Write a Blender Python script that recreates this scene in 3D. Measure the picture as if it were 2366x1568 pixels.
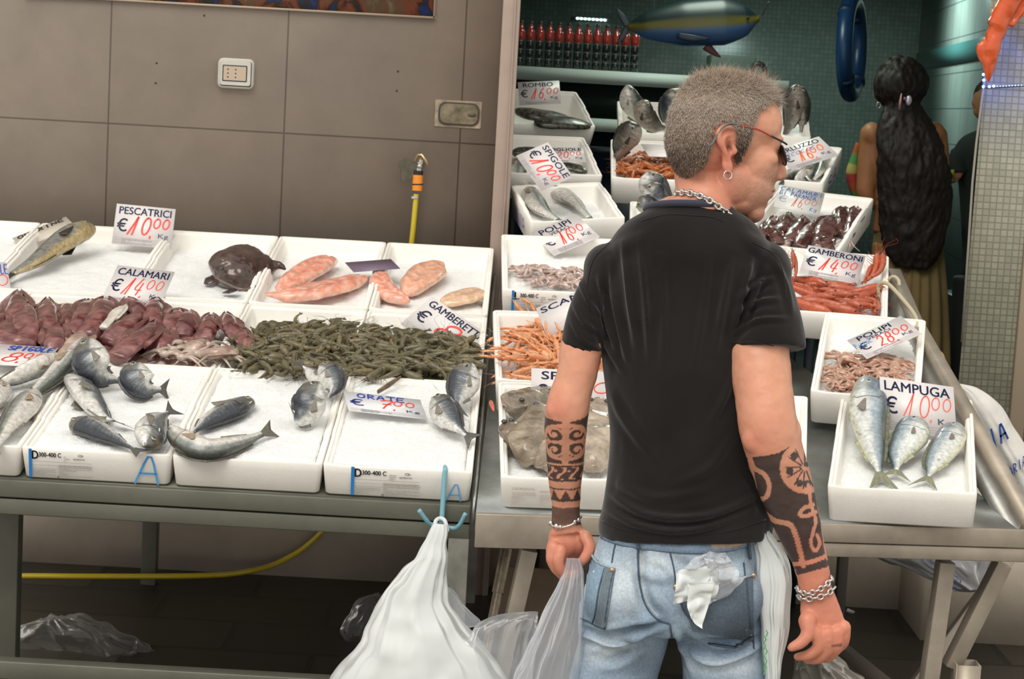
import bpy, bmesh, math, random
import numpy as np
from mathutils import Vector, Matrix

for o in list(bpy.data.objects):
    bpy.data.objects.remove(o)
SC = bpy.context.scene
COL = SC.collection

# ------------------------------------------------------------------ camera
FPX = 4500.0
PITCH = math.radians(6.94)
ROLL = 0.056
CAM = np.array([0.0, 0.0, 1.70])
_up0 = np.array([0, math.sin(PITCH), math.cos(PITCH)])
_fw = np.array([0, math.cos(PITCH), -math.sin(PITCH)])
_rt0 = np.array([1.0, 0, 0])
C_R = math.cos(ROLL) * _rt0 + math.sin(ROLL) * _up0
C_U = -math.sin(ROLL) * _rt0 + math.cos(ROLL) * _up0
cd = bpy.data.cameras.new('camera')
cam = bpy.data.objects.new('camera', cd)
COL.objects.link(cam)
cd.sensor_width = 36.0
cd.lens = FPX / 2366.0 * 36.0
cd.clip_start = 0.05
cd.clip_end = 100
cd.dof.use_dof = True
cd.dof.focus_distance = 3.9
cd.dof.aperture_fstop = 16.0
cam.matrix_world = Matrix(((C_R[0], C_U[0], -_fw[0], CAM[0]), (C_R[1], C_U[1], -_fw[1], CAM[1]), (C_R[2], C_U[2], -_fw[2], CAM[2]), (0, 0, 0, 1)))
SC.camera = cam

# ------------------------------------------------------------------ light
W = bpy.data.worlds.new('overcast_sky')
SC.world = W
W.use_nodes = True
_bg = W.node_tree.nodes['Background']
_bg.inputs[0].default_value = (1.0, 0.965, 0.90, 1)
_bg.inputs[1].default_value = 0.75


def lamp(name, kind, loc, rot, energy, color=(1, 1, 1), **kw):
    d = bpy.data.lights.new(name, kind)
    d.energy = energy
    d.color = color
    for k, v in kw.items():
        setattr(d, k, v)
    o = bpy.data.objects.new(name, d)
    COL.objects.link(o)
    o.location = loc
    o.rotation_euler = rot
    return o


# soft daylight falling into the street from above, behind and left of the camera
lamp('daylight_sun', 'SUN', (-3, -3, 8), (math.radians(37), math.radians(-16), 0), 1.45, (1.0, 0.965, 0.90), angle=math.radians(38))
SC.view_settings.view_transform = 'Standard'
SC.view_settings.look = 'None'
SC.view_settings.exposure = 0.32
SC.view_settings.gamma = 1.0
SC.view_settings.use_curve_mapping = False

# ------------------------------------------------------------------ helpers
rng = np.random.default_rng(7)
random.seed(7)


def ray(px, py):
    d = _fw + C_R * ((px - 1183.0) / FPX) - C_U * ((py - 784.0) / FPX)
    return d


def at(px, py, Y):
    """the point seen at a photo position, at distance Y from the camera"""
    d = ray(px, py)
    return CAM + d * (Y / d[1])


def hit(px, py, P0, N):
    d = ray(px, py)
    return CAM + d * (np.dot(np.asarray(P0) - CAM, N) / np.dot(d, N))


def proj(V):
    q = np.atleast_2d(V) - CAM
    z = q @ _fw
    return np.stack([1183 + FPX * (q @ C_R) / z, 784 - FPX * (q @ C_U) / z], 1)


def nrm(v):
    v = np.asarray(v, float)
    return v / (np.linalg.norm(v) + 1e-12)


def A(*v):
    return np.array(v, float)


def hash3(ix, iy, iz, seed):
    seed = int(seed)
    h = (ix.astype(np.int64) * 374761393 + iy.astype(np.int64) * 668265263 + iz.astype(np.int64) * 2147483647 + seed * 1274126177) & 0xffffffff
    h = ((h ^ (h >> 13)) * 1274126177) & 0xffffffff
    h = (h ^ (h >> 16)) & 0xffffffff
    return h / 4294967295.0 * 2 - 1


def vnoise(P, freq=1.0, seed=0):
    """vectorised value noise in -1..1"""
    P = np.atleast_2d(P) * freq
    i = np.floor(P).astype(np.int64)
    f = P - i
    f = f * f * (3 - 2 * f)
    r = 0
    for dx in (0, 1):
        for dy in (0, 1):
            for dz in (0, 1):
                w = (f[:, 0] if dx else 1 - f[:, 0]) * (f[:, 1] if dy else 1 - f[:, 1]) * (f[:, 2] if dz else 1 - f[:, 2])
                r = r + w * hash3(i[:, 0] + dx, i[:, 1] + dy, i[:, 2] + dz, seed)
    return r


def fnoise(P, freq, seed=0, octv=3):
    r = 0
    a = 1.0
    for k in range(octv):
        r = r + a * vnoise(P, freq * 2 ** k, seed + k * 17)
        a *= 0.5
    return r / 1.6


def sstep(a, b, x):
    t = np.clip((x - a) / (b - a), 0, 1)
    return t * t * (3 - 2 * t)


def mixc(c0, c1, t):
    t = np.asarray(t)[..., None]
    return np.asarray(c0) * (1 - t) + np.asarray(c1) * t


def inpoly(P, poly):
    x, y = P[:, 0], P[:, 1]
    r = np.zeros(len(P), bool)
    n = len(poly)
    for i in range(n):
        x0, y0 = poly[i]
        x1, y1 = poly[(i + 1) % n]
        c = ((y0 > y) != (y1 > y)) & (x < (x1 - x0) * (y - y0) / (y1 - y0 + 1e-9) + x0)
        r ^= c
    return r


# ---- mesh containers: (V, F, C) with V (n,3), F list of tuples, C optional (n,3)
class G:
    def __init__(s):
        s.V = []
        s.F = []
        s.C = []
        s.M = []
        s.n = 0

    def add(s, V, F, c=None, m=0):
        V = np.asarray(V, float)
        s.V.append(V)
        if c is None:
            c = (1, 1, 1)
        c = np.asarray(c, float)
        if c.ndim == 1:
            c = np.tile(c, (len(V), 1))
        s.C.append(c)
        k = s.n
        s.F += [tuple(int(i) + k for i in f) for f in F]
        s.M += [m] * len(F)
        s.n += len(V)
        return s

    def get(s):
        return np.concatenate(s.V), s.F, np.concatenate(s.C)

    # basic solids
    def box(s, c, size, R=None, col=None, m=0):
        c = np.asarray(c, float)
        h = np.asarray(size, float) / 2
        V = np.array([[x, y, z] for x in (-1, 1) for y in (-1, 1) for z in (-1, 1)]) * h
        if R is not None:
            V = V @ np.asarray(R)  # rows of R are the axes
        F = [(0, 1, 3, 2), (4, 6, 7, 5), (0, 4, 5, 1), (2, 3, 7, 6), (0, 2, 6, 4), (1, 5, 7, 3)]
        return s.add(V + c, F, col, m)

    def tube(s, pts, r, n=8, col=None, cap=True, flat=1.0, side=None, closed=False):
        V, F = tube_geo(pts, r, n, cap, flat, side, closed)
        return s.add(V, F, col)

    def ell(s, c, r, n=16, R=None, col=None):
        V, F = ell_geo(n)
        V = V * np.asarray(r, float)
        if R is not None:
            V = V @ np.asarray(R)
        return s.add(V + np.asarray(c), F, col)

    def loft(s, rings, cap=True, col=None, closed_ring=True):
        V, F = loft_geo(rings, cap, closed_ring)
        return s.add(V, F, col)


_ec = {}


def ell_geo(n=16):
    if n in _ec:
        return _ec[n]
    m = n // 2
    V = [(0, 0, 1)]
    for i in range(1, m):
        t = math.pi * i / m
        for j in range(n):
            a = 2 * math.pi * j / n
            V.append((math.sin(t) * math.cos(a), math.sin(t) * math.sin(a), math.cos(t)))
    V.append((0, 0, -1))
    F = []
    for j in range(n):
        F.append((0, 1 + j, 1 + (j + 1) % n))
        b = 1 + (m - 2) * n
        F.append((len(V) - 1, b + (j + 1) % n, b + j))
    for i in range(m - 2):
        for j in range(n):
            a, b = 1 + i * n + j, 1 + i * n + (j + 1) % n
            F.append((a, a + n, b + n, b))
    _ec[n] = (np.array(V, float), F)
    return _ec[n]


def loft_geo(rings, cap=True, closed_ring=True):
    rings = [np.asarray(r, float) for r in rings]
    n = len(rings[0])
    V = np.concatenate(rings)
    F = []
    e = n if closed_ring else n - 1
    for i in range(len(rings) - 1):
        for j in range(e):
            a, b = i * n + j, i * n + (j + 1) % n
            F.append((a, b, b + n, a + n))
    if cap and closed_ring:
        V = np.concatenate([V, [rings[0].mean(0)], [rings[-1].mean(0)]])
        c0, c1 = len(V) - 2, len(V) - 1
        k = (len(rings) - 1) * n
        for j in range(n):
            F.append((c0, (j + 1) % n, j))
            F.append((c1, k + j, k + (j + 1) % n))
    return V, F


def crom(pts, n):
    """Catmull-Rom through points (any dimension), n samples"""
    P = np.asarray(pts, float)
    if len(P) == 2:
        t = np.linspace(0, 1, n)[:, None]
        return P[0] * (1 - t) + P[1] * t
    Q = np.concatenate([[2 * P[0] - P[1]], P, [2 * P[-1] - P[-2]]])
    t = np.linspace(0, len(P) - 1 - 1e-9, n)
    i = t.astype(int)
    f = (t - i)[:, None]
    p0, p1, p2, p3 = Q[i], Q[i + 1], Q[i + 2], Q[i + 3]
    return 0.5 * (2 * p1 + (p2 - p0) * f + (2 * p0 - 5 * p1 + 4 * p2 - p3) * f ** 2 + (3 * p1 - p0 - 3 * p2 + p3) * f ** 3)


def frames(P, side=None):
    T = np.gradient(P, axis=0)
    T /= np.linalg.norm(T, axis=1)[:, None] + 1e-12
    if side is None:
        side = A(0, 0, 1) if abs(T[0][2]) < 0.9 else A(0, 1, 0)
    S = np.zeros_like(T)
    s = np.asarray(side, float)
    for i in range(len(T)):
        s = nrm(s - T[i] * np.dot(s, T[i]))
        S[i] = s
    return T, S, np.cross(T, S)


def tube_geo(pts, r, n=8, cap=True, flat=1.0, side=None, closed=False):
    P = np.asarray(pts, float)
    T, S, B = frames(P, side)
    r = np.broadcast_to(np.asarray(r, float), (len(P),)) if np.ndim(r) < 2 else np.asarray(r)
    rings = []
    for i in range(len(P)):
        a = np.linspace(0, 2 * math.pi, n, endpoint=False)
        ri = r[i]
        rings.append(P[i] + np.outer(np.cos(a) * ri, S[i]) + np.outer(np.sin(a) * ri * flat, B[i]))
    if closed:
        rings.append(rings[0])
        return loft_geo(rings, False)
    return loft_geo(rings, cap)


def mesh_from(V, F, C=None, mats=(), smooth=True, name='mesh', M=None, sharp=None):
    me = bpy.data.meshes.new(name)
    V = np.asarray(V, np.float32)
    if isinstance(F, np.ndarray):
        nF, k = F.shape
        me.vertices.add(len(V))
        me.vertices.foreach_set('co', V.ravel())
        me.loops.add(nF * k)
        me.loops.foreach_set('vertex_index', F.astype(np.int32).ravel())
        me.polygons.add(nF)
        me.polygons.foreach_set('loop_start', np.arange(0, nF * k, k, dtype=np.int32))
        me.update(calc_edges=True)
    else:
        L = np.fromiter((len(f) for f in F), np.int32, len(F))
        me.vertices.add(len(V))
        me.vertices.foreach_set('co', V.ravel())
        idx = np.fromiter((i for f in F for i in f), np.int32, int(L.sum()))
        me.loops.add(len(idx))
        me.loops.foreach_set('vertex_index', idx)
        me.polygons.add(len(F))
        me.polygons.foreach_set('loop_start', np.concatenate([[0], np.cumsum(L)[:-1]]).astype(np.int32))
        me.update(calc_edges=True)
    me.validate()
    if C is not None:
        a = me.color_attributes.new('Col', 'FLOAT_COLOR', 'POINT')
        a.data.foreach_set('color', np.concatenate([C, np.ones((len(C), 1))], 1).astype(np.float32).ravel())
    for m in (mats if isinstance(mats, (list, tuple)) else [mats]):
        me.materials.append(m)
    if M is not None and max(M) > 0 and len(me.polygons) == len(M):
        me.polygons.foreach_set('material_index', np.array(M, np.int32))
    if smooth:
        me.polygons.foreach_set('use_smooth', np.ones(len(me.polygons), bool))
        if sharp is not None:
            me.set_sharp_from_angle(angle=math.radians(sharp))
    return me


def thing(name, label, cat, loc=(0, 0, 0), group=None, kind=None):
    o = bpy.data.objects.new(name, None)
    o.empty_display_size = 0.05
    COL.objects.link(o)
    o.location = [float(v) for v in loc]
    tag(o, label, cat, group, kind)
    return o


def tag(o, label=None, cat=None, group=None, kind=None):
    if label: o['label'] = label
    if cat: o['category'] = cat
    if group: o['group'] = group
    if kind: o['kind'] = kind
    return o


def wloc(o):
    l = np.array(o.location, float)
    while o.parent:
        o = o.parent
        l += np.array(o.location, float)
    return l


def put(name, g, mat, parent=None, smooth=True, sharp=35, label=None, cat=None, group=None, kind=None, origin=None, bevel=0, col=True):
    """link a container as ONE mesh object; vertices are given in world space"""
    V, F, C = g.get() if isinstance(g, G) else (g if len(g) == 3 else (g[0], g[1], None))
    V = np.asarray(V, float)
    if parent is not None:
        org = wloc(parent)
    elif origin is None:
        org = A((V[:, 0].min() + V[:, 0].max()) / 2, (V[:, 1].min() + V[:, 1].max()) / 2, V[:, 2].min())
    else:
        org = np.asarray(origin, float)
    if not col:
        C = None
    me = mesh_from(V - org, F, C, mat, smooth, name, g.M if isinstance(g, G) else None, sharp)
    o = bpy.data.objects.new(name, me)
    COL.objects.link(o)
    if parent is not None:
        o.parent = parent
    else:
        o.location = org
    if bevel:
        b = o.modifiers.new('bevel', 'BEVEL')
        b.width = bevel
        b.segments = 2
        b.limit_method = 'ANGLE'
        b.angle_limit = math.radians(40)
    tag(o, label, cat, group, kind)
    return o


def struct(name, g, mat, **k):
    return put(name, g, mat, kind='structure', smooth=False, **k)


def remesh(parts, voxel, smooth=4, factor=0.5):
    """voxel union of closed solids -> V, F(quads)"""
    g = G()
    for V, F in parts:
        g.add(V, F)
    V, F, _ = g.get()
    me = mesh_from(V, F, None, [], False, 'tmp')
    o = bpy.data.objects.new('tmp', me)
    COL.objects.link(o)
    m = o.modifiers.new('r', 'REMESH')
    m.mode = 'VOXEL'
    m.voxel_size = voxel
    if smooth:
        s = o.modifiers.new('s', 'SMOOTH')
        s.factor = factor
        s.iterations = smooth
    dg = bpy.context.evaluated_depsgraph_get()
    e = o.evaluated_get(dg)
    m2 = e.to_mesh()
    V = np.empty(len(m2.vertices) * 3)
    m2.vertices.foreach_get('co', V)
    nl = len(m2.loops)
    idx = np.empty(nl, np.int32)
    m2.loops.foreach_get('vertex_index', idx)
    V = V.reshape(-1, 3)
    F = idx.reshape(-1, 4)
    e.to_mesh_clear()
    bpy.data.objects.remove(o)
    bpy.data.meshes.remove(me)
    return V, F


def vnormals(V, F):
    F = np.asarray(F)
    n = np.cross(V[F[:, 2]] - V[F[:, 0]], V[F[:, 3]] - V[F[:, 1]])
    N = np.zeros_like(V)
    for k in range(4):
        np.add.at(N, F[:, k], n)
    return N / (np.linalg.norm(N, axis=1)[:, None] + 1e-12)


# ------------------------------------------------------------------ text
_tc = {}


def text_geo(s, shear=0.0):
    k = (s, shear)
    if k in _tc:
        return _tc[k]
    cu = bpy.data.curves.new('t', 'FONT')
    cu.body = s
    cu.size = 1.0
    cu.shear = shear
    cu.resolution_u = 3
    o = bpy.data.objects.new('t', cu)
    COL.objects.link(o)
    e = o.evaluated_get(bpy.context.evaluated_depsgraph_get())
    m = e.to_mesh()
    V = np.array([v.co[:] for v in m.vertices]).reshape(-1, 3)[:, :2]
    F = [tuple(p.vertices) for p in m.polygons]
    e.to_mesh_clear()
    bpy.data.objects.remove(o)
    bpy.data.curves.remove(cu)
    if len(V):
        V = V - V.min(0)
        V = V / np.maximum(V.max(0), 1e-6)
    _tc[k] = (V, F)
    return _tc[k]


# handwriting strokes in a unit cell (x 0..1, y 0..1)
def _arc(cx, cy, rx, ry, a0, a1, n=14):
    a = np.radians(np.linspace(a0, a1, n))
    return [(cx + rx * math.cos(t), cy + ry * math.sin(t)) for t in a]


HAND = {
    '0': [_arc(.5, .5, .38, .48, 100, 470, 20)],
    '1': [[(.0, .0), (.35, .55), (.6, 1.0)], [(.6, 1.0), (.55, .5), (.45, .0)]],
    '2': [_arc(.45, .72, .33, .27, 160, -40) + [(.1, .05), (.3, .1), (.9, .0)]],
    '3': [_arc(.45, .75, .33, .25, 150, -80) + _arc(.45, .26, .38, .27, 80, -150)],
    '4': [[(.45, 1.0), (.1, .35), (.9, .3)], [(.7, .75), (.6, .0)]],
    '5': [[(.85, 1.), (.3, 1.), (.22, .58)] + _arc(.45, .32, .36, .3, 110, -140)],
    '6': [[(.75, 1.0), (.35, .7)] + _arc(.48, .27, .32, .27, 170, 520, 18)],
    '7': [[(.05, .9), (.9, 1.0), (.55, .5), (.35, .0)], [(.25, .5), (.8, .52)]],
    '8': [_arc(.5, .74, .28, .24, -60, 270, 16) + _arc(.48, .26, .36, .27, 90, -240, 16)],
    ',': [[(.5, .12), (.42, -.22)]],
    '.': [[(.45, .04), (.5, .0)]],
    ' ': [],
    'A': [[(.05, 0), (.5, 1), (.9, 0)], [(.2, .35), (.8, .35)]],
    'B': [[(.15, 0), (.15, 1)] + _arc(.3, .76, .45, .24, 90, -90) + _arc(.3, .26, .55, .26, 90, -90)],
    'C': [_arc(.55, .5, .42, .5, 50, 310)],
    'D': [[(.15, 0), (.15, 1)] + _arc(.2, .5, .65, .5, 90, -90)],
    'E': [[(.85, 1), (.15, 1), (.15, 0), (.85, 0)], [(.15, .5), (.7, .5)]],
    'G': [_arc(.55, .5, .42, .5, 50, 330) + [(.6, .45)]],
    'I': [[(.5, 0), (.5, 1)]],
    'L': [[(.2, 1), (.2, 0), (.85, 0)]],
    'M': [[(.08, 0), (.15, 1), (.5, .3), (.85, 1), (.92, 0)]],
    'N': [[(.12, 0), (.15, 1), (.85, 0), (.88, 1)]],
    'O': [_arc(.5, .5, .42, .5, 90, 450, 18)],
    'P': [[(.15, 0), (.15, 1)] + _arc(.25, .74, .55, .26, 90, -90)],
    'R': [[(.15, 0), (.15, 1)] + _arc(.25, .74, .52, .26, 90, -90) + [(.85, 0)]],
    'S': [_arc(.5, .75, .34, .24, 40, 270) + _arc(.5, .26, .36, .25, 90, -150)],
    'T': [[(.5, 0), (.5, 1)], [(.05, 1), (.95, 1)]],
    'U': [[(.12, 1), (.12, .35)] + _arc(.5, .35, .38, .35, 180, 360) + [(.88, 1)]],
    'V': [[(.05, 1), (.45, 0), (.92, 1)]],
    'Z': [[(.1, 1), (.9, 1), (.1, 0), (.9, 0)]],
    'K': [[(.15, 0), (.15, 1)], [(.85, 1), (.2, .45), (.85, 0)]],
    'g': [_arc(.5, .35, .3, .28, 20, 380) + [(.8, .6), (.8, -.1)] + _arc(.5, -.1, .3, .22, 0, -150)],
    'e': [[(.15, .35), (.85, .4)] + _arc(.5, .33, .36, .33, 20, 310)],
    'i': [[(.5, 0), (.5, .6)]],
    'c': [_arc(.55, .33, .38, .33, 50, 310)],
    'o': [_arc(.5, .33, .38, .33, 90, 450)],
    '€': [_arc(.6, .5, .45, .5, 50, 310), [(0, .6), (.8, .6)], [(0, .42), (.75, .42)]],
}


def strokes(s, x, y, w, h, th, slant=0.15, jit=0.02, gap=0.18):
    """ribbon polygons (2D) for hand lettering; returns V2, F"""
    V, F = [], []
    n = len(s)
    cw = w / (n + gap * (n - 1)) if n else w
    r = random.Random(len(s) * 31 + int(x * 1000))
    for k, ch in enumerate(s):
        ox = x + k * cw * (1 + gap)
        for st in HAND.get(ch, []):
            P = np.array([(a + slant * b, b) for a, b in st])
            if len(P) > 2:
                P = crom(P, max(len(P) * 2, 8))
            P = P * (cw, h) + (ox + r.uniform(-jit, jit) * cw, y + r.uniform(-jit, jit) * h)
            T = np.gradient(P, axis=0)
            T /= np.linalg.norm(T, axis=1)[:, None] + 1e-9
            Nn = np.stack([-T[:, 1], T[:, 0]], 1) * th / 2
            b = len(V)
            e = len(P)
            P[0] -= T[0] * th * .4
            P[-1] += T[-1] * th * .4
            V += list(P + Nn) + list(P - Nn)
            F += [(b + i, b + e + i, b + e + i + 1, b + i + 1) for i in range(e - 1)]
    return np.array(V).reshape(-1, 2), F


# ------------------------------------------------------------------ materials
def M_(name, color=(.8, .8, .8), rough=.5, metal=0.0, attr=False, bump=None, var=None, spec=.5, trans=0.0, alpha=1.0, coat=0, sss=0, emis=None, sheen=0):
    """principled material. bump=(scale,strength,kind[,dist]); var=(scale,amount) mottles the colour; attr: colour comes from 'Col'"""
    m = bpy.data.materials.new(name)
    m.use_nodes = True
    nt = m.node_tree
    b = nt.nodes['Principled BSDF']
    b.inputs['Roughness'].default_value = rough
    b.inputs['Metallic'].default_value = metal
    b.inputs['Specular IOR Level'].default_value = spec
    b.inputs['Transmission Weight'].default_value = trans
    b.inputs['Alpha'].default_value = alpha
    b.inputs['Coat Weight'].default_value = coat
    b.inputs['Coat Roughness'].default_value = .08
    b.inputs['Sheen Weight'].default_value = sheen
    if sss:
        b.inputs['Subsurface Weight'].default_value = sss
        b.inputs['Subsurface Radius'].default_value = (1, .4, .2)
        b.inputs['Subsurface Scale'].default_value = 0.008
    if emis:
        b.inputs['Emission Color'].default_value = (*emis[0], 1)
        b.inputs['Emission Strength'].default_value = emis[1]
    tc = nt.nodes.new('ShaderNodeTexCoord')
    src = None
    if attr:
        a = nt.nodes.new('ShaderNodeAttribute')
        a.attribute_name = 'Col'
        src = a.outputs['Color']
    else:
        b.inputs['Base Color'].default_value = (*color, 1)
    if var:
        n = nt.nodes.new('ShaderNodeTexNoise')
        n.inputs['Scale'].default_value = var[0]
        n.inputs['Detail'].default_value = 5
        n.inputs['Roughness'].default_value = .6
        nt.links.new(tc.outputs['Object'], n.inputs['Vector'])
        mr = nt.nodes.new('ShaderNodeMapRange')
        mr.inputs['From Min'].default_value = .3
        mr.inputs['From Max'].default_value = .7
        mr.inputs['To Min'].default_value = 1 - var[1]
        mr.inputs['To Max'].default_value = 1 + var[1]
        nt.links.new(n.outputs[0], mr.inputs[0])
        mx = nt.nodes.new('ShaderNodeVectorMath')
        mx.operation = 'SCALE'
        if src is not None:
            nt.links.new(src, mx.inputs[0])
        else:
            mx.inputs[0].default_value = color
        nt.links.new(mr.outputs[0], mx.inputs['Scale'])
        src = mx.outputs[0]
    if src is not None:
        nt.links.new(src, b.inputs['Base Color'])
    if bump:
        if bump[2] == 'noise':
            t = nt.nodes.new('ShaderNodeTexNoise')
            t.inputs['Detail'].default_value = 4
            o = t.outputs[0]
        else:
            t = nt.nodes.new('ShaderNodeTexVoronoi')
            o = t.outputs['Distance']
        t.inputs['Scale'].default_value = bump[0]
        nt.links.new(tc.outputs['Object'], t.inputs['Vector'])
        bp = nt.nodes.new('ShaderNodeBump')
        bp.inputs['Strength'].default_value = bump[1]
        bp.inputs['Distance'].default_value = bump[3] if len(bump) > 3 else .004
        nt.links.new(o, bp.inputs['Height'])
        nt.links.new(bp.outputs[0], b.inputs['Normal'])
    return m


def film(name, color, op, rough=.12, trans=.5):
    """thin plastic film: partly see-through, with sheen and light passing through"""
    m = bpy.data.materials.new(name)
    m.use_nodes = True
    nt = m.node_tree
    nt.nodes.clear()
    out = nt.nodes.new('ShaderNodeOutputMaterial')
    tr = nt.nodes.new('ShaderNodeBsdfTransparent')
    di = nt.nodes.new('ShaderNodeBsdfDiffuse')
    tl = nt.nodes.new('ShaderNodeBsdfTranslucent')
    gl = nt.nodes.new('ShaderNodeBsdfGlossy')
    di.inputs[0].default_value = (*color, 1)
    tl.inputs[0].default_value = (*color, 1)
    gl.inputs['Roughness'].default_value = rough
    m1 = nt.nodes.new('ShaderNodeMixShader')
    m1.inputs[0].default_value = trans
    nt.links.new(di.outputs[0], m1.inputs[1])
    nt.links.new(tl.outputs[0], m1.inputs[2])
    m2 = nt.nodes.new('ShaderNodeMixShader')
    nt.links.new(tr.outputs[0], m2.inputs[1])
    nt.links.new(m1.outputs[0], m2.inputs[2])
    # film looks denser where it is seen edge-on
    lw = nt.nodes.new('ShaderNodeLayerWeight')
    lw.inputs[0].default_value = .35
    mr = nt.nodes.new('ShaderNodeMapRange')
    mr.inputs['To Min'].default_value = op
    mr.inputs['To Max'].default_value = min(1, op + .35)
    nt.links.new(lw.outputs['Facing'], mr.inputs[0])
    nt.links.new(mr.outputs[0], m2.inputs[0])
    m3 = nt.nodes.new('ShaderNodeMixShader')
    fr = nt.nodes.new('ShaderNodeFresnel')
    fr.inputs[0].default_value = 1.5
    fm = nt.nodes.new('ShaderNodeMath')
    fm.operation = 'MULTIPLY'
    fm.inputs[1].default_value = .45
    nt.links.new(fr.outputs[0], fm.inputs[0])
    nt.links.new(fm.outputs[0], m3.inputs[0])
    nt.links.new(m2.outputs[0], m3.inputs[1])
    nt.links.new(gl.outputs[0], m3.inputs[2])
    nt.links.new(m3.outputs[0], out.inputs[0])
    return m


FOAM = M_('expanded_foam', (.90, .87, .81), .65, var=(14, .035), bump=(340, .18, 'voronoi', .0012))
ICE = M_('crushed_ice', (.93, .94, .93), .4, bump=(300, .7, 'voronoi', .003), var=(60, .03))
STEEL = M_('dull_steel', (.33, .33, .31), .42, .75, var=(9, .22), bump=(60, .08, 'noise'))
STEEL_W = M_('worn_steel', (.40, .345, .28), .5, .55, var=(6, .25), bump=(40, .12, 'noise'))
CARD = M_('tag_card', (.80, .76, .74), .35, attr=True, var=(25, .03))
INK = M_('tag_ink', (.02, .02, .12), .5, attr=True)
FISHM = M_('fish_skin', rough=.26, metal=.12, attr=True, bump=(380, .35, 'voronoi', .0015), var=(90, .28), coat=.4)
FINM = M_('fish_fin', rough=.4, attr=True, bump=(160, .3, 'noise'), var=(60, .2))
WETM = M_('wet_flesh', rough=.22, attr=True, bump=(90, .35, 'noise', .003), var=(45, .25), coat=.55)
SHELLM = M_('shell', rough=.3, attr=True, bump=(120, .3, 'noise', .002), var=(60, .3), coat=.35)
EYEM = M_('fish_eye', rough=.08, attr=True, coat=1)
BLACK = M_('black_plastic', (.012, .012, .012), .35)
# lights inside the shop behind the stall
lamp('shop_ceiling_lamp', 'AREA', (1.9, 11.2, 2.68), (0, 0, 0), 24, (.74, 1.0, .93), shape='DISK', size=.5)
lamp('shop_counter_fill', 'AREA', (.75, 8.0, 2.68), (0, 0, 0), 8, (.85, 1.0, .85), shape='DISK', size=.5)  # unseen fill added before the counter to brighten the shelf fronts
# ================================================================== SETTING
def tile_mat(name, c, cg, w, h, gap, off=0.0, rough=.5, axis='xz', var=.12, bump=.3, origin=(0, 0)):
    """procedural rectangular tiles, laid out in metres on the object's own axes"""
    m = bpy.data.materials.new(name)
    m.use_nodes = True
    nt = m.node_tree
    b = nt.nodes['Principled BSDF']
    b.inputs['Roughness'].default_value = rough
    g = nt.nodes.new('ShaderNodeNewGeometry')
    sp = nt.nodes.new('ShaderNodeSeparateXYZ')
    nt.links.new(g.outputs['Position'], sp.inputs[0])
    cb = nt.nodes.new('ShaderNodeCombineXYZ')
    ax = {'x': 0, 'y': 1, 'z': 2}
    for k in (0, 1):
        ad = nt.nodes.new('ShaderNodeMath')
        ad.operation = 'SUBTRACT'
        nt.links.new(sp.outputs[ax[axis[k]]], ad.inputs[0])
        ad.inputs[1].default_value = origin[k]
        nt.links.new(ad.outputs[0], cb.inputs[k])
    br = nt.nodes.new('ShaderNodeTexBrick')
    br.offset = off
    br.squash = 1
    br.inputs['Scale'].default_value = 1
    br.inputs['Brick Width'].default_value = w
    br.inputs['Row Height'].default_value = h
    br.inputs['Mortar Size'].default_value = gap
    br.inputs['Mortar Smooth'].default_value = .15
    br.inputs['Color1'].default_value = (*[v * (1 + var) for v in c], 1)
    br.inputs['Color2'].default_value = (*[v * (1 - var) for v in c], 1)
    br.inputs['Mortar'].default_value = (*cg, 1)
    nt.links.new(cb.outputs[0], br.inputs['Vector'])
    n = nt.nodes.new('ShaderNodeTexNoise')
    n.inputs['Scale'].default_value = 2.3
    n.inputs['Detail'].default_value = 8
    n.inputs['Roughness'].default_value = .65
    nt.links.new(g.outputs['Position'], n.inputs['Vector'])
    mr = nt.nodes.new('ShaderNodeMapRange')
    mr.inputs['From Min'].default_value = .3
    mr.inputs['From Max'].default_value = .7
    mr.inputs['To Min'].default_value = .84
    mr.inputs['To Max'].default_value = 1.14
    nt.links.new(n.outputs[0], mr.inputs[0])
    mx = nt.nodes.new('ShaderNodeVectorMath')
    mx.operation = 'SCALE'
    nt.links.new(br.outputs['Color'], mx.inputs[0])
    nt.links.new(mr.outputs[0], mx.inputs['Scale'])
    nt.links.new(mx.outputs[0], b.inputs['Base Color'])
    bp = nt.nodes.new('ShaderNodeBump')
    bp.inputs['Strength'].default_value = bump
    bp.inputs['Distance'].default_value = .003
    bp.invert = True
    nt.links.new(br.outputs['Fac'], bp.inputs['Height'])
    nt.links.new(bp.outputs[0], b.inputs['Normal'])
    return m


YW = 6.72          # street front wall
XF = at(1163, 5, YW)[0]   # left edge of the steel door frame
jx = at(250, 285, YW)
jx2 = at(1062, 337, YW)
TW = (jx2[0] - jx[0]) / 2
M_wall = tile_mat('stoneware_wall', (.27, .220, .178), (.13, .105, .085), TW, 1.22, .003, 0, .42, 'xz', .035, .4, (jx[0] - TW * 10, jx[2] - 1.22 * 4))
g = G().box(((-3.4 + XF) / 2, YW + .1, 1.9), (XF + 3.4, .2, 3.4))
g.box(((-3.4 + XF) / 2, YW + .1, .1), (XF + 3.4, .2, .2))
struct('wall_front', g, M_wall)
# cream parapet under the shop opening
M_par = M_('cream_render', (.62, .54, .43), .6, var=(4, .15), bump=(30, .2, 'noise'))
struct('wall_parapet', G().box(((XF + 3.6) / 2, YW + .12, .27), (3.6 - XF, .24, .54)), M_par)
# pale skirting tiles low on the left wall
struct('baseboard_front', G().box(((-3.4 + XF) / 2, YW - .006, .235), (XF + 3.4, .012, .47)), M_('pale_skirting', (.55, .47, .38), .5, var=(5, .12)))
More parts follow.
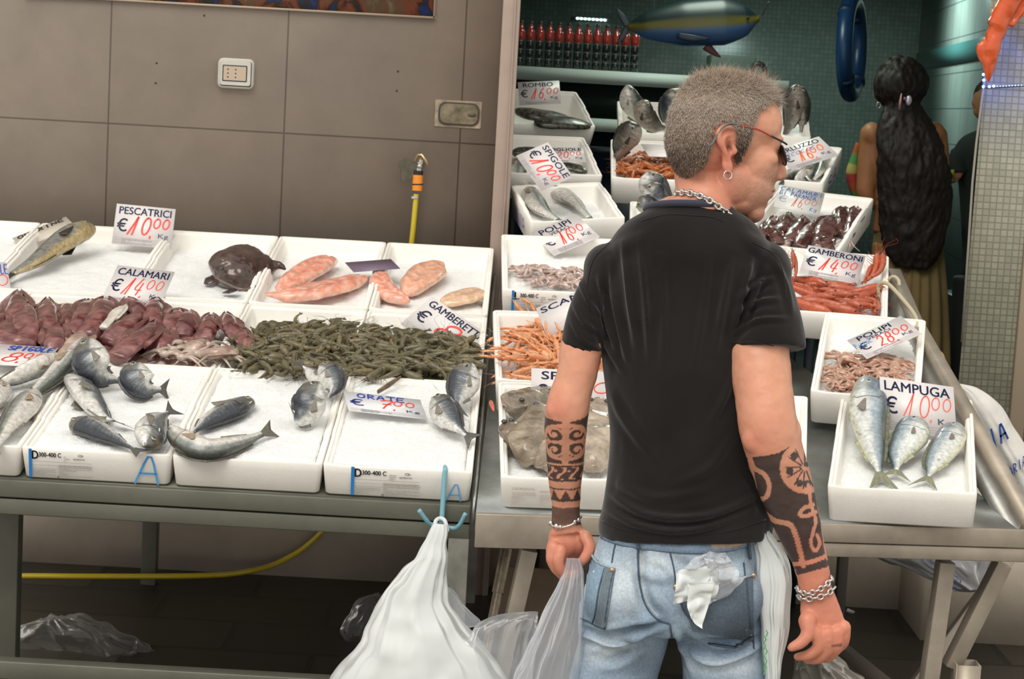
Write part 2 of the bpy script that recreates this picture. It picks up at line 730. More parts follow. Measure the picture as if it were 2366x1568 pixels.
# ground
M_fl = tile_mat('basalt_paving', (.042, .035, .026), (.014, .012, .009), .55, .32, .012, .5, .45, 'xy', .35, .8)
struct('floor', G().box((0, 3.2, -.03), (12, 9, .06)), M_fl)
M_st = tile_mat('bounce_paving', (.34, .31, .27), (.14, .12, .10), .60, .40, .010, .5, .6, 'xy', .12, .6)
struct('floor_street_bounce', G().box((0, -.8, .002), (12, 10.4, .004)), M_st)  # unseen street ahead, pale slab added to bounce light under the tables
M_sf = M_('shop_floor_tiles', (.05, .06, .06), .4, var=(5, .2))
struct('floor_shop', G().box((1.0, 9.95, .12), (3.6, 6.1, .24)), M_sf)
# shop interior
M_mos = tile_mat('green_mosaic', (.22, .255, .225), (.16, .19, .17), .030, .030, .0028, 0, .25, 'xz', .10, .4)
M_mosy = tile_mat('green_side_tiles', (.33, .38, .35), (.13, .17, .16), .30, .20, .004, 0, .3, 'yz', .04, .3)
YB = 13.0
struct('wall_back', G().box((1.0, YB + .1, 1.9), (5.4, .2, 3.8)), M_mos)
struct('wall_shop_left', G().box((XF - .35, 9.95, 1.9), (.2, 6.1, 3.8)), M_mos)
a = A(2.24 - .08 * 1.9, 7.0, 0)
b = A(2.24 + .08 * (YB - 8.9), YB, 0)
dd = nrm(A(b[0] - a[0], b[1] - a[1], 0))
nn = A(dd[1], -dd[0], 0)
c = (A(a[0], a[1], 0) + A(b[0], b[1], 0)) / 2 + nn * .08
struct('wall_shop_right', G().box((c[0], c[1], 1.9), (np.linalg.norm((b - a)[:2]) + .3, .16, 3.8), R=[dd, nn, (0, 0, 1)]), M_mosy)
# darker band on the right wall
bz = at(2180, 120, 11.0)[2]
struct('trim_1', G().box((c[0] - nn[0] * .085, c[1] - nn[1] * .085, bz), (np.linalg.norm((b - a)[:2]) + .3, .012, .11), R=[dd, nn, (0, 0, 1)]), M_('teal_band', (.07, .20, .20), .3))
struct('ceiling', G().box((1.0, 9.9, 2.75), (5.0, 6.4, .1)), M_('shop_ceiling', (.30, .30, .26), .7))
struct('wall_front_right', G().box((3.4, YW + .1, 1.9), (2.4, .2, 3.8)), M_('plaster', (.3, .28, .24), .8))
struct('wall_lintel', G().box((1.2, YW + .12, 2.98), (3.6, .24, .6)), M_par)

# steel door frame post
g = G()
p0 = at(1163, 0, 6.60)
p1 = at(1203, 0, 6.60)
w = p1[0] - p0[0]
g.box((p0[0] + w / 2, 6.66, 1.45), (w, .14, 2.9))
g.box((p0[0] + w * .72, 6.585, 1.45), (w * .10, .012, 2.9))
fr = struct('trim_2', g, M_('brown_steel', (.40, .31, .26), .4, .35, var=(5, .12)), bevel=.002)

# mosaic pillar on the right, slightly turned to the street
YP = 6.35
M_pil = tile_mat('cream_mosaic', (.35, .345, .265), (.235, .225, .165), .0215, .0215, .0022, 0, .3, 'xz', .10, .5)
pa = at(2290, 0, YP)
pb = at(2215, 880, YP)
px0 = (pa[0] + pb[0]) / 2
PILX = px0
g = G()
V = np.array([[pa[0], YP, pa[2]], [pa[0] + 1.1, YP, pa[2]], [pb[0] + 1.1, YP, pb[2]], [pb[0], YP, pb[2]]])
lo = V[3] + (V[3] - V[0]) * ((pb[2] - 0) / (pa[2] - pb[2]))
hi = V[0] + (V[0] - V[3]) * ((2.9 - pa[2]) / (pa[2] - pb[2]))
F8 = np.array([hi, hi + A(1.1, 0, 0), lo + A(1.1, 0, 0), lo])
g.add(np.concatenate([F8, F8 + A(.12, .5, 0)]), [(3, 2, 1, 0), (4, 5, 6, 7), (0, 1, 5, 4), (7, 6, 2, 3), (0, 4, 7, 3), (1, 2, 6, 5)])
struct('wall_pillar', g, M_pil)
struct('baseboard_pillar', G().box((lo[0] + .62, YP + .2, .26), (1.36, .44, .52)), M_par)
q0 = at(2352, 560, YP - .01)
q1 = at(2340, 900, YP - .01)
g = G().box((q1[0] + .02, YP - .012, .9), (.05, .024, 1.2))
struct('trim_3', g, M_('bronze_strip', (.30, .24, .17), .4, .4), bevel=.003)
struct('trim_4', G().tube([at(2294, 60, YP - .012), at(2268, 235, YP - .012), at(2256, 330, YP - .02), at(2247, 420, YP - .02), at(2238, 560, YP - .012), at(2222, 790, YP - .012)], .004, 6), M_('dusty_cable', (.30, .27, .21), .6))

# ------------------------------------------------------------------ on the wall
# poster: a plain painterly print stands in for the artwork
M_po = bpy.data.materials.new('painterly_print')
M_po.use_nodes = True
nt = M_po.node_tree
b_ = nt.nodes['Principled BSDF']
b_.inputs['Roughness'].default_value = .25
tc = nt.nodes.new('ShaderNodeTexCoord')
no = nt.nodes.new('ShaderNodeTexNoise')
no.inputs['Scale'].default_value = 6
no.inputs['Detail'].default_value = 6
no.inputs['Distortion'].default_value = 1.6
nt.links.new(tc.outputs['Object'], no.inputs[0])
cr = nt.nodes.new('ShaderNodeValToRGB')
E = cr.color_ramp.elements
E[0].position = .30
E[0].color = (.012, .012, .010, 1)
E[1].position = .74
E[1].color = (.45, .33, .22, 1)
for p_, c_ in ((.40, (.02, .05, .20, 1)), (.47, (.03, .03, .02, 1)), (.53, (.26, .07, .04, 1)), (.60, (.14, .10, .06, 1))):
    e_ = E.new(p_)
    e_.color = c_
nt.links.new(no.outputs[0], cr.inputs[0])
nt.links.new(cr.outputs[0], b_.inputs['Base Color'])
t0, t1 = at(330, -2, YW - .01), at(1003, 41, YW - .01)
t = thing('wall_poster', 'painterly print in blue, red and brown at the top of the tiled wall', 'poster', (t1[0], YW, t1[2]))
g = G().box(((t0[0] + t1[0]) / 2 - .2, YW - .006, t1[2] + .45), (t1[0] - t0[0] + .4, .010, .9))
put('print', g, M_po, t, smooth=False)
g = G()
xa, xb = t0[0] - .4, t1[0]
g.box(((xa + xb) / 2, YW - .008, t1[2]), (xb - xa + .012, .014, .007)).box((xb, YW - .008, t1[2] + .45), (.007, .014, .9)).box((xa, YW - .008, t1[2] + .45), (.007, .014, .9))
put('border', g, M_('poster_edge', (.42, .33, .24), .4), t, smooth=False)


def rrect(cx, cz, w, h, r, y, n=5):
    out = []
    for (sx, sz, a0) in ((1, 1, 0), (-1, 1, 90), (-1, -1, 180), (1, -1, 270)):
        for a in np.radians(np.linspace(a0, a0 + 90, n)):
            out.append((cx + sx * (w / 2 - r) + r * math.cos(a), y, cz + sz * (h / 2 - r) + r * math.sin(a)))
    return np.array(out)


# power socket
c = at(547, 170, YW)
k = YW / FPX
t = thing('wall_socket', 'white weatherproof power socket with six pin holes on the tiled wall', 'socket', (c[0], YW, c[2] - .05))
PL = M_('socket_plastic', (.55, .53, .48), .4, var=(20, .05))
w_, h_ = 82 * k, 68 * k
put('housing', G().loft([rrect(c[0], c[2], w_, h_, .018, YW), rrect(c[0], c[2], w_, h_, .018, YW - .022), rrect(c[0], c[2], w_ - .008, h_ - .008, .016, YW - .027)]), PL, t)
put('cover', G().loft([rrect(c[0], c[2] + .001, w_ - .018, h_ - .018, .008, YW - .027), rrect(c[0], c[2] + .001, w_ - .019, h_ - .019, .008, YW - .0315)]), PL, t)
put('seam', G().loft([rrect(c[0] + .001, c[2] - .001, w_ - .015, h_ - .015, .009, YW - .0268), rrect(c[0] + .001, c[2] - .001, w_ - .015, h_ - .015, .009, YW - .0276)]), BLACK, t)
put('window_recess', G().loft([rrect(c[0] - .002, c[2], .084, .055, .003, YW - .031), rrect(c[0] - .002, c[2], .084, .055, .003, YW - .0322)]), BLACK, t)
sk = put('socket_insert', G().loft([rrect(c[0] - .002, c[2], .077, .048, .002, YW - .0320), rrect(c[0] - .002, c[2], .077, .048, .002, YW - .0332)]), M_('beige_insert', (.50, .40, .30), .5), t)
for i in (0, 1):
    for j in (-1, 0, 1):
        put('pin_hole', G().tube([(c[0] - .025 + i * .026, YW - .0330, c[2] + j * .013), (c[0] - .025 + i * .026, YW - .0338, c[2] + j * .013)], .0026, 8), BLACK, sk)
# old junction box cover
c = at(1060, 264, YW)
t = thing('junction_box', 'stained metal cover of an old junction box beside the door frame', 'junction box', (c[0], YW, c[2] - .05))
put('mortar_patch', G().loft([rrect(c[0] - .002, c[2], 108 * k, 62 * k, .004, YW), rrect(c[0] - .002, c[2], 106 * k, 60 * k, .004, YW - .004)]), M_('old_mortar', (.30, .24, .17), .8, var=(25, .5), bump=(60, .8, 'noise')), t)
put('frame', G().loft([rrect(c[0], c[2] + .001, 94 * k, 52 * k, .024, YW - .004), rrect(c[0], c[2] + .001, 94 * k, 52 * k, .024, YW - .0075)]), M_('dark_frame', (.05, .04, .03), .6, var=(30, .3)), t)
put('cover', G().loft([rrect(c[0] + .001, c[2] + .001, 87 * k, 46 * k, .022, YW - .006), rrect(c[0] + .001, c[2] + .001, 86 * k, 45 * k, .022, YW - .010)]), M_('stained_cover', (.20, .17, .11), .35, .5, var=(22, .55), bump=(50, .3, 'noise')), t)
put('latch', G().ell((c[0] + .045, YW - .011, c[2]), (.014, .004, .007)), M_('latch_brown', (.09, .06, .04), .5), t)
# small drill holes and nail heads
for i, (x, y) in enumerate(((362, 146), (360, 192), (472, 36), (920, 165), (917, 210))):
    q = at(x, y, YW)
    tag(put('drill_hole', G().tube([(q[0], YW + .002, q[2]), (q[0], YW - .0012, q[2])], .0035, 8), BLACK), ['small dark drill hole left of the socket, upper one', 'small dark drill hole left of the socket, lower one', 'tiny dark hole just under the poster', 'tiny dark hole left of the junction box, upper one', 'tiny dark hole left of the junction box, lower one'][i], 'hole', kind='structure')

# tap with orange hose coupling and yellow hose
c = at(968, 400, YW)
t = thing('wall_tap', 'old brass wall tap above the orange hose coupling', 'tap', at(972, 372, YW))
BR = M_('old_brass', (.32, .24, .13), .35, .8, var=(40, .4))
q = at(972, 372, YW - .05)
put('tap_body', G().tube([at(975, 378, YW), at(973, 376, YW - .03), q, at(968, 395, YW - .05)], [.012, .012, .010, .009], 10).ell(at(970, 384, YW - .05), (.012, .012, .010)), M_('chrome_tap', (.5, .47, .42), .2, .9), t)
put('tap_handle', G().tube([at(958, 372, YW - .06), at(965, 360, YW - .055), at(974, 358, YW - .05), at(985, 372, YW - .06), at(988, 380, YW - .06)], [.004, .006, .007, .006, .004], 8).tube([at(974, 360, YW - .05), q], .005, 8), BR, t)
st = G()
V, F = [], []
cc = at(942, 392, YW)
ang = np.linspace(0, 2 * math.pi, 30, endpoint=False)
rr = .028 * (1 + .18 * np.sin(ang * 3 + 1) + .1 * np.sin(ang * 5))
ring = np.stack([cc[0] + rr * np.cos(ang), np.full(30, YW - .0015), cc[2] + rr * 1.3 * np.sin(ang)], 1)
st.loft([ring + A(0, .001, 0), ring])
put('damp_stain', st, M_('damp_stain', (.10, .09, .06), .3, var=(30, .3)), t)
t = thing('garden_hose', 'yellow hose hanging from the tap and running along the wall under the stall', 'hose', at(400, 1335, YW - .1))
OR = M_('orange_coupling', (.80, .27, .02), .35)
a0, a1, a2, a3 = at(967, 394, YW - .05), at(966, 404, YW - .05), at(964, 440, YW - .05), at(962, 452, YW - .05)
hp = put('coupling', G().tube([a1, a1 * .5 + a2 * .5, a2], [.0175, .0185, .0180], 14), OR, t)
put('coupling_ring', G().tube([a0, a1], .0165, 14), BLACK, hp)
put('coupling_ring', G().tube([at(965, 424, YW - .05), at(965, 427, YW - .05)], .0192, 14), BLACK, hp)
put('hose_clamp', G().tube([at(961, 453, YW - .05), at(960.5, 458, YW - .05)], .013, 12).box(at(955, 456, YW - .056), (.012, .010, .008)), M_('zinc_clamp', (.6, .6, .6), .3, .9), t)
hose = crom([at(962, 448, YW - .05), at(950, 570, YW - .05), at(925, 760, YW - .04), at(890, 960, YW - .04), at(850, 1100, YW - .03), at(735, 1237, YW - .03), at(650, 1296, YW - .06), at(560, 1322, YW - .18), at(440, 1330, YW - .30), at(200, 1331, YW - .38), at(60, 1330, YW - .40), at(-120, 1332, YW - .42)], 110)
HY = M_('yellow_hose', (.58, .44, .02), .3, coat=.3)
put('tubing', G().tube(hose, .0095, 12), HY, t)

# ------------------------------------------------------------------ left stall table
GREY = M_('grey_steel', (.135, .135, .105), .5, .3, var=(7, .14), bump=(50, .06, 'noise'))
YT = 4.63
t = thing('market_table', 'grey steel stall table carrying the left field of foam boxes', 'table', (-1.2, 5.6, 0))
tl, tr = at(-330, 1092, YT), at(1088, 1165, YT)
zt = (tl[2] + tr[2]) / 2
XR = tr[0]
h1 = 42 * YT / FPX
put('apron', G().box(((tl[0] + XR) / 2, YT + .02, zt - h1 / 2), (XR - tl[0], .04, h1)), GREY, t, smooth=False, bevel=.003)
h2 = 38 * YT / FPX
for yy in (YT + .025, 6.5):
    put('rail', G().box(((tl[0] + XR) / 2, yy, zt - h1 - .004 - h2 / 2), (XR - tl[0], .04, h2)), GREY, t, smooth=False, bevel=.003)
zr = at(300, 1562, YT)[2]
put('lower_rail', G().box(((tl[0] + XR) / 2, YT + .02, zr - .002), (XR - tl[0], .045, .045)), GREY, t, smooth=False, bevel=.003)
zl = zt - h1 - h2
RUST = M_('worn_grey_leg', (.30, .29, .25), .5, .4, var=(7, .35), bump=(40, .2, 'noise'))
for (x, y) in ((at(24, 1300, 4.95)[0], 4.95), (XR - .025, YT + .03), (at(20, 1300, YT)[0], 6.5), (XR - .025, 6.5)):
    put('leg', G().box((x, y, zl / 2), (.05, .05, zl)), RUST if x > -.5 else GREY, t, smooth=False, bevel=.002)  # left legs in darker steel: table shade put into their colour
# sloping bed that carries the boxes (plane PZ)
BZ0 = zt + .0
SL = .195
def bedz(Y):
    return BZ0 + (Y - YT) * SL
gb = G()
V = np.array([[tl[0], YT + .003, bedz(YT) - .003], [XR - .001, YT + .003, bedz(YT) - .003], [XR - .001, 6.62, bedz(6.62) - .003], [tl[0], 6.62, bedz(6.62) - .003]])
gb.add(np.concatenate([V, V - A(0, 0, .02)]), [(0, 1, 2, 3), (7, 6, 5, 4), (0, 4, 5, 1), (1, 5, 6, 2), (2, 6, 7, 3), (3, 7, 4, 0)])
# side rail
put('bed', gb, GREY, t, smooth=False)
g = G()
V = np.array([[XR + .004, YT, bedz(YT) - .05], [XR + .012, YT, bedz(YT) - .05], [XR + .012, YT, bedz(YT) + .012], [XR + .004, YT, bedz(YT) + .012]])
g.add(np.concatenate([V, V + A(0, 2.0, 2.0 * SL)]), [(0, 1, 2, 3), (7, 6, 5, 4), (0, 4, 5, 1), (1, 5, 6, 2), (2, 6, 7, 3), (3, 7, 4, 0)])
put('side_rail', g, STEEL, t, smooth=False)

# ------------------------------------------------------------------ right stall table
fl = at(1100, 1184, 4.50)
frr = at(2366, 1225, 4.66)
EX = nrm(A(frr[0] - fl[0], frr[1] - fl[1], 0))
EY = A(-EX[1], EX[0], 0)
zt2 = (fl[2] + frr[2]) / 2
t = thing('market_table', 'worn steel stall table on the right with splayed legs and a slanted side rail', 'table', (fl[0] + .7, 5.2, 0))
R2 = [EX, EY, A(0, 0, 1)]
L2 = np.linalg.norm(frr - fl) + .02
mid = (fl + frr) / 2
mid[2] = zt2


def tb(u, v, z):
    """point on the right table: u along its front edge, v back, z absolute"""
    return A(fl[0], fl[1], 0) + EX * u + EY * v + A(0, 0, z)


AP = 80 * 4.55 / FPX
g = G().box(tb(L2 / 2, .006, zt2 - AP * .28), (L2, .012, AP * .56), R2)
g.box(tb(L2 / 2 + .05, .02, zt2 - AP * .60 - AP * .2), (L2 - .1, .03, AP * .42), R2)
g.box(tb(.11, -.003, zt2 - AP / 2), (.22, .010, AP), R2)
put('apron', g, STEEL_W, t, smooth=False, bevel=.002)
SL2 = .165
g = G()
P = [tb(0.001, .0135, zt2), tb(L2 - .001, .0135, zt2), tb(L2 - .36, 1.9, zt2 + 1.9 * SL2), tb(.24, 1.9, zt2 + 1.9 * SL2)]
P = np.array(P)
g.add(np.concatenate([P - A(0, 0, .003), P - A(0, 0, .02)]), [(0, 1, 2, 3), (7, 6, 5, 4), (0, 4, 5, 1), (1, 5, 6, 2), (2, 6, 7, 3), (3, 7, 4, 0)])
put('bed', g, M_('wet_steel_bed', (.40, .42, .41), .25, .75, var=(8, .25), bump=(30, .15, 'noise')), t, smooth=False)
# raised slanted side rail on the right
g = G()
rs = [at(2362, 1212, 4.68), at(2200, 925, 5.25), at(2108, 762, 5.75), at(2056, 640, 6.15)]
up = A(0, 0, .045)
rl = []
for p in rs:
    rl.append(np.array([p + A(-.004, 0, -.02), p + A(.030, 0, -.02), p + A(.030, 0, .028), p + A(-.004, 0, .028)]))
g.loft(rl)
put('side_rail', g, STEEL_W, t, smooth=False)
g = G()
rl = []
for p in rs:
    rl.append(np.array([p + A(-.03, 0, -.035), p + A(-.004, 0, .0), p + A(-.004, 0, -.012), p + A(-.03, 0, -.05)]))
g.loft(rl)
put('bed_flange', g, STEEL, t, smooth=False)
zu = zt2 - AP


def bar(p, q, w, d=None, mat=STEEL_W, name='leg', par=None):
    ez = nrm(q - p)
    ex = nrm(EX - ez * np.dot(EX, ez))
    ey = np.cross(ez, ex)
    return put(name, G().box((p + q) / 2, (w, d or w, np.linalg.norm(q - p)), [ex, ey, ez]), mat, par, smooth=False, bevel=.002)


def gnd(p, q):
    """extend p->q down to the ground"""
    return p + (q - p) * (p[2] / (p[2] - q[2]))


p, q = at(2185, 1296, 4.72), at(2147, 1568, 4.72)
bar(p, gnd(p, q), .040, par=t)
p, q = at(2316, 1300, 4.80), at(2196, 1540, 4.80)
bar(p, q, .040, par=t)
p, q = at(1222, 1268, 4.66), at(1185, 1430, 4.66)
bar(p, gnd(p, q), .040, par=t)
p, q = at(1948, 1280, 5.9), at(1938, 1420, 5.9)
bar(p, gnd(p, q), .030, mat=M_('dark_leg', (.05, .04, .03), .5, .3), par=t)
p, q = at(1860, 1430, 5.3), at(2030, 1568, 4.9)
bar(p, p + (q - p) * 1.3, .030, mat=M_('dark_brace', (.12, .10, .08), .5, .3), name='brace', par=t)  # diagonal brace in dark brown steel
p, q = at(2330, 1290, 5.1), at(2130, 1560, 5.0)
bar(p, gnd(p, q), .030, mat=STEEL_W, name='brace', par=t)
p = at(2233, 1530, 4.78)
g = G()
w = .058
for (dx, dy, sx, sy) in ((-w / 2, 0, .004, w), (w / 2, 0, .004, w), (0, -w / 2, w, .004), (0, w / 2, w, .004)):
    g.box((p[0] + dx, p[1] + dy, p[2] / 2), (sx, sy, p[2]))
put('socket_tube', g, STEEL_W, t, smooth=False)
g = G()
p, q = at(1170, 1268, 4.9), at(1150, 1370, 4.85)
e = gnd(p, q)
g.tube([p, q], .016, 12).tube([q, e], .013, 12)
put('leg', g, M_('rusty_pipe', (.30, .25, .18), .4, .6, var=(30, .4)), t)
# brown board and planks standing behind under the table
tag(put('cardboard_sheet', G().box(at(1300, 1440, 5.9), (.42, .02, .34)), M_('brown_board', (.24, .17, .11), .7, var=(10, .15)), smooth=False), 'brown board leaning behind the splayed legs of the right table', 'board')
# ================================================================== FOAM BOXES
class Box:
    def __init__(s, O, ex, ey, w, l, h, ice, name):
        s.O, s.ex, s.ey = np.asarray(O, float), nrm(ex), None
        s.ey = nrm(ey - s.ex * np.dot(ey, s.ex))
        s.ez = np.cross(s.ex, s.ey)
        s.w, s.l, s.h, s.ice, s.name = w, l, h, ice, name

    def P(s, u, v, z=0.0):
        return s.O + s.ex * u + s.ey * v + s.ez * z

    def hit(s, px, py, z=None):
        """point seen at a photo position on the plane z above the box floor (default: ice surface)"""
        z = s.ice if z is None else z
        return hit(px, py, s.P(0, 0, z), s.ez)

    def uv(s, p):
        d = np.asarray(p) - s.O
        return np.array([d @ s.ex, d @ s.ey, d @ s.ez])


def box_mesh(b, t=.016, notch=True, r=.012):
    w, l, h = b.w, b.l, b.h
    pts = []          # (u, v, extra height)
    st = .009 if notch else 0

    def corner(cu, cv, a0, e):
        for a in np.radians(np.linspace(a0, a0 + 90, 5)):
            pts.append((cu + r * math.cos(a), cv + r * math.sin(a), e))
    # start front edge going right
    corner(r, r, 180, 0)
    for f in (.12, .88):
        pts.append((w * f, 0, 0 if not notch else -.003 * (f == .12)))
    corner(w - r, r, 270, 0)
    for f, e in ((.30, 0), (.315, st * .6), (.52, st * .6), (.535, st * 1.2), (.80, st * 1.2), (.815, st * .8)):
        pts.append((w, l * f, e))
    corner(w - r, l - r, 0, st)
    for f, e in ((.75, st), (.5, st), (.25, st)):
        pts.append((w * f, l, e))
    corner(r, l - r, 90, st)
    for f, e in ((.815, st * .8), (.80, st * 1.2), (.535, st * 1.2), (.52, st * .6), (.315, st * .6), (.30, 0)):
        pts.append((0, l * f, e))
    Q = np.array(pts)

    def ring(ins, z, use=1.0):
        u = (Q[:, 0] - w / 2) * (1 - 2 * ins / w) + w / 2
        v = (Q[:, 1] - l / 2) * (1 - 2 * ins / l) + l / 2
        zz = z + Q[:, 2] * use
        return b.O + np.outer(u, b.ex) + np.outer(v, b.ey) + np.outer(zz, b.ez)
    R = [ring(.010, 0, 0), ring(.006, .004, 0), ring(.001, h * .72, 0), ring(.0, h - .003), ring(.002, h), ring(t * .55, h), ring(t * .62, h - .006), ring(t, h - .007), ring(t + .003, h - .012), ring(t + .008, .022, 0), ring(t + .016, .016, 0)]
    V, F = loft_geo(R, True)
    return V, F


def ice_mesh(b, lvl=None, amp=.006, slope=0.0, seed=1, n=44, hole=None):
    """lumpy crushed ice filling a box, with its sides going down"""
    lvl = b.ice if lvl is None else lvl
    m = .0195
    us = np.linspace(m, b.w - m, n)
    vs = np.linspace(m, b.l - m, int(n * 1.4))
    U, Vv = np.meshgrid(us, vs)
    P = np.stack([U.ravel(), Vv.ravel(), np.zeros(U.size)], 1)
    z = lvl + amp * .9 * fnoise(P, 14, seed, 3) + amp * .35 * vnoise(P, 90, seed + 3) + amp * .25 * vnoise(P, 190, seed + 9)
    z = z + slope * (P[:, 1] / b.l - .5)
    e = np.minimum(np.minimum(P[:, 0] - m, b.w - m - P[:, 0]), np.minimum(P[:, 1] - m, b.l - m - P[:, 1]))
    z -= .006 * (1 - sstep(0, .02, e))
    if hole is not None:
        z += hole(P)
    nu, nv = len(us), len(vs)
    W3 = b.O + np.outer(P[:, 0], b.ex) + np.outer(P[:, 1], b.ey) + np.outer(z, b.ez)
    F = [(j * nu + i, j * nu + i + 1, (j + 1) * nu + i + 1, (j + 1) * nu + i) for j in range(nv - 1) for i in range(nu - 1)]
    rim = [i for i in range(nu)] + [j * nu + nu - 1 for j in range(1, nv)] + [(nv - 1) * nu + i for i in range(nu - 2, -1, -1)] + [j * nu for j in range(nv - 2, 0, -1)]
    k = len(W3)
    low = np.array([b.P(P[i, 0] * .94 + b.w * .03, P[i, 1] * .94 + b.l * .03, .0215) for i in rim])
    W3 = np.concatenate([W3, low, [low.mean(0)]])
    q = len(rim)
    for a in range(q):
        c = (a + 1) % q
        F.append((rim[c], rim[a], k + a, k + c))
        F.append((k + q, k + c, k + a))
    return W3, F


BOXES = {}


def mkbox(key, b, label, ice_label, amp=.006, slope=0.0, group='white foam fish boxes on the stall', notch=True, t=.016, mat=None):
    BOXES[key] = b
    th = thing('foam_box', label, 'box', b.P(b.w / 2, b.l / 2, 0), group)
    V, F = box_mesh(b, t, notch)
    me = put('shell', (V, F), mat or FOAM, th, sharp=50)
    b.thing = th
    if ice_label:
        V, F = ice_mesh(b, None, amp, slope, seed=len(BOXES) * 7)
        b.iceobj = put('crushed_ice', (V, F), ICE, label=ice_label, cat='ice', kind='stuff', sharp=None)
    return b


# ---- left stall: three stepped rows on one sloping bed
XRb = at(1096, 1090, 4.67)[0] - .002
ROW = [(4.645, 5.275), (5.285, 5.865), (5.875, 6.60)]
eyb = nrm(A(0, 1, SL))
CW = .365


def lbox(key, row, x0, x1, h, ice, label, il, **k):
    y0, y1 = ROW[row]
    L = (y1 - y0) / eyb[1]
    # back-hung boxes stand a touch proud of the ones in front
    b = Box(A(x0 + .0015, y0, bedz(y0) + .0005), A(1, 0, 0), eyb, x1 - x0 - .003, L - .004, h, ice, label)
    return mkbox(key, b, label, il, **k)


xs = [XRb - CW * i for i in range(7)]
lbox('F3', 0, xs[1], xs[0], .080, .079, 'white foam box at the right end of the front row, under the blue hook', 'bright ice in the front box behind the blue hook')
lbox('F2', 0, xs[2], xs[1], .080, .078, 'white foam box with a plain front, in the middle of the front row', 'ice under the two breams nearest the plain front box edge')
lbox('F1', 0, xs[3], xs[2], .080, .077, 'white foam box with a blue letter A on its front at the left', 'ice in the front box marked with a blue letter A')
lbox('F0', 0, xs[4], xs[3], .080, .070, 'white foam box cut by the left edge of the photo, front row', 'ice in the front box cut by the left photo edge')
lbox('M4', 1, xs[1], xs[0], .080, .050, 'foam box of green shrimps at the right, behind the front row', None)
lbox('M3', 1, xs[2], xs[1], .080, .050, 'foam box of green shrimps beside the squid box', None)
lbox('M2', 1, xs[2] - .66, xs[2], .080, .040, 'wide foam box heaped with red squid', 'ice under the heap of red squid')
lbox('M1', 1, xs[2] - 1.05, xs[2] - .66, .080, .045, 'foam box at the left photo edge in the middle row', None)
lbox('D', 2, xs[1], xs[0], .090, .045, 'foam box at the right end of the back row, holding pale pink fillets', 'ice under the pale fillet in the back row')
lbox('C', 2, xs[2], xs[1], .090, .045, 'foam box in the back row holding the long pink fillets', 'ice under the long pink fillets')
lbox('B', 2, xs[3], xs[2], .090, .045, 'foam box in the back row holding the dark monkfish', 'ice around the dark monkfish')
lbox('A', 2, xs[3] - .44, xs[3], .090, .050, 'foam box of bare ice behind the topmost left price tag', 'bare ice right of the yellow croaker')
lbox('A0', 2, xs[3] - .81, xs[3] - .44, .090, .050, 'foam box at the top left corner of the stall', 'bare ice left of the yellow croaker')

# ---- right stall


def fit(key, FL, FR, B, dL, dR, dB, h, ice, label, il, right=True, **k):
    p, q, r = at(*FL, dL), at(*FR, dR), at(*B, dB)
    # turn the front edge until the box is square
    def sq(d):
        q = at(*FR, d)
        ex = q - p
        e = r - (q if right else p)
        return abs(np.dot(nrm(ex * (1, 1, 0)), nrm(e * (1, 1, 0))))
    dR = min(np.linspace(dL - .14, dL + .14, 113), key=sq)
    q = at(*FR, dR)
    ex = nrm(q - p)
    w = np.linalg.norm(q - p)
    e = r - (q if right else p)
    ey = e - ex * np.dot(e, ex)
    l = np.linalg.norm(ey)
    ey = nrm(ey)
    ez = np.cross(ex, ey)
    b = Box(p - ez * h, ex, ey, w, l, h, ice, label)
    return mkbox(key, b, label, il, **k)


fit('L1', (1157, 1101), (1508, 1112), (1153, 888), 4.53, 4.57, 5.10, .083, .045, 'foam box of brown rays at the front left of the right table', 'ice under the brown rays', right=False)
fit('N1', (1524, 1113), (1862, 1126), (1870, 922), 4.58, 4.62, 5.15, .088, .045, 'foam box mostly hidden behind the tattooed man, front row', 'ice in the box hidden behind the man')
fit('R1', (1912, 1122), (2258, 1141), (2252, 930), 4.625, 4.665, 5.25, .092, .040, 'foam box of three silver lampuga fish on the right', 'ice under the three silver fish')
fit('L2', (1146, 876), (1470, 886), (1141, 722), 5.16, 5.19, 5.62, .10, .050, 'foam box of orange scampi beside the black T-shirt sleeve', 'ice under the orange scampi', right=False)
fit('N2', (1490, 888), (1800, 900), (1490, 735), 5.19, 5.22, 5.66, .10, .05, 'foam box behind the back of the man, second row', 'ice in the second box row behind the back of the man', right=False)
fit('R2', (1872, 902), (2126, 925), (2139, 745), 5.28, 5.31, 5.72, .100, .055, 'foam box of small octopus under the tilted tag priced 28,00', 'ice under the octopus at the right')
fit('L3', (1160, 668), (1450, 680), (1158, 547), 5.68, 5.72, 6.20, .085, .045, 'foam box with a blue striped label, holding small octopus', 'ice around the pale octopus behind the striped label', right=False)
fit('N3', (1470, 682), (1770, 700), (1470, 560), 5.72, 5.76, 6.22, .09, .05, 'foam box behind the upper back of the man', 'ice in the third box row behind the back of the man', right=False)
fit('R3', (1792, 712), (2051, 734), (2051, 597), 5.80, 5.84, 6.30, .09, .055, 'foam box of red prawns tied with a rope at its right side', 'ice under the red prawns')
fit('L4', (1225, 512), (1445, 502), (1185, 434), 6.34, 6.40, 6.76, .10, .045, 'tilted foam box of sea bass beside the steel door frame', 'ice under the two sea bass by the door frame', right=False)
fit('C4', (1455, 552), (1680, 566), (1455, 470), 6.34, 6.37, 6.78, .10, .05, 'foam box of grey fish behind the collar of the man', 'ice under the grey fish behind the collar', right=False)
fit('R4', (1700, 556), (1934, 585), (2015, 463), 6.40, 6.32, 6.80, .085, .045, 'angled foam box of dark shiny squid', 'ice under the dark shiny squid')
fit('L5', (1165, 398), (1393, 406), (1350, 322), 6.82, 6.90, 7.22, .10, .05, 'foam box of flat soles behind the steep tag priced 10,00', None)
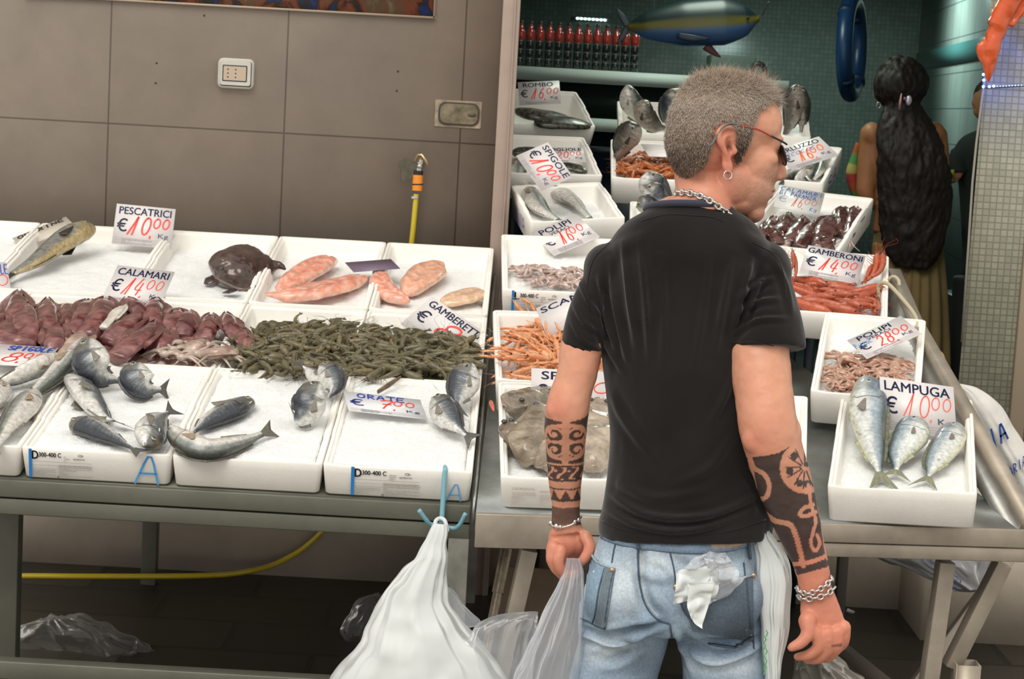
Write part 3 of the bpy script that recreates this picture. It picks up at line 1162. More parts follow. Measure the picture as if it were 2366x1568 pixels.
fit('C5', (1412, 409), (1640, 420), (1411, 326), 6.85, 6.88, 7.24, .10, .05, 'foam box of orange shrimps left of the head of the man', None, right=False)
fit('R5', (1690, 404), (1902, 424), (1945, 346), 6.92, 6.84, 7.24, .085, .045, 'foam box of hake with blue pen marks on its side', 'ice under the hake')
fit('L6', (1150, 282), (1377, 293), (1332, 217), 7.24, 7.32, 7.62, .085, .045, 'highest foam box by the door frame, holding dark turbot', None)
fit('C6', (1430, 305), (1648, 313), (1427, 238), 7.27, 7.30, 7.65, .085, .045, 'highest foam box in the middle, with fish heads standing up', None, right=False)
fit('R6', (1662, 306), (1874, 318), (1864, 250), 7.29, 7.26, 7.66, .085, .045, 'highest foam box at the right of the head of the man', 'ice around the upright brown spiny fish')

# stepped rack inside the shop that carries the upper boxes
RK = M_('dark_rack', (.02, .03, .035), .5, .3)
t = thing('display_rack', 'dark stepped rack in the shop doorway carrying the upper foam boxes', 'rack', (.6, 7.0, 0))
for (k1, k2) in (('L4', 'R4'), ('L5', 'R5'), ('L6', 'R6')):
    a_, b_ = BOXES[k1], BOXES[k2]
    x0, x1 = a_.O[0] + .05, b_.O[0] + b_.w + .0
    ym = max(a_.O[1], b_.O[1]) + .12
    zm = min(BOXES[k].P(BOXES[k].w / 2, .12)[2] for k in (k1, k2, 'C' + k1[1])) - .02
    put('shelf', G().box(((x0 + x1) / 2, ym + .12, zm - .01), (x1 - x0, .24, .02)), RK, t, smooth=False)
    for xx in (x0 + .03, (x0 + x1) / 2, x1 - .03):
        put('post', G().box((xx, ym + .14, (zm - .02) / 2 + (.12 if ym > 6.95 else 0)), (.03, .03, zm - .02 - (.24 if ym > 6.95 else 0))), RK, t, smooth=False)
for key in BOXES:
    pass


# ================================================================== FLAT PANELS (labels, tags)
BLUE = (.010, .014, .085)
BLK = (.012, .011, .011)
RED = (.80, .045, .03)
ORG = (.85, .16, .03)
PEN = (.02, .07, .38)
GRY = (.32, .28, .32)
PINK = (.66, .42, .45)


class Panel:
    """2D drawing surface: O lower-left, U and V edge vectors, N outward"""

    def __init__(s, O, U, V, N=None):
        s.O, s.U, s.V = map(lambda a: np.asarray(a, float), (O, U, V))
        s.N = nrm(np.cross(U, V)) if N is None else nrm(N)
        s.w, s.h = np.linalg.norm(U), np.linalg.norm(V)

    def m(s, P2, e):
        P2 = np.asarray(P2)
        return s.O + np.outer(P2[:, 0], s.U) + np.outer(P2[:, 1], s.V) + s.N * e

    def text(s, g, txt, x, y, w, h, col, e=.0006, shear=0.0, bold=0):
        V, F = text_geo(txt, shear)
        if not len(V):
            return
        Q = V * (w, h) + (x, y)
        g.add(s.m(Q, e), F, col)
        if bold:
            for dx, dy in ((bold, 0), (0, bold), (-bold, 0)):
                g.add(s.m(Q + (dx, dy * s.w / s.h), e + .00002 * (1 + dx)), F, col)

    def hand(s, g, txt, x, y, w, h, col, th=.012, slant=.15, e=.0007):
        # stroke thickness is given as a share of the panel width
        V, F = strokes(txt, x * s.w, y * s.h, w * s.w, h * s.h, th * s.w, slant)
        if len(V):
            g.add(s.m(V / (s.w, s.h), e), F, col)

    def rect(s, g, x, y, w, h, col, e=.0005):
        g.add(s.m([(x, y), (x + w, y), (x + w, y + h), (x, y + h)], e), [(0, 1, 2, 3)], col)


def small_print(p, g, x, y, w, h, rows, col, seed=0, e=.0006):
    r = random.Random(seed)
    for i in range(rows):
        yy = y + h * (rows - 1 - i) / rows
        xx = x
        while xx < x + w - .01:
            ln = min(r.uniform(.03, .14) * w, x + w - xx)
            p.rect(g, xx, yy, ln, h / rows * .42, col, e)
            xx += ln + w * .015
            if r.random() < .08:
                break


def front_panel(b, x0, x1, out=.0018):
    """panel on the front wall of a box between shares x0..x1 of its width"""
    O = b.P(b.w * x0, -out * .2, 0)
    return Panel(O - b.ey * .0004, b.ex * b.w * (x1 - x0), b.ez * b.h, -b.ey)


def fish_box_label(b, x0, x1, big, seed):
    p = front_panel(b, x0, x1)
    g = G()
    p.rect(g, 0, .06, .045, .92, (.02, .20, .55))
    o = put('blue_stripe', g, INK, b.thing, smooth=False)
    g = G()
    p.text(g, big, .05, .66, .09, .26, BLK, bold=.004)
    p.text(g, '300-400 C', .15, .74, .33, .14, BLK, bold=.002)
    p.text(g, 'epidavros', .66, .66, .17, .09, (.05, .05, .05))
    p.hand(g, 'C', .72, .80, .07, .06, (.05, .05, .05), .006)
    p.hand(g, 'o', .77, .80, .04, .06, (.05, .05, .05), .006)
    small_print(p, g, .52, .62, .1, .2, 3, (.45, .43, .40), seed)
    for y in (.58, .46, .36):
        p.rect(g, .05, y, .88, .008, (.25, .24, .22))
    small_print(p, g, .06, .07, .34, .28, 5, (.36, .34, .32), seed + 1)
    small_print(p, g, .44, .07, .50, .46, 8, (.36, .34, .32), seed + 2)
    p.hand(g, 'o', .42, .08, .03, .09, BLK, .006)
    put('printing', g, INK, b.thing, smooth=False)


fish_box_label(BOXES['F1'], .05, .50, 'D', 3)
fish_box_label(BOXES['F3'], .19, .68, 'D', 4)
fish_box_label(BOXES['L3'], .08, .52, 'L', 5)
for key, x0, x1 in (('F1', .74, .98), ('F3', .82, .97)):
    p = front_panel(BOXES[key], x0, x1)
    g = G()
    p.hand(g, 'A', .05, .05, .75, .9 if key == 'F1' else .55, (.08, .33, .70), .06, .1)
    put('crayon_letter', g, INK, BOXES[key].thing, smooth=False)
p = front_panel(BOXES['L1'], .06, .9)
g = G()
p.text(g, 'K.GEORGIOU S.A.', .02, .62, .18, .07, (.45, .36, .33))
p.text(g, 'SPARUS AURATA', .24, .55, .15, .06, (.45, .36, .33))
small_print(p, g, .02, .12, .2, .45, 7, (.55, .47, .43), 5)
small_print(p, g, .24, .12, .16, .38, 6, (.55, .47, .43), 6)
put('printing', g, INK, BOXES['L1'].thing, smooth=False)
# blue pen squiggles on box sides
for key, side in (('R5', 1), ('L4', 0)):
    b = BOXES[key]
    if side:
        p = Panel(b.P(b.w + .0006, 0, 0), b.ey * b.l, b.ez * b.h, b.ex)
    else:
        p = Panel(b.P(-.0006, b.l, 0), -b.ey * b.l, b.ez * b.h, -b.ex)
    g = G()
    p.hand(g, 'SA' if side else 'NINA', .25, .25, .45, .5, PEN, .012)
    put('pen_mark', g, INK, b.thing, smooth=False)
# ================================================================== PRICE TAGS
def tagcard(name_label, TL, TR, BL, dT, dB, dR=None, title='', price=('10', '00'), title_kind='print', tcol=BLUE, pcol=RED, euro=True, kg='Kg', sub=None, extra=None, prints=True, cardcol=(.74, .70, .69), group='price tags stuck in the ice', th=.016, tx=(.06, .88), px_=(.27, .33, .64, .30), plain=False, pscale=1.0):
    a, c = at(*TL, dT), at(*BL, dB)
    b = at(*TR, dT if dR is None else dR)
    U, V = b - a, a - c
    p = Panel(c, U, V)
    if np.dot(p.N, p.O - CAM) > 0:
        p.N = -p.N
    loc = c + U / 2
    t = thing('price_tag', name_label, 'price tag', loc, group)
    T = .0012
    q = [p.m([(0, 0), (1, 0), (1, 1), (0, 1)], 0), p.m([(0, 0), (1, 0), (1, 1), (0, 1)], -T)]
    g = G().add(np.concatenate(q), [(0, 1, 2, 3), (7, 6, 5, 4), (0, 4, 5, 1), (1, 5, 6, 2), (2, 6, 7, 3), (3, 7, 4, 0)], cardcol)
    put('card', g, CARD, t, smooth=False)
    if not plain:
        if title:
            g = G()
            if title_kind == 'print':
                p.text(g, title, tx[0], .76, tx[1], .18, tcol, bold=.0035)
                if sub:
                    p.text(g, sub, .26, .64, .42, .10, tcol, bold=.0015)
            else:
                lines = title.split('|')
                for i, ln in enumerate(lines):
                    hh = .20 if len(lines) == 1 else .15
                    p.hand(g, ln, tx[0] + .02, .94 - hh - i * .19, tx[1] * (1 if i == 0 else .85), hh, tcol, th * 1.3, .1)
            put('lettering', g, INK, t, smooth=False)
        if price:
            g = G()
            x, y, w0, w1 = px_
            if euro == 'hand':
                g2 = G()
                p.hand(g2, '€', .04, .30, .2, .26, PEN, .010)
                put('euro_sign', g2, INK, t, smooth=False)
            elif euro:
                g2 = G()
                p.text(g2, '€', .05, .32, .17, .33, tcol if tcol != BLK else BLUE, bold=.003)
                put('euro_sign', g2, INK, t, smooth=False)
            p.hand(g, price[0], x, y - .03, w0, .44 * pscale, pcol, th * 1.25, .35)
            if price[0]: p.hand(g, ',', x + w0 - .01, y - .06, .07, .12, pcol, th * 1.25, .1)
            p.hand(g, price[1], w1, y + .16, .29, .25 * pscale, pcol, th, .2)
            if g.n: put('price_writing', g, INK, t, smooth=False)
        g = G()
        if kg:
            if kg == 'hand':
                p.hand(g, 'Kg', .76, .12, .16, .15, PEN, .009)
            else:
                p.text(g, kg, .76, .19, .17, .15, BLUE)
        if prints:
            for i, yy in enumerate((.155, .105, .055)):
                p.rect(g, .03, yy, .94, .006, GRY)
            for xx in (.16, .28, .30, .52, .55):
                p.rect(g, xx, .01, .004, .15, GRY)
            small_print(p, g, .17, .02, .5, .15, 3, GRY, len(name_label))
        if g.n:
            put('small_print', g, INK, t, smooth=False)
        if extra:
            g = G()
            extra(p, g)
            put('pen_note', g, INK, t, smooth=False)
    # pick that holds the tag
    f = c + U * .5
    return t, p


tagcard('price tag PESCATRICI 10,00 standing against the tiled wall', (270, 470), (406, 483), (258, 562), 6.50, 6.44, title='PESCATRICI', price=('10', '00'), th=.026, px_=(.24, .30, .36, .64))
tagcard('price tag CALAMARI 14,00 above the red squid', (272, 612), (404, 628), (232, 697), 5.96, 5.80, title='CALAMARI', price=('14', '00'), th=.018, px_=(.27, .30, .30, .62))
tagcard('handwritten SPIGOLE tag priced 8,00 lying on the fish at the left edge', (-20, 793), (136, 803), (-62, 838), 5.30, 5.14, title='SPIGOLE', title_kind='hand', tcol=(.02, .06, .35), price=('8', '00'), th=.028, euro=False, tx=(.28, .66), px_=(.30, .22, .26, .60), prints=False)
tagcard('price tag cut by the left photo edge, only its right end in view', (-95, 598), (14, 606), (-78, 700), 5.98, 5.84, title='LE', title_kind='hand', tcol=(.02, .06, .35), price=('', '0'), euro=False, th=.02, tx=(.82, .16), px_=(.5, .3, .1, .68))
tagcard('purple-grey card seen from behind over the pink fillets', (797, 606), (903, 598), (817, 628), 6.33, 6.22, plain=True, cardcol=(.18, .13, .19))
tagcard('tilted GAMBERETTI tag half buried in green shrimps', (998, 684), (1128, 774), (925, 748), 5.82, 5.80, 5.74, title='GAMBERETTI', price=('8', ''), th=.026, px_=(.36, .32, .34, .6), kg='')
tagcard('ORATE tag priced 7,00 resting on the front ice', (793, 903), (971, 923), (806, 948), 5.03, 4.93, title='ORATE', title_kind='hand', tcol=(.02, .05, .35), price=('7', '00'), th=.018, tx=(.14, .62), px_=(.40, .34, .18, .60), cardcol=(.72, .72, .74))
tagcard('price tag ROMBO 16,00 by the steel door frame', (1196, 190), (1292, 186), (1200, 243), 7.44, 7.40, title='ROMBO', price=('16', '00'), th=.020, tx=(.12, .72), px_=(.30, .28, .30, .66))
tagcard('steeply tilted SPIGOLE tag priced 10,00', (1266, 328), (1325, 409), (1192, 360), 6.60, 6.60, 6.52, title='SPIGOLE', price=('10', '00'), th=.026, px_=(.24, .28, .36, .62))
tagcard('SOGLIOLE tag half hidden behind the steep SPIGOLE tag', (1256, 341), (1347, 340), (1262, 375), 7.06, 6.98, title='SOGLIOLE', price=('20', '00'), th=.020, euro=False, px_=(.28, .3, .3, .62))
tagcard('POLIPI VERACI tag priced 16,00 left of the shoulder', (1227, 537), (1331, 494), (1280, 591), 6.26, 6.12, 6.28, title='POLIPI', sub='VERACI', price=('16', '00'), th=.020, px_=(.34, .26, .26, .60), tx=(.12, .66))
tagcard('blank side of a white card over the orange shrimps', (1480, 332), (1585, 336), (1499, 361), 7.06, 6.98, plain=True)
tagcard('MERLUZZO tag priced 16,00 beside the sunglasses', (1783, 350), (1892, 315), (1828, 394), 7.06, 6.98, 7.04, title='MERLUZZO', price=('16', '00'), pcol=ORG, th=.024, euro=True, px_=(.34, .26, .26, .60), tx=(.02, .9), extra=lambda p, g: p.hand(g, 'CCCCCC', .12, .56, .6, .14, (.06, .14, .5), .012, .8))
tagcard('handwritten CALAMARI DI PARANZA tag over the dark squid', (1802, 426), (1906, 447), (1787, 477), 6.74, 6.62, title='CALAMARI|DI PARANZA', title_kind='hand', tcol=PEN, price=('16', '00'), th=.012, euro='hand', kg='hand', px_=(.36, .2, .22, .60), tx=(.02, .94), prints=False, pcol=(.6, .06, .04), cardcol=(.66, .66, .62))
tagcard('price tag GAMBERONI 14,00 on the red prawns', (1868, 566), (2001, 591), (1845, 631), 6.20, 6.06, title='GAMBERONI', price=('14', '00'), th=.020, px_=(.30, .28, .28, .62), tx=(.03, .93))
tagcard('tilted POLIPI VERACI tag priced 28,00 with a blue pen note', (1957, 786), (2081, 729), (2003, 829), 5.60, 5.48, 5.64, title='POLIPI', sub='VERACI', price=('28', '00'), th=.020, px_=(.34, .22, .27, .64), tx=(.14, .60), extra=lambda p, g: p.hand(g, 'Piccoc', .0, .52, .30, .2, (.03, .25, .65), .012, .1))
tagcard('price tag LAMPUGA 10,00 behind the three silver fish', (2032, 869), (2203, 894), (2039, 990), 5.16, 5.10, title='LAMPUGA', price=('10', '00'), th=.014, px_=(.30, .34, .34, .66), pcol=(.85, .12, .09))
tagcard('SCAMPI tag partly hidden behind the black sleeve', (1238, 712), (1372, 655), (1264, 778), 5.52, 5.44, 5.54, title='SCAMPI', price=('', ''), euro=False, kg='', prints=False)
tagcard('tag beginning SP behind the elbow at the brown rays', (1228, 850), (1398, 858), (1226, 952), 5.03, 4.99, title='SP', price=('', '0'), th=.016, tx=(.14, .24), kg='Kg', px_=(.5, .34, .2, .80))
tagcard('handwritten OMBRINE card under the yellow croaker', (28, 550), (152, 500), (50, 574), 6.50, 6.42, 6.52, title='OMBRINE', title_kind='hand', tcol=BLK, price=None, th=.022, kg='', prints=False, cardcol=(.55, .50, .42), tx=(.05, .85))
# small wooden stick by the ORATE tag
b = BOXES['F2']
tag(put('wooden_stick', G().tube([at(873, 905, 5.12), at(900, 888, 5.16), at(926, 870, 5.20)], [.006, .008, .004], 6, flat=.5), M_('old_wood', (.16, .11, .06), .7, var=(60, .5))), 'dark splintered wooden stick above the ORATE tag', 'stick')
# ================================================================== FISH
def fish(name, label, spine, side, H, T, dors=1, kind='bream', eye=.11, b=None, tail=True, group=None, seed=0, pec=True, sc=1.0, mouth=0.0, cat='fish'):
    """spine: world points nose->tail; side: direction of the upper flank; dors: which way the back points"""
    n = 46
    P = crom(spine, n)
    L = np.linalg.norm(np.diff(P, axis=0), axis=1).sum()
    t = np.linspace(0, 1, n)
    fk = 'croaker' if kind == 'grouper' else kind
    PR = {
        # t, up, down, thick
        'bream': ([0, .03, .10, .22, .36, .55, .75, .90, 1], [.06, .35, .80, 1.0, 1.0, .80, .46, .20, .17], [.06, .22, .52, .82, .95, .80, .42, .18, .17], [.10, .35, .70, .95, 1.0, .80, .48, .20, .10]),
        'bass': ([0, .03, .12, .25, .4, .6, .8, .93, 1], [.08, .30, .68, .92, 1.0, .82, .48, .30, .28], [.08, .26, .6, .88, 1., .8, .44, .28, .27], [.12, .42, .80, 1., 1., .82, .48, .25, .12]),
        'lampuga': ([0, .02, .08, .2, .35, .55, .75, .92, 1], [.15, .55, .9, 1., .95, .78, .50, .20, .15], [.1, .25, .6, .9, 1., .8, .46, .18, .14], [.15, .45, .8, 1., 1., .8, .5, .2, .12]),
        'croaker': ([0, .03, .12, .25, .4, .6, .8, .93, 1], [.2, .45, .8, 1., .95, .75, .5, .34, .3], [.2, .45, .75, .95, 1., .8, .5, .3, .28], [.3, .6, .95, 1., 1., .8, .5, .3, .2]),
        'sole': ([0, .05, .2, .4, .6, .8, .95, 1], [.2, .6, .95, 1, .95, .7, .3, .2], [.2, .6, .95, 1, .95, .7, .3, .2], [.4, .7, 1, 1, 1, .8, .4, .3]),
    }[fk]
    up = np.interp(t, PR[0], PR[1])
    dn = np.interp(t, PR[0], PR[2])
    tk = np.interp(t, PR[0], PR[3])
    k = np.array([.25, .5, .25])
    for arr in (up, dn, tk):
        a = np.convolve(np.pad(arr, 1, 'edge'), k, 'valid')
        arr[1:-1] = a[1:-1]
    Tn, S, B = frames(P, side)
    D = B * dors
    m = 28
    a = np.linspace(0, 2 * math.pi, m, endpoint=False)
    sn, cs = np.sin(a), np.cos(a)
    ss = np.sign(cs) * np.abs(cs) ** .85
    rings, cols = [], []
    for i in range(n):
        h = np.where(sn > 0, up[i], dn[i]) * H * sn
        # flatten toward the keel so the section is a fish, not an egg
        w = tk[i] * T * ss * (1 - .28 * np.clip(-sn, 0, 1) ** 2)
        rings.append(P[i] + np.outer(h, D[i]) + np.outer(w, S[i]))
        y = sn
        tt = np.full(m, t[i])
        Q = np.stack([tt * 30, y * 3, cs * 2], 1)
        ns = vnoise(Q, 1.0, seed + 3)
        ns2 = vnoise(Q * (1, 6, 1), 2.3, seed + 5)
        if kind == 'bream':
            c = mixc((.62, .61, .57), (.15, .17, .185), sstep(-.40, .10, y + ns * .12))
            c = mixc(c, (.028, .034, .046), sstep(.10, .70, y + ns * .15))
            c = c * (1 - .35 * (np.sin(t[i] * 150 + y * 9) > .3) * (y > -.2) * (np.abs(y) < .9))[:, None]
            c = c * (1 + .30 * ns2[:, None] * (np.abs(y) < .8)[:, None])
            hd = sstep(.27, .22, tt)
            c = mixc(c, (.18, .17, .14), hd * .55 * (y > -.2))
            c = mixc(c, (.03, .03, .035), sstep(.03, .0, np.abs(tt - .255 - .03 * (1 - y ** 2))) * .75 * (y > -.75))
            c = mixc(c, (.35, .23, .08), sstep(.05, .0, np.abs(tt - .10)) * sstep(.30, .75, y) * .5)
        elif kind == 'bass':
            c = mixc((.66, .63, .58), (.30, .32, .30), sstep(-.2, .25, y + ns * .1))
            c = mixc(c, (.055, .062, .050), sstep(.25, .75, y + ns * .1))
            c = mixc(c, (.10, .11, .10), sstep(.07, .02, np.abs(y - .18)) * .5)
            c = mixc(c, (.30, .16, .10), sstep(.025, .0, np.abs(tt - .24)) * .5)
            c = c * (1 + .15 * ns2[:, None])
        elif kind == 'lampuga':
            c = mixc((.66, .68, .66), (.30, .37, .42), sstep(-.2, .35, y + ns * .12))
            c = mixc(c, (.055, .085, .085), sstep(.40, .90, y + ns * .1))
            c = mixc(c, (.55, .52, .25), sstep(-.55, -.95, y) * .45)
            sp = (vnoise(Q * (2.2, 3.0, 1), 2.2, seed + 8) > .62) * 1.0
            c = mixc(c, (.08, .10, .13), sp * .45)
            c = mixc(c, (.12, .13, .13), sstep(.22, .18, tt) * .45)
        elif kind == 'croaker':
            c = mixc((.46, .36, .18), (.22, .22, .20), sstep(-.85, -.45, y + ns * .15))
            c = mixc(c, (.10, .10, .085), sstep(.2, .8, y + ns * .2))
            c = mixc(c, (.36, .27, .11), sstep(.30, .18, tt) * .7)
            c = mixc(c, (.05, .045, .03), sstep(.35, .6, ns) * .35)
            c = c * (1 + .2 * ns2[:, None])
        elif kind == 'grouper':
            c = mixc((.34, .29, .24), (.10, .085, .07), sstep(-.5, .3, y + ns * .4))
            c = mixc(c, (.04, .035, .028), sstep(.2, .8, y + ns * .2))
            c = c * (1 + .3 * ns2[:, None])
        else:
            c = mixc((.085, .08, .055), (.022, .023, .018), sstep(-.3, .4, ns))
        cols.append(np.clip(c, 0.004, .95))
    g = G()
    V, F = loft_geo(rings, True)
    C = np.concatenate(cols + [cols[0].mean(0)[None], cols[-1].mean(0)[None]])
    g.add(V, F, C)
    th = thing(name, label, cat, P[n // 2] - S[n // 2] * T, group)
    put('body', g, FISHM, th, sharp=None)
    # head plate: gill cover edge
    i = int(.255 * n)
    arc = np.linspace(-1.0, .75, 12)
    for sd in (1, -1):
        pts = []
        for q in arc:
            ii = min(n - 1, max(0, int((.265 + .035 * (1 - q * q) - .02) * n)))
            hh = (up[ii] if q > 0 else dn[ii]) * H * q * .9
            ww = tk[ii] * T * math.sqrt(max(0.02, 1 - (q * .9) ** 2)) ** .85
            pts.append(P[ii] + D[ii] * hh + S[ii] * ww * sd * (1 - .22 * max(0, -q * .9) ** 2))
        put('gill_cover', G().tube(crom(pts, 24), np.linspace(.0004, .0012, 24) * sc * (L / .3), 6, (.15, .135, .125) if kind != 'croaker' else (.2, .14, .05)), FISHM, th, sharp=None)
    # eyes
    ie = eye * n
    i0 = int(ie)
    for sd in (1, -1):
        er = H * .20 if kind in ('bream',) else H * .20
        if kind == 'bass': er = H * .19
        if kind == 'lampuga': er = H * .15
        yy = .34 if kind != 'lampuga' else .12
        if kind == 'sole': er = H * .06
        wz = tk[i0] * T * (1 - yy ** 2) ** .42
        c0 = P[i0] + D[i0] * up[i0] * H * yy + S[i0] * sd * (wz - er * .25)
        Ve, Fe = ell_geo(14)
        ax = np.array([Tn[i0], D[i0], S[i0] * sd])
        ce = mixc((.42, .38, .26) if kind != 'lampuga' else (.6, .62, .6), (.004, .004, .005), (Ve[:, 2] > .80) * 1.0)
        ce = mixc(ce, (.03, .03, .03), (Ve[:, 2] < .35) * .8)
        g = G().add((Ve * (er, er, er * .62)) @ ax + c0, Fe, ce)
        put('eye', g, EYEM, th, sharp=None)
    # fins
    fc = {'bream': (.085, .08, .075), 'bass': (.13, .12, .09), 'lampuga': (.22, .22, .14), 'croaker': (.035, .028, .018), 'sole': (.05, .05, .035)}[fk]

    def fan(root, dirs, wid, name_, col, th_=.0009):
        """fin membrane: root points, tip points -> thin solid"""
        root, tip = np.asarray(root), np.asarray(dirs)
        k_ = len(root)
        nn = 4
        Vs = []
        for s_ in (1, -1):
            for j in range(nn + 1):
                f = j / nn
                q = root * (1 - f) + tip * f
                Vs.append(q + wid * s_ * th_ * (1 - .7 * f))
        Vs = np.array(Vs)
        g = G()
        V_ = Vs.reshape(-1, 3)
        F_ = []
        for s_ in (0, 1):
            o_ = s_ * (nn + 1) * k_
            for j in range(nn):
                for q in range(k_ - 1):
                    a_ = o_ + j * k_ + q
                    F_.append((a_, a_ + 1, a_ + k_ + 1, a_ + k_) if s_ == 0 else (a_ + k_, a_ + k_ + 1, a_ + 1, a_))
        H2 = (nn + 1) * k_
        for j in range(nn):
            for q in (0, k_ - 1):
                a_ = j * k_ + q
                F_.append((a_, a_ + k_, a_ + k_ + H2, a_ + H2) if q == 0 else (a_ + H2, a_ + H2 + k_, a_ + k_, a_))
        for q in range(k_ - 1):
            a_ = nn * k_ + q
            F_.append((a_, a_ + 1, a_ + 1 + H2, a_ + H2))
        rays = np.tile(np.arange(k_) % 2, (nn + 1) * 2)
        cc = np.asarray(col)[None] * (1 + .35 * (rays[:, None] - .5))
        g.add(V_, F_, np.clip(cc, .003, 1))
        put(name_, g, FINM, th, sharp=None)
    if tail:
        tl = L * {'bream': .20, 'bass': .17, 'lampuga': .24, 'croaker': .16, 'sole': .12}[fk]
        hw = H * {'bream': .72, 'bass': .85, 'lampuga': .95, 'croaker': .8, 'sole': .5}[fk]
        fork = {'bream': .42, 'bass': .30, 'lampuga': .62, 'croaker': .05, 'sole': -.2}[fk]
        kk = 11
        q = np.linspace(-1, 1, kk)
        dt = nrm(P[-1] - P[-4])
        root = np.array([P[-1] - dt * .004 + D[-1] * H * .17 * v for v in q])
        bend = S[-1] * L * .02 * math.sin(seed * 1.7)
        tip = np.array([P[-1] + dt * tl * (1 - fork + fork * abs(v) ** 1.2) + D[-1] * hw * v * (1 - .08 * abs(v)) + bend * v for v in q])
        fan(root, tip, S[-1], 'tail_fin', fc)
    # dorsal fin (folded low) and anal fin
    if kind != 'sole':
        a0, a1 = (.27, .82)
        ii = np.linspace(a0 * n, a1 * n, 18).astype(int)
        hgt = H * {'bream': .13, 'bass': .16, 'lampuga': .16, 'croaker': .12}[fk]
        root = np.array([P[i] + D[i] * up[i] * H * .96 for i in ii])
        w_ = np.sin(np.linspace(.25, math.pi - .15, 18)) ** .5 * (1 + .18 * (np.arange(18) % 2))
        tip = np.array([P[i] + D[i] * (up[i] * H + hgt * w_[j]) + Tn[i] * hgt * .7 for j, i in enumerate(ii)])
        fan(root, tip, S[ii], 'dorsal_fin', np.array(fc) * .7)
        ii = np.linspace(.62 * n, .82 * n, 8).astype(int)
        root = np.array([P[i] - D[i] * dn[i] * H * .96 for i in ii])
        w_ = np.linspace(1, .4, 8)
        tip = np.array([P[i] - D[i] * (dn[i] * H + hgt * w_[j]) + Tn[i] * hgt for j, i in enumerate(ii)])
        fan(root, tip, S[ii], 'anal_fin', np.array(fc) * 1.6)
    if pec:
        for sd in (1, -1):
            i = int(.30 * n)
            base = P[i] - D[i] * dn[i] * H * .18 + S[i] * sd * tk[i] * T * .99
            kk = 8
            q = np.linspace(-.5, .5, kk)
            pl = L * {'bream': .22, 'bass': .13, 'lampuga': .11, 'croaker': .17, 'sole': .08}[fk]
            root = np.array([base + D[i] * v * H * .10 for v in q])
            tip = np.array([base + Tn[i] * pl * (1 - .35 * abs(v - .2)) - D[i] * (pl * .22 - v * pl * .45) + S[i] * sd * (pl * .04) for v in q])
            fan(root, tip, S[i] * sd, 'pectoral_fin', {'bream': (.20, .18, .15), 'bass': (.30, .22, .14), 'lampuga': (.20, .17, .14), 'croaker': (.03, .02, .012), 'sole': (.05, .05, .03)}[fk])
    # mouth line
    for_ = nrm(P[0] - P[2])
    put('mouth', G().tube([P[1] + S[1] * T * .25 - D[1] * H * .1, P[0] + for_ * .001, P[1] - S[1] * T * .25 - D[1] * H * .1], .0016 * (L / .3), 6, (.10, .07, .06)), FISHM, th, sharp=None)
    return th


def lay(key, name, label, pts, H, T, dors=1, kind='bream', hs=None, roll=0.0, face=0.0, **k):
    """lay a fish on the ice of a box: pts = photo positions nose->tail, hs = heights of the mid-line above the ice"""
    b = BOXES[key]
    hs = [T * .75] * len(pts) if hs is None else hs
    if not hasattr(hs, '__len__'):
        hs = [hs] * len(pts)
    sp = [b.hit(x, y, b.ice + h) for (x, y), h in zip(pts, hs)]
    ax = nrm(np.asarray(sp[-1]) - np.asarray(sp[0]))
    s = nrm(b.ez - ax * np.dot(b.ez, ax))
    if face:
        v = nrm(CAM - sp[1])
        s = nrm(s * (1 - face) + nrm(v - ax * np.dot(v, ax)) * face)
    s = s * math.cos(roll) + np.cross(ax, s) * math.sin(roll)
    return fish(name, label, sp, s, H, T, dors, kind, **k)


GB = 'gilt-head breams on the front ice'
lay('F2', 'sea_bream', 'bream lying alone with its head to the upper right', [(580, 920), (530, 948), (480, 975), (447, 998)], .042, .024, -1, seed=1, group=GB)
lay('F1', 'sea_bream', 'bream with head left and tail at the front edge, lowest at left', [(162, 975), (205, 985), (255, 1010), (308, 1036)], .040, .024, 1, seed=2, group=GB)
lay('F1', 'sea_bream', 'pale bellied bream under the upright one, head to upper left', [(150, 868), (185, 895), (215, 935), (238, 962), (262, 972)], .042, .028, -1, seed=3, group=GB, hs=[.028, .03, .022, .02, .02], roll=-.35)
lay('F1', 'sea_bream', 'bream rearing up with its snout against the squid box', [(208, 782), (212, 830), (232, 868), (282, 880)], .050, .024, 1, seed=4, group=GB, hs=[.115, .085, .045, .025], face=1)
lay('F1', 'sea_bream', 'short bent bream beside the rearing one, head up', [(322, 838), (318, 872), (335, 898), (372, 900)], .046, .024, 1, seed=5, group=GB, hs=[.085, .06, .035, .025], face=1)
lay('F1', 'sea_bream', 'bream facing the street with its tail raised behind', [(335, 1030), (345, 1000), (365, 970), (390, 952)], .042, .026, 1, seed=6, group=GB, hs=[.03, .036, .034, .03], roll=.5)
lay('F2', 'sea_bream', 'white bellied bream lying on its back at the front edge', [(392, 982), (420, 1015), (480, 1038), (560, 1020), (605, 1002)], .032, .026, 1, 'bass', seed=7, group=GB, hs=[.055, .035, .028, .022, .02], roll=1.35)
lay('F2', 'sea_bream', 'bream sitting upright with head up, left of the ORATE tag', [(735, 882), (722, 920), (708, 950), (690, 968), (680, 960)], .044, .026, 1, seed=8, group=GB, hs=[.10, .075, .045, .028, .02], face=1)
lay('F2', 'sea_bream', 'dark bream head pressed to the box rim behind the upright bream', [(738, 845), (762, 868), (775, 895), (760, 918)], .036, .024, -1, seed=9, group=GB, hs=[.075, .06, .045, .03], tail=False, face=1)
lay('F2', 'sea_bream', 'dark bream with tail fanned over the green shrimps', [(770, 905), (742, 880), (715, 858), (700, 845)], .028, .02, 1, seed=10, group=GB, hs=[.03, .04, .05, .062])
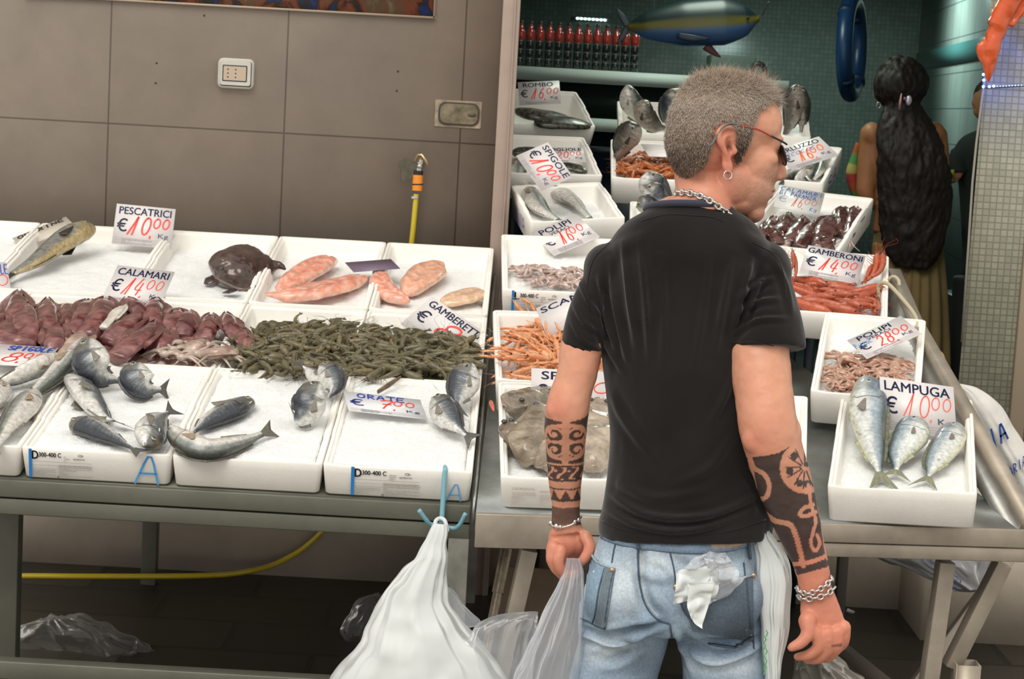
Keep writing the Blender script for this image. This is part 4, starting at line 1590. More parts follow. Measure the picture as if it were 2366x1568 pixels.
lay('F3', 'sea_bream', 'bream standing in the right corner with its mouth at the rim', [(1092, 838), (1075, 880), (1060, 915), (1058, 940)], .044, .026, 1, seed=11, group=GB, hs=[.11, .07, .045, .03], face=1)
lay('F3', 'sea_bream', 'front bream at the right corner, head up and eye toward the street', [(1000, 918), (1025, 950), (1048, 980), (1078, 1004)], .040, .026, -1, seed=12, group=GB, hs=[.06, .045, .035, .025], face=.7)
# sea bass at the left
SB = 'sea bass at the left edge'
lay('F1', 'sea_bass', 'sea bass with its head on the rim next to the handwritten tag', [(197, 780), (170, 820), (125, 870), (85, 905), (60, 935)], .032, .024, -1, 'bass', seed=13, group=SB, hs=[.085, .065, .035, .025, .02])
lay('F0', 'sea_bass', 'pale sea bass with pink fins going out of the left edge', [(88, 905), (60, 935), (25, 980), (-10, 1030)], .038, .026, 1, 'bass', seed=14, group=SB, hs=[.03, .03, .026, .02])
lay('F0', 'sea_bass', 'pale sea bass belly under the handwritten tag', [(140, 818), (90, 845), (30, 872), (-30, 895)], .030, .024, 1, 'bass', seed=15, group=SB, hs=[.06, .05, .035, .02], roll=1.4)
lay('F0', 'sea_bass', 'dark fish back at the left edge of the photo', [(8, 880), (2, 905), (-8, 930), (-40, 955)], .030, .024, 1, 'bass', seed=16, group=SB, hs=.02)
# croaker
lay('A', 'croaker', 'yellow-bellied croaker with its head over the back rim at top left', [(218, 528), (175, 540), (130, 568), (80, 605), (30, 632)], .046, .035, 1, 'croaker', hs=[.085, .08, .06, .045, .03], seed=17)
# lampuga
LG = 'lampuga fish in the front right box'
lay('R1', 'lampuga_fish', 'longest lampuga of the three, on the left with its mouth open', [(1998, 870), (2005, 930), (2008, 985), (2020, 1050), (2032, 1090)], .052, .028, -1, 'lampuga', hs=[.125, .095, .06, .035, .022], seed=18, group=LG)
lay('R1', 'lampuga_fish', 'middle lampuga in front of its price tag', [(2125, 966), (2103, 1010), (2078, 1050), (2070, 1085)], .048, .028, 1, 'lampuga', hs=[.085, .055, .032, .022], seed=19, group=LG)
lay('R1', 'lampuga_fish', 'smallest lampuga on the right of the box', [(2215, 980), (2190, 1025), (2160, 1070), (2145, 1100)], .042, .025, 1, 'lampuga', hs=[.065, .045, .028, .02], seed=20, group=LG)
# sea bass in the tilted box by the frame
S2 = 'sea bass in the tilted box'
lay('L4', 'sea_bass', 'sea bass lying across the tilted box, tail to the lower right', [(1238, 425), (1275, 438), (1320, 462), (1362, 502)], .038, .026, -1, 'bass', hs=[.04, .035, .025, .02], seed=21, group=S2)
lay('L4', 'sea_bass', 'lower sea bass of the tilted box, behind the POLIPI tag', [(1212, 425), (1228, 455), (1250, 485), (1288, 506)], .036, .026, -1, 'bass', hs=[.035, .035, .025, .02], seed=22, group=S2)
lay('L4', 'sea_bass', 'dark fish head beside the door frame, above the two sea bass', [(1195, 360), (1192, 400), (1195, 440)], .034, .024, -1, 'bass', hs=[.06, .045, .03], seed=23, group=S2, tail=False)
# soles, turbot
lay('L5', 'sole', 'brown sole under the small tag behind the steep one', [(1355, 398), (1325, 388), (1295, 385), (1262, 392)], .030, .014, 1, 'sole', hs=.03, seed=24, pec=False)
lay('L5', 'sole', 'glistening dark sole left of the steep tag', [(1185, 355), (1210, 350), (1240, 352), (1262, 365)], .030, .016, 1, 'sole', hs=.035, seed=25, pec=False)
for i, (pts, lb) in enumerate(((((1190, 255), (1240, 265), (1290, 272), (1330, 282)), 'dark wet turbot in the highest box, rear one'), (((1235, 285), (1285, 282), (1330, 285), (1372, 292)), 'dark wet turbot in the highest box, front one with its tail on the rim'))):
    lay('L6', 'turbot', lb, pts, .050, .018, 1, 'sole', hs=[.045, .05, .045, .03], seed=26 + i, pec=False, group='turbots in the highest box')
# standing fish heads in the upper middle boxes
SF = 'fish standing head up in the upper boxes'


def stand(name, label, pts, Y, H, T, kind='bream', dors=1, side=(0, -1, 0), **k):
    sp = [at(x, y, Y + dy) for x, y, dy in pts]
    return fish(name, label, sp, side, H, T, dors, kind, tail=False, group=SF, **k)


stand('sea_bass', 'white bellied fish standing with its snout up, leftmost in the highest middle box', [(1450, 195, 0), (1455, 230, 0), (1470, 262, .02), (1490, 290, .04)], 7.42, .042, .03, 'bass', -1, seed=31)
stand('grouper', 'dark fish head with open mouth in the highest middle box', [(1492, 230, 0), (1488, 262, 0), (1510, 290, .02), (1535, 298, .05)], 7.36, .040, .03, 'grouper', -1, seed=32)
stand('sea_bream', 'grey bream head close to the hair of the man', [(1572, 204, 0), (1556, 240, 0), (1545, 270, .02), (1545, 295, .04)], 7.42, .050, .03, 'bream', 1, seed=33)
stand('sea_bream', 'pinkish bream hanging over the orange shrimps', [(1478, 292, -.06), (1455, 310, -.04), (1435, 340, 0), (1425, 370, .05)], 7.02, .046, .03, 'grouper', 1, seed=34)
stand('sea_bream', 'dark grey fish left of the silver necklace, upper one', [(1498, 395, 0), (1505, 425, 0), (1530, 450, .04), (1560, 470, .08)], 6.56, .048, .034, 'bream', -1, seed=35)
stand('sea_bream', 'green grey fish left of the silver necklace, middle one', [(1490, 432, 0), (1510, 450, 0), (1530, 470, .04), (1555, 488, .08)], 6.48, .042, .034, 'bream', -1, seed=36)
stand('sea_bream', 'dark fish back rising over the left shoulder', [(1470, 478, 0), (1495, 476, 0), (1520, 484, .04), (1540, 495, .08)], 6.44, .036, .03, 'bream', -1, seed=37)
stand('scorpion_fish', 'brown spiny fish standing upright at the right of the forehead, taller one', [(1840, 195, 0), (1835, 235, 0), (1828, 275, .02), (1815, 312, .05)], 7.40, .040, .03, 'grouper', 1, seed=38)
stand('scorpion_fish', 'brown spiny fish leaning on the taller one', [(1848, 200, .03), (1852, 235, .03), (1855, 270, .04), (1852, 305, .06)], 7.40, .032, .03, 'grouper', -1, seed=39)
# hake
HK = 'hake in the box with pen marks'
lay('R5', 'hake', 'silver hake along the right wall of its box', [(1898, 345), (1905, 365), (1898, 392), (1880, 415)], .026, .024, 1, 'bass', hs=[.06, .045, .03, .02], seed=40, group=HK)
lay('R5', 'hake', 'silver hake curled beside the nose of the man', [(1835, 420), (1860, 400), (1880, 375), (1885, 352)], .024, .022, -1, 'bass', hs=.03, seed=41, group=HK)
lay('R5', 'hake', 'pale hake bent in a loop below the MERLUZZO tag', [(1800, 425), (1825, 408), (1850, 402), (1872, 418)], .022, .02, 1, 'bass', hs=.03, seed=42, group=HK)
# ================================================================== SHELLFISH, SQUID, OCTOPUS
def shrimp_mesh(name, bend, c0, c1, fat=.085, claws=False, ant=.9, seed=0, spike=True):
    """one animal, about 1 unit long, lying on its side in the xy plane, z up"""
    r_ = random.Random(seed)
    n = 30
    t = np.linspace(0, 1, n)
    ang = bend * (t - .35) * np.clip((t - .25) * 1.6, 0, 1)
    d = np.stack([np.cos(ang), -np.sin(ang), np.zeros(n)], 1)
    P = np.cumsum(d, 0) / n
    P -= P.mean(0)
    prof = np.interp(t, [0, .06, .18, .36, .5, .75, .9, 1], [.12, .5, .95, 1, .92, .65, .42, .28]) * fat
    seg = np.where(t > .38, .10 * np.abs(np.sin((t - .38) * math.pi * 6.5 / .62)), 0)
    prof = prof * (1 - .16 * (t > .38) + seg)
    g = G()
    V, F = tube_geo(P, prof, 10, True, .72)
    T_, S_, B_ = frames(P)
    tt = np.append(np.repeat(t, 10), [0, 1])
    q = np.abs(np.sin((tt - .38) * math.pi * 6.5 / .62))
    C = mixc(c0, c1, np.clip(.35 + .4 * vnoise(np.stack([tt * 9, V[:, 1] * 20, V[:, 2] * 20], 1), 1, seed) + .25 * (q < .25) * (tt > .38), 0, 1))
    C = C * np.where((V[:, 1] < -.2 * fat)[:, None], 1.0, .85)
    g.add(V, F, np.clip(C, .003, 1))
    if spike:
        g.tube([P[1], P[0] - d[0] * .13 + A(0, .03, 0)], [.018, .003], 5, c1)
    # tail fan
    e = P[-1]
    for k_ in (-1, -.4, .4, 1):
        dr = nrm(d[-1] + A(-d[-1][1], d[-1][0], 0) * k_ * .45)
        g.tube([e, e + dr * .07, e + dr * .13], [.014, .026, .008], 6, np.array(c0) * .8, flat=.35)
    # legs and swimmerets (drawn along the belly side)
    for i in range(9):
        k_ = int((.16 + .08 * i) * n)
        if k_ >= n: break
        side = A(d[k_][1], -d[k_][0], 0) if bend > 0 else A(-d[k_][1], d[k_][0], 0)
        L = .16 if i < 4 else .07
        p = P[k_] + side * prof[k_] * .8
        g.tube([p, p + side * L * .6 - d[k_] * L * .5 + A(0, 0, .01), p + side * L * .8 - d[k_] * L * 1.1], [.010, .007, .003], 4, c1)
    for s_ in (-1, 1):
        p = P[0] + A(0, .02 * s_, 0)
        pts = [p, p + A(-.18, .10 * s_ * r_.random(), .05), p + A(-.45 * ant, .25 * s_ * r_.random() + .1, .03), p + A(-.75 * ant, .2 + .3 * s_ * r_.random(), -.02)]
        g.tube(crom(pts, 9), np.linspace(.006, .002, 9), 3, c1, cap=False)
        g.ell(P[2] + A(-.01, .045, .045 * s_), (.022, .022, .018), 8, col=(.005, .005, .005))
    if claws:
        for s_ in (-1, 1):
            p = P[5]
            q1 = p + A(-.10, -.10 * s_, .02)
            q2 = q1 + A(-.22, -.05 * s_, .02)
            q3 = q2 + A(-.26, .05 * s_ + r_.uniform(-.05, .05), -.01)
            g.tube([p, q1], [.018, .022], 6, c0)
            g.tube([q1, q1 * .5 + q2 * .5, q2], [.022, .030, .022], 6, c0)
            g.tube([q2, q2 * .6 + q3 * .4, q3], [.024, .032, .006], 6, mixc(c0, c1, .2))
            g.tube([q2 * .6 + q3 * .4, q3 + A(.02, .05, 0)], [.016, .004], 5, np.array(c1))
    V, F, C = g.get()
    return mesh_from(V, F, C, SHELLM, True, name)


def scatter(name, label, cat, group, meshes, b, spots, size, height, tilt=.35, yawf=None, seed=0, jit=.12, zj=.004):
    r_ = random.Random(seed)
    for k, (x, y) in enumerate(spots):
        p = b.hit(x, y, height(x, y) + r_.uniform(-zj, zj))
        yaw = r_.uniform(0, 2 * math.pi) if yawf is None else yawf(k, r_)
        dx = b.ex * math.cos(yaw) + b.ey * math.sin(yaw)
        dy = -b.ex * math.sin(yaw) + b.ey * math.cos(yaw)
        nz = nrm(b.ez + dx * r_.uniform(-tilt, tilt) + dy * r_.uniform(-tilt, tilt))
        dx = nrm(dx - nz * np.dot(dx, nz))
        dy = np.cross(nz, dx)
        s = size * (1 + r_.uniform(-jit, jit))
        if r_.random() < .5:
            dy, nz = -dy, -nz
        o = bpy.data.objects.new(name, meshes[k % len(meshes)])
        o.matrix_world = Matrix(((dx[0] * s, dy[0] * s, nz[0] * s, p[0]), (dx[1] * s, dy[1] * s, nz[1] * s, p[1]), (dx[2] * s, dy[2] * s, nz[2] * s, p[2]), (0, 0, 0, 1)))
        COL.objects.link(o)
        tag(o, label, cat, group)


def spots_in(poly, n, seed, mind=None):
    r_ = random.Random(seed)
    xs_, ys_ = [p[0] for p in poly], [p[1] for p in poly]
    out = []
    area = (max(xs_) - min(xs_)) * (max(ys_) - min(ys_))
    mind = mind or math.sqrt(area / n) * .55
    tries = 0
    while len(out) < n and tries < 20000:
        tries += 1
        p = (r_.uniform(min(xs_), max(xs_)), r_.uniform(min(ys_), max(ys_)))
        if not inpoly(np.array([p]), poly)[0]:
            continue
        if all((p[0] - q[0]) ** 2 + ((p[1] - q[1]) * 1.6) ** 2 > mind ** 2 for q in out) or tries > 14000:
            out.append(p)
    return out


def heap(name, label, cat, b, u0, u1, v0, v1, top, mat, colf, seed, amp=.01, f=22, edge=.05, low=.016):
    n1, n2 = 70, 50
    U, Vv = np.meshgrid(np.linspace(u0, u1, n1), np.linspace(v0, v1, n2))
    P = np.stack([U.ravel(), Vv.ravel(), np.zeros(U.size)], 1)
    e = np.minimum(np.minimum(P[:, 0] - u0, u1 - P[:, 0]), np.minimum(P[:, 1] - v0, v1 - P[:, 1]))
    z = low + (top(P) - low) * sstep(0, edge, e) + amp * fnoise(P, f, seed) * sstep(0, edge, e)
    W3 = b.O + np.outer(P[:, 0], b.ex) + np.outer(P[:, 1], b.ey) + np.outer(z, b.ez)
    F = [(j * n1 + i, j * n1 + i + 1, (j + 1) * n1 + i + 1, (j + 1) * n1 + i) for j in range(n2 - 1) for i in range(n1 - 1)]
    C = colf(P, vnoise(P, 60, seed))
    o = put(name, (W3, F, C), mat, label=label, cat=cat, kind='stuff', sharp=None)
    return o


# ---- green shrimps
GS = [shrimp_mesh('green_shrimp', b_, (.17, .145, .068), (.075, .062, .030), .115, False, .7, k) for k, b_ in enumerate((2.4, 1.3, 1.9, .6, 3.0, -1.7, 2.1))]
GS += [shrimp_mesh('green_shrimp', b_, (.25, .20, .10), (.12, .09, .045), .12, False, .5, 20 + k) for k, b_ in enumerate((1.6, 2.5))]
M4, M3 = BOXES['M4'], BOXES['M3']
poly = [(560, 778), (640, 765), (700, 745), (800, 748), (905, 768), (1000, 778), (1104, 786), (1108, 846), (1078, 860), (900, 866), (700, 862), (556, 850)]
for nm, bb in (('M3', M3), ('M4', M4)):
    heap('shrimp_mass', 'packed green shrimps filling the %s box under the loose ones' % ('left' if nm == 'M3' else 'right'), 'shrimps', bb, .018, bb.w - .018, .02, bb.l * .86, lambda P: .080 - .020 * sstep(.36, .58, P[:, 1]) + .006 * np.sin(P[:, 0] * 9 + 1), SHELLM, lambda P, n: mixc((.11, .095, .048), (.05, .042, .02), np.clip(.5 + n, 0, 1)), 5 + bb.l, .014, 30)
sp = spots_in(poly, 296, 3, 10.5)
scatter('green_shrimp', 'small green-brown shrimp in the big heap right of the red squid', 'shrimp', 'green shrimps in the heap', GS, M4, sp, .102, lambda x, y: .096 - .022 * max(0, min(1, (785 - y) / 45)) + .006 * math.sin(x * .03), tilt=.45, seed=5, zj=.007)
# ---- orange shrimps behind the head
OS = [shrimp_mesh('orange_shrimp', b_, (.62, .20, .05), (.40, .09, .03), .10, False, .9, 40 + k) for k, b_ in enumerate((2.0, 1.2, 2.8, -1.4))]
c5 = BOXES['C5']
heap('shrimp_mass', 'packed orange shrimps under the loose ones behind the head', 'shrimps', c5, .018, c5.w - .018, .02, c5.l - .03, lambda P: .072 + 0 * P[:, 0], SHELLM, lambda P, n: mixc((.40, .12, .04), (.20, .05, .02), np.clip(.5 + n, 0, 1)), 15, .012, 30)
scatter('orange_shrimp', 'small orange shrimp in the box left of the head of the man', 'shrimp', 'orange shrimps behind the head', OS, c5, spots_in([(1436, 374), (1470, 356), (1560, 356), (1620, 358), (1620, 404), (1436, 400)], 80, 7), .085, lambda x, y: .088, seed=9, zj=.006)
# ---- scampi
SM = [shrimp_mesh('scampo', b_, (.78, .27, .09), (.80, .48, .28), .085, True, .8, 60 + k) for k, b_ in enumerate((1.2, 1.9, .5, -1.3, 2.6))]
SM[0].name = 'scampo_mesh'
l2 = BOXES['L2']
heap('scampi_mass', 'packed orange scampi under the loose ones, beside the black sleeve', 'scampi', l2, .03, l2.w - .018, .05, l2.l * .86, lambda P: .078 + 0 * P[:, 0], SHELLM, lambda P, n: mixc((.55, .20, .08), (.25, .08, .04), np.clip(.5 + n, 0, 1)), 25, .014, 26, .06)
scatter('scampo', 'orange scampo with long claws in the box beside the black sleeve', 'scampo', 'scampi in their box', SM, l2, spots_in([(1205, 765), (1225, 745), (1300, 752), (1330, 790), (1320, 862), (1225, 858), (1200, 830)], 46, 11), .135, lambda x, y: .100 - .03 * max(0, min(1, (790 - y) / 50)), seed=13, tilt=.5, zj=.012)
for sx_, sl_ in ((1222, 'orange scampo hanging over the front rim of its box, left one'), (1246, 'orange scampo hanging over the front rim of its box, right one')):
    scatter('scampo', sl_, 'scampo', 'scampi on the front rim', SM, l2, [(sx_, 874)], .10, lambda x, y: .10, seed=sx_, tilt=.6)
# ---- red prawns
RP = [shrimp_mesh('red_prawn', b_, (.56, .12, .045), (.34, .05, .02), .125, False, .8, 80 + k) for k, b_ in enumerate((.9, 1.5, .3, 1.9, -.8))]
r3 = BOXES['R3']
pts = [(1860, 650), (1880, 690), (1905, 660), (1925, 685), (1945, 700), (1965, 672), (1985, 690), (2005, 700), (2018, 705), (1870, 708), (1900, 702), (1930, 712), (1950, 680), (1895, 676), (1990, 672), (1855, 668), (1845, 700), (1862, 678), (1975, 706), (2010, 680)]
yw = [2.7, 2.9, .3, 3.0, 2.8, .2, 3.3, .5, 1.4, 2.9, .1, 3.0, 3.3, 2.8, 3.6, 2.5, .6, 2.6, .1, 1.1]
scatter('red_prawn', 'large red prawn lying in the pile under the GAMBERONI tag', 'prawn', 'red prawns in the pile', RP, r3, pts, .150, lambda x, y: .076, seed=15, tilt=.25, yawf=lambda k, r_: yw[k] + r_.uniform(-.15, .15), zj=.006)


def upright(mesh, name, label, cat, group, top, bot, d0, d1, s_, roll=0):
    a_, b_ = at(*top, d0), at(*bot, d1)
    dx = nrm(b_ - a_)
    v = nrm(CAM - a_)
    nz = nrm(v - dx * np.dot(dx, v))
    dy = np.cross(nz, dx)
    c_, s2 = math.cos(roll), math.sin(roll)
    dy, nz = dy * c_ + nz * s2, nz * c_ - dy * s2
    p = (a_ + b_) / 2
    s = np.linalg.norm(b_ - a_) * s_
    o = bpy.data.objects.new(name, mesh)
    o.matrix_world = Matrix(((dx[0] * s, dy[0] * s, nz[0] * s, p[0]), (dx[1] * s, dy[1] * s, nz[1] * s, p[1]), (dx[2] * s, dy[2] * s, nz[2] * s, p[2]), (0, 0, 0, 1)))
    COL.objects.link(o)
    tag(o, label, cat, group)
    return o


for k, (a_, c_, lb) in enumerate((((2024, 590), (2018, 645), 'red prawn standing head up at the right wall of its box, front one'), ((2036, 588), (2032, 640), 'red prawn standing head up at the right wall of its box, rear one'), ((2012, 615), (1998, 650), 'red prawn leaning in the rear right corner of its box'), ((1832, 590), (1842, 640), 'red prawn standing head up beside the black sleeve'), ((1828, 580), (1834, 625), 'red prawn with its horns up, closest to the black sleeve'))):
    upright(RP[k % 3], 'red_prawn', lb, 'prawn', 'standing red prawns', a_, c_, 6.16 - .02 * k, 6.06, 1.25)


# ---- squid
def squid(name, label, pts, b, hs, r, col, col2, tent=True, group=None, seed=0, flare=False):
    sp = [b.hit(x, y, h) for (x, y), h in zip(pts, hs)] if b is not None else pts
    n = 26
    P = crom(sp, n)
    t = np.linspace(0, 1, n)
    L = np.linalg.norm(np.diff(P, axis=0), axis=1).sum()
    pr = np.interp(t, [0, .08, .25, .6, .9, 1], [.10, .42, .78, 1, .98, .9]) * r
    side = b.ez if b is not None else A(0, 0, 1)
    T_, S_, B_ = frames(P, side)
    a = np.linspace(0, 2 * math.pi, 20, endpoint=False)
    rings = []
    for i in range(n):
        w = pr[i] * (1 + .10 * np.sin(a * 3 + seed + t[i] * 4))
        rings.append(P[i] + np.outer(np.sin(a) * w * 1.12, B_[i]) + np.outer(np.cos(a) * w * .62, S_[i]))
    V, F = loft_geo(rings, True)
    ns = vnoise(V, 38, seed) * .5 + vnoise(V, 120, seed + 2) * .35 + vnoise(V, 320, seed + 2) * .2
    C = mixc(col, col2, np.clip(.42 + ns * 1.4, 0, 1))
    V = V + (vnoise(V, 45, seed + 4) * r * .12)[:, None] * nrm(side)
    th = thing(name, label, 'squid', P[n // 2] - side * r * .5, group)
    put('mantle', G().add(V, F, C), WETM, th, sharp=None)
    # fins: two rounded flaps near the tip
    for s_ in (-1, 1):
        g = G()
        k_ = 10
        ii = np.linspace(.02 * n, .62 * n, k_).astype(int)
        rows = []
        for j in range(5):
            f = j / 4
            rows.append(np.array([P[i] + B_[i] * s_ * (pr[i] * .9 + r * .95 * f * math.sin(math.pi * (q + .3) / (k_ + .2)) ** .7) + S_[i] * (r * .18 * math.sin(f * 3 + seed + q * .6)) for q, i in enumerate(ii)]))
        top = np.concatenate(rows) + side * .0016
        bot = np.concatenate(rows) - side * .0016
        Vf = np.concatenate([top, bot])
        Ff = []
        m_ = len(top)
        for j in range(4):
            for q in range(k_ - 1):
                x_ = j * k_ + q
                Ff.append((x_, x_ + 1, x_ + k_ + 1, x_ + k_))
                Ff.append((m_ + x_ + k_, m_ + x_ + k_ + 1, m_ + x_ + 1, m_ + x_))
        for q in range(k_ - 1):
            x_ = 4 * k_ + q
            Ff.append((x_, x_ + 1, m_ + x_ + 1, m_ + x_))
        for j in range(4):
            for q in (0, k_ - 1):
                x_ = j * k_ + q
                Ff.append((x_, x_ + k_, m_ + x_ + k_, m_ + x_))
        ns = vnoise(Vf, 60, seed + 7)
        g.add(Vf, Ff, mixc(col, col2, np.clip(.4 + ns * .8, 0, 1)))
        put('fin', g, WETM, th, sharp=None)
    if tent:
        r_ = random.Random(seed)
        g = G()
        hd = P[-1]
        dr = T_[-1]
        pale = np.array((.52, .38, .32)) if not flare else np.array((.42, .33, .26))
        g.ell(hd + dr * r * .5, (r * .7, r * .7, r * .55), 12, R=[dr, B_[-1], S_[-1]], col=mixc(pale, col, .4))
        put('head', g, WETM, th, sharp=None)
        for k in range(7):
            f = (k - 3) / 3.0
            p0 = hd + dr * r * .9
            q = [p0, p0 + dr * r * 1.2 + B_[-1] * r * f * .8 + side * r * .1, p0 + dr * r * 2.2 + B_[-1] * r * (f * 1.5 + r_.uniform(-.3, .3)) - side * r * .1, p0 + dr * r * (2.9 + r_.uniform(0, .6)) + B_[-1] * r * (f * 1.6 + r_.uniform(-.8, .8)) - side * r * .25]
            put('tentacle', G().tube(crom(q, 12), np.linspace(r * .17, r * .04, 12), 7, pale * r_.uniform(.8, 1.1)), WETM, th, sharp=None)
        for s_ in (-1, 1):
            put('eye', G().ell(hd + dr * r * .5 + B_[-1] * s_ * r * .6 + S_[-1] * r * .2, (r * .2, r * .2, r * .14), 10, R=[dr, B_[-1], S_[-1]], col=(.01, .01, .01)), EYEM, th, sharp=None)
    return th


m2 = BOXES['M2']
c_a, c_b = (.085, .016, .019), (.28, .115, .105)
SQ = [  # tip -> head, height above the box floor, half width, tentacles in view
    ([(45, 672), (38, 715), (25, 765)], .10, .030, 0), ([(110, 690), (108, 740), (95, 785)], .095, .034, 0), ([(60, 700), (60, 745), (52, 800)], .105, .034, 0),
    ([(150, 700), (165, 735), (175, 775)], .09, .030, 0), ([(205, 692), (195, 735), (165, 780)], .10, .032, 0), ([(245, 688), (232, 725), (200, 780)], .11, .034, 0),
    ([(292, 688), (318, 712), (335, 742)], .11, .026, 0), ([(362, 690), (350, 725), (345, 770)], .10, .034, 0), ([(360, 742), (318, 785), (268, 830)], .115, .030, 0),
    ([(335, 712), (285, 755), (245, 790)], .11, .028, 0), ([(405, 712), (400, 745), (395, 775)], .09, .032, 0), ([(435, 718), (425, 750), (420, 780)], .09, .028, 0),
    ([(488, 725), (480, 755), (470, 788)], .09, .026, 1), ([(522, 722), (535, 755), (555, 790)], .09, .024, 1), ([(545, 745), (565, 785), (585, 815)], .09, .018, 1),
    ([(20, 735), (15, 775), (5, 805)], .10, .032, 0), ([(130, 745), (125, 785), (122, 815)], .10, .028, 1), ([(300, 760), (290, 790), (282, 818)], .10, .030, 0),
    ([(385, 760), (372, 790), (350, 815)], .095, .028, 1), ([(545, 805), (505, 812), (470, 818)], .105, .024, 1), ([(475, 785), (450, 800), (425, 815)], .095, .026, 1), ([(185, 765), (180, 790), (150, 830)], .10, .028, 1), ([(-20, 700), (-15, 740), (-20, 790)], .095, .034, 0)]
for k, (pt, h, r, tn) in enumerate(SQ):
    x, y = pt[1]
    lb = 'red squid ' + ['at the upper left of the heap, its tip at the rim', 'with a pale mottled mantle left of centre', 'lying along the left side of the heap', 'small and dark between two pale ones', 'behind the rearing bream, left of the CALAMARI tag', 'pointing up at the left corner of the CALAMARI tag', 'cut open and standing under the CALAMARI tag', 'right of the CALAMARI tag, tip near the rim', 'long one slanting down over the middle of the heap', 'slanting down beside the white opened one', 'rounded one in the rear middle of the heap', 'rounded one further right in the rear of the heap', 'with tentacles, second from the right end', 'upright one at the right end of the heap', 'small one touching the green shrimps', 'cut by the left edge of the photo', 'short one over the SPIGOLE 8,00 tag', 'below the white opened squid', 'in the middle front with pale tentacles', 'lying sideways at the front right, head to the left', 'over the pale tentacles at the front', 'behind the head of the sea bass', 'outermost at the left edge, half out of the photo'][k]
    squid('red_squid', lb, pt, m2, [h, h + .008, h - .012], r, *(((.34, .22, .17), (.55, .43, .36)) if k in (19, 20, 21) else (c_a, c_b)), bool(tn), 'red squid in the heap', k)
# opened white side
squid('opened_squid', 'opened squid showing its white inside in the middle of the heap', [(292, 702), (265, 730), (238, 758)], m2, [.135, .13, .12], .012, (.62, .57, .50), (.72, .68, .6), False, None, 77)
# pale tentacle tangle at the front of the squid box
r_ = random.Random(5)
for i, (x, y) in enumerate(((400, 812), (430, 800), (455, 822), (480, 802), (500, 828), (420, 830), (380, 822), (530, 830), (352, 800))):
    g = G()
    p = m2.hit(x, y, .09)
    for k in range(6):
        an = r_.uniform(-.8, .8) + math.pi * (k % 2)
        d = m2.ex * math.cos(an) + m2.ey * math.sin(an)
        q = [p, p + d * .02 + m2.ez * .012, p + d * .045 + m2.ez * .006, p + d * .075 - m2.ez * .012]
        g.tube(crom(q, 10), np.linspace(.007, .002, 10), 7, np.array((.46, .36, .29)) * r_.uniform(.75, 1.1))
    g.ell(p + m2.ez * .006, (.016, .014, .011), 12, col=(.5, .40, .34))
    tag(put('squid_tentacles', g, WETM, sharp=None), 'pale cluster of squid tentacles at the front of the red squid', 'squid tentacles', 'pale tentacle clusters')
heap('squid_mass', 'lower layer of red squid under the heap', 'squid', m2, .018, m2.w - .018, .02, m2.l * .80, lambda P: .080 - .03 * sstep(.30, .5, P[:, 1]), WETM, lambda P, n: mixc((.20, .08, .075), (.33, .20, .17), np.clip(.5 + n, 0, 1)), 35, .016, 18, .07)
# ---- dark shiny squid in R4
r4 = BOXES['R4']
d_a, d_b = (.045, .014, .012), (.16, .075, .065)
for k, (pt, r, lb) in enumerate((([(1790, 500), (1775, 530), (1755, 552)], .022, 'at the far left of the box'), ([(1825, 492), (1808, 522), (1788, 552)], .024, 'second from the left'), ([(1858, 498), (1840, 528), (1820, 560)], .022, 'under the handwritten tag'), ([(1885, 510), (1862, 540), (1845, 572)], .022, 'in the middle with bright glints'), ([(1925, 498), (1905, 530), (1892, 570)], .030, 'largest one, pale towards its head'), ([(1948, 478), (1945, 505), (1938, 540)], .022, 'with its tip high at the rear wall'), ([(1978, 478), (1970, 505), (1958, 545)], .022, 'outermost at the right wall'), ([(1770, 515), (1790, 540), (1800, 565)], .020, 'lying crosswise at the front left'), ([(1900, 545), (1910, 560), (1915, 580)], .020, 'short one at the front edge'))):
    squid('dark_squid', 'dark shiny squid ' + lb, pt, r4, [.085, .075, .06], r, d_a, d_b, k % 2 == 0, 'dark shiny squid', 100 + k)


# ---- octopus
def octopus(label, c, b, s, seed, group, c0=(.34, .14, .075), c1=(.55, .36, .27), name='octopus'):
    r_ = random.Random(seed)
    th = thing(name, label, 'octopus', c, group)
    yaw = r_.uniform(0, 6.28)
    ex = b.ex * math.cos(yaw) + b.ey * math.sin(yaw)
    ey = -b.ex * math.sin(yaw) + b.ey * math.cos(yaw)
    V, F = ell_geo(20)
    V = V * (s * .42, s * .30, s * .26)
    V = V @ np.array([ex, ey, b.ez]) + c + b.ez * s * .22 + ex * s * .3
    V = V + (vnoise(V, 60, seed) * s * .06)[:, None] * b.ez
    put('mantle', G().add(V, F, mixc(c0, c1, np.clip(.5 + vnoise(V, 90, seed) * .8, 0, 1))), WETM, th, sharp=None)
    for k in range(8):
        an = 2 * math.pi * k / 8 + r_.uniform(-.3, .3)
        d = ex * math.cos(an) + ey * math.sin(an)
        e = ex * -math.sin(an) + ey * math.cos(an)
        cu = r_.choice((-1, 1)) * s
        p0 = c + b.ez * s * .15
        q = [p0, p0 + d * s * .35 + b.ez * s * .16, p0 + d * s * .75 + b.ez * s * r_.uniform(-.05, .15) + e * cu * .15, p0 + d * s * .95 + e * cu * .45 + b.ez * s * r_.uniform(-.1, .1), p0 + d * s * .70 + e * cu * .62, p0 + d * s * .55 + e * cu * .42 + b.ez * s * .05]
        tt = np.linspace(0, 1, 22)
        V, F = tube_geo(crom(q, 22), s * (.105 * (1 - tt) + .022), 8)
        put('tentacle', G().add(V, F, mixc(c0, c1, np.clip(.5 + vnoise(V, 110, seed + k) * .9, 0, 1))), WETM, th, sharp=None)
    return th


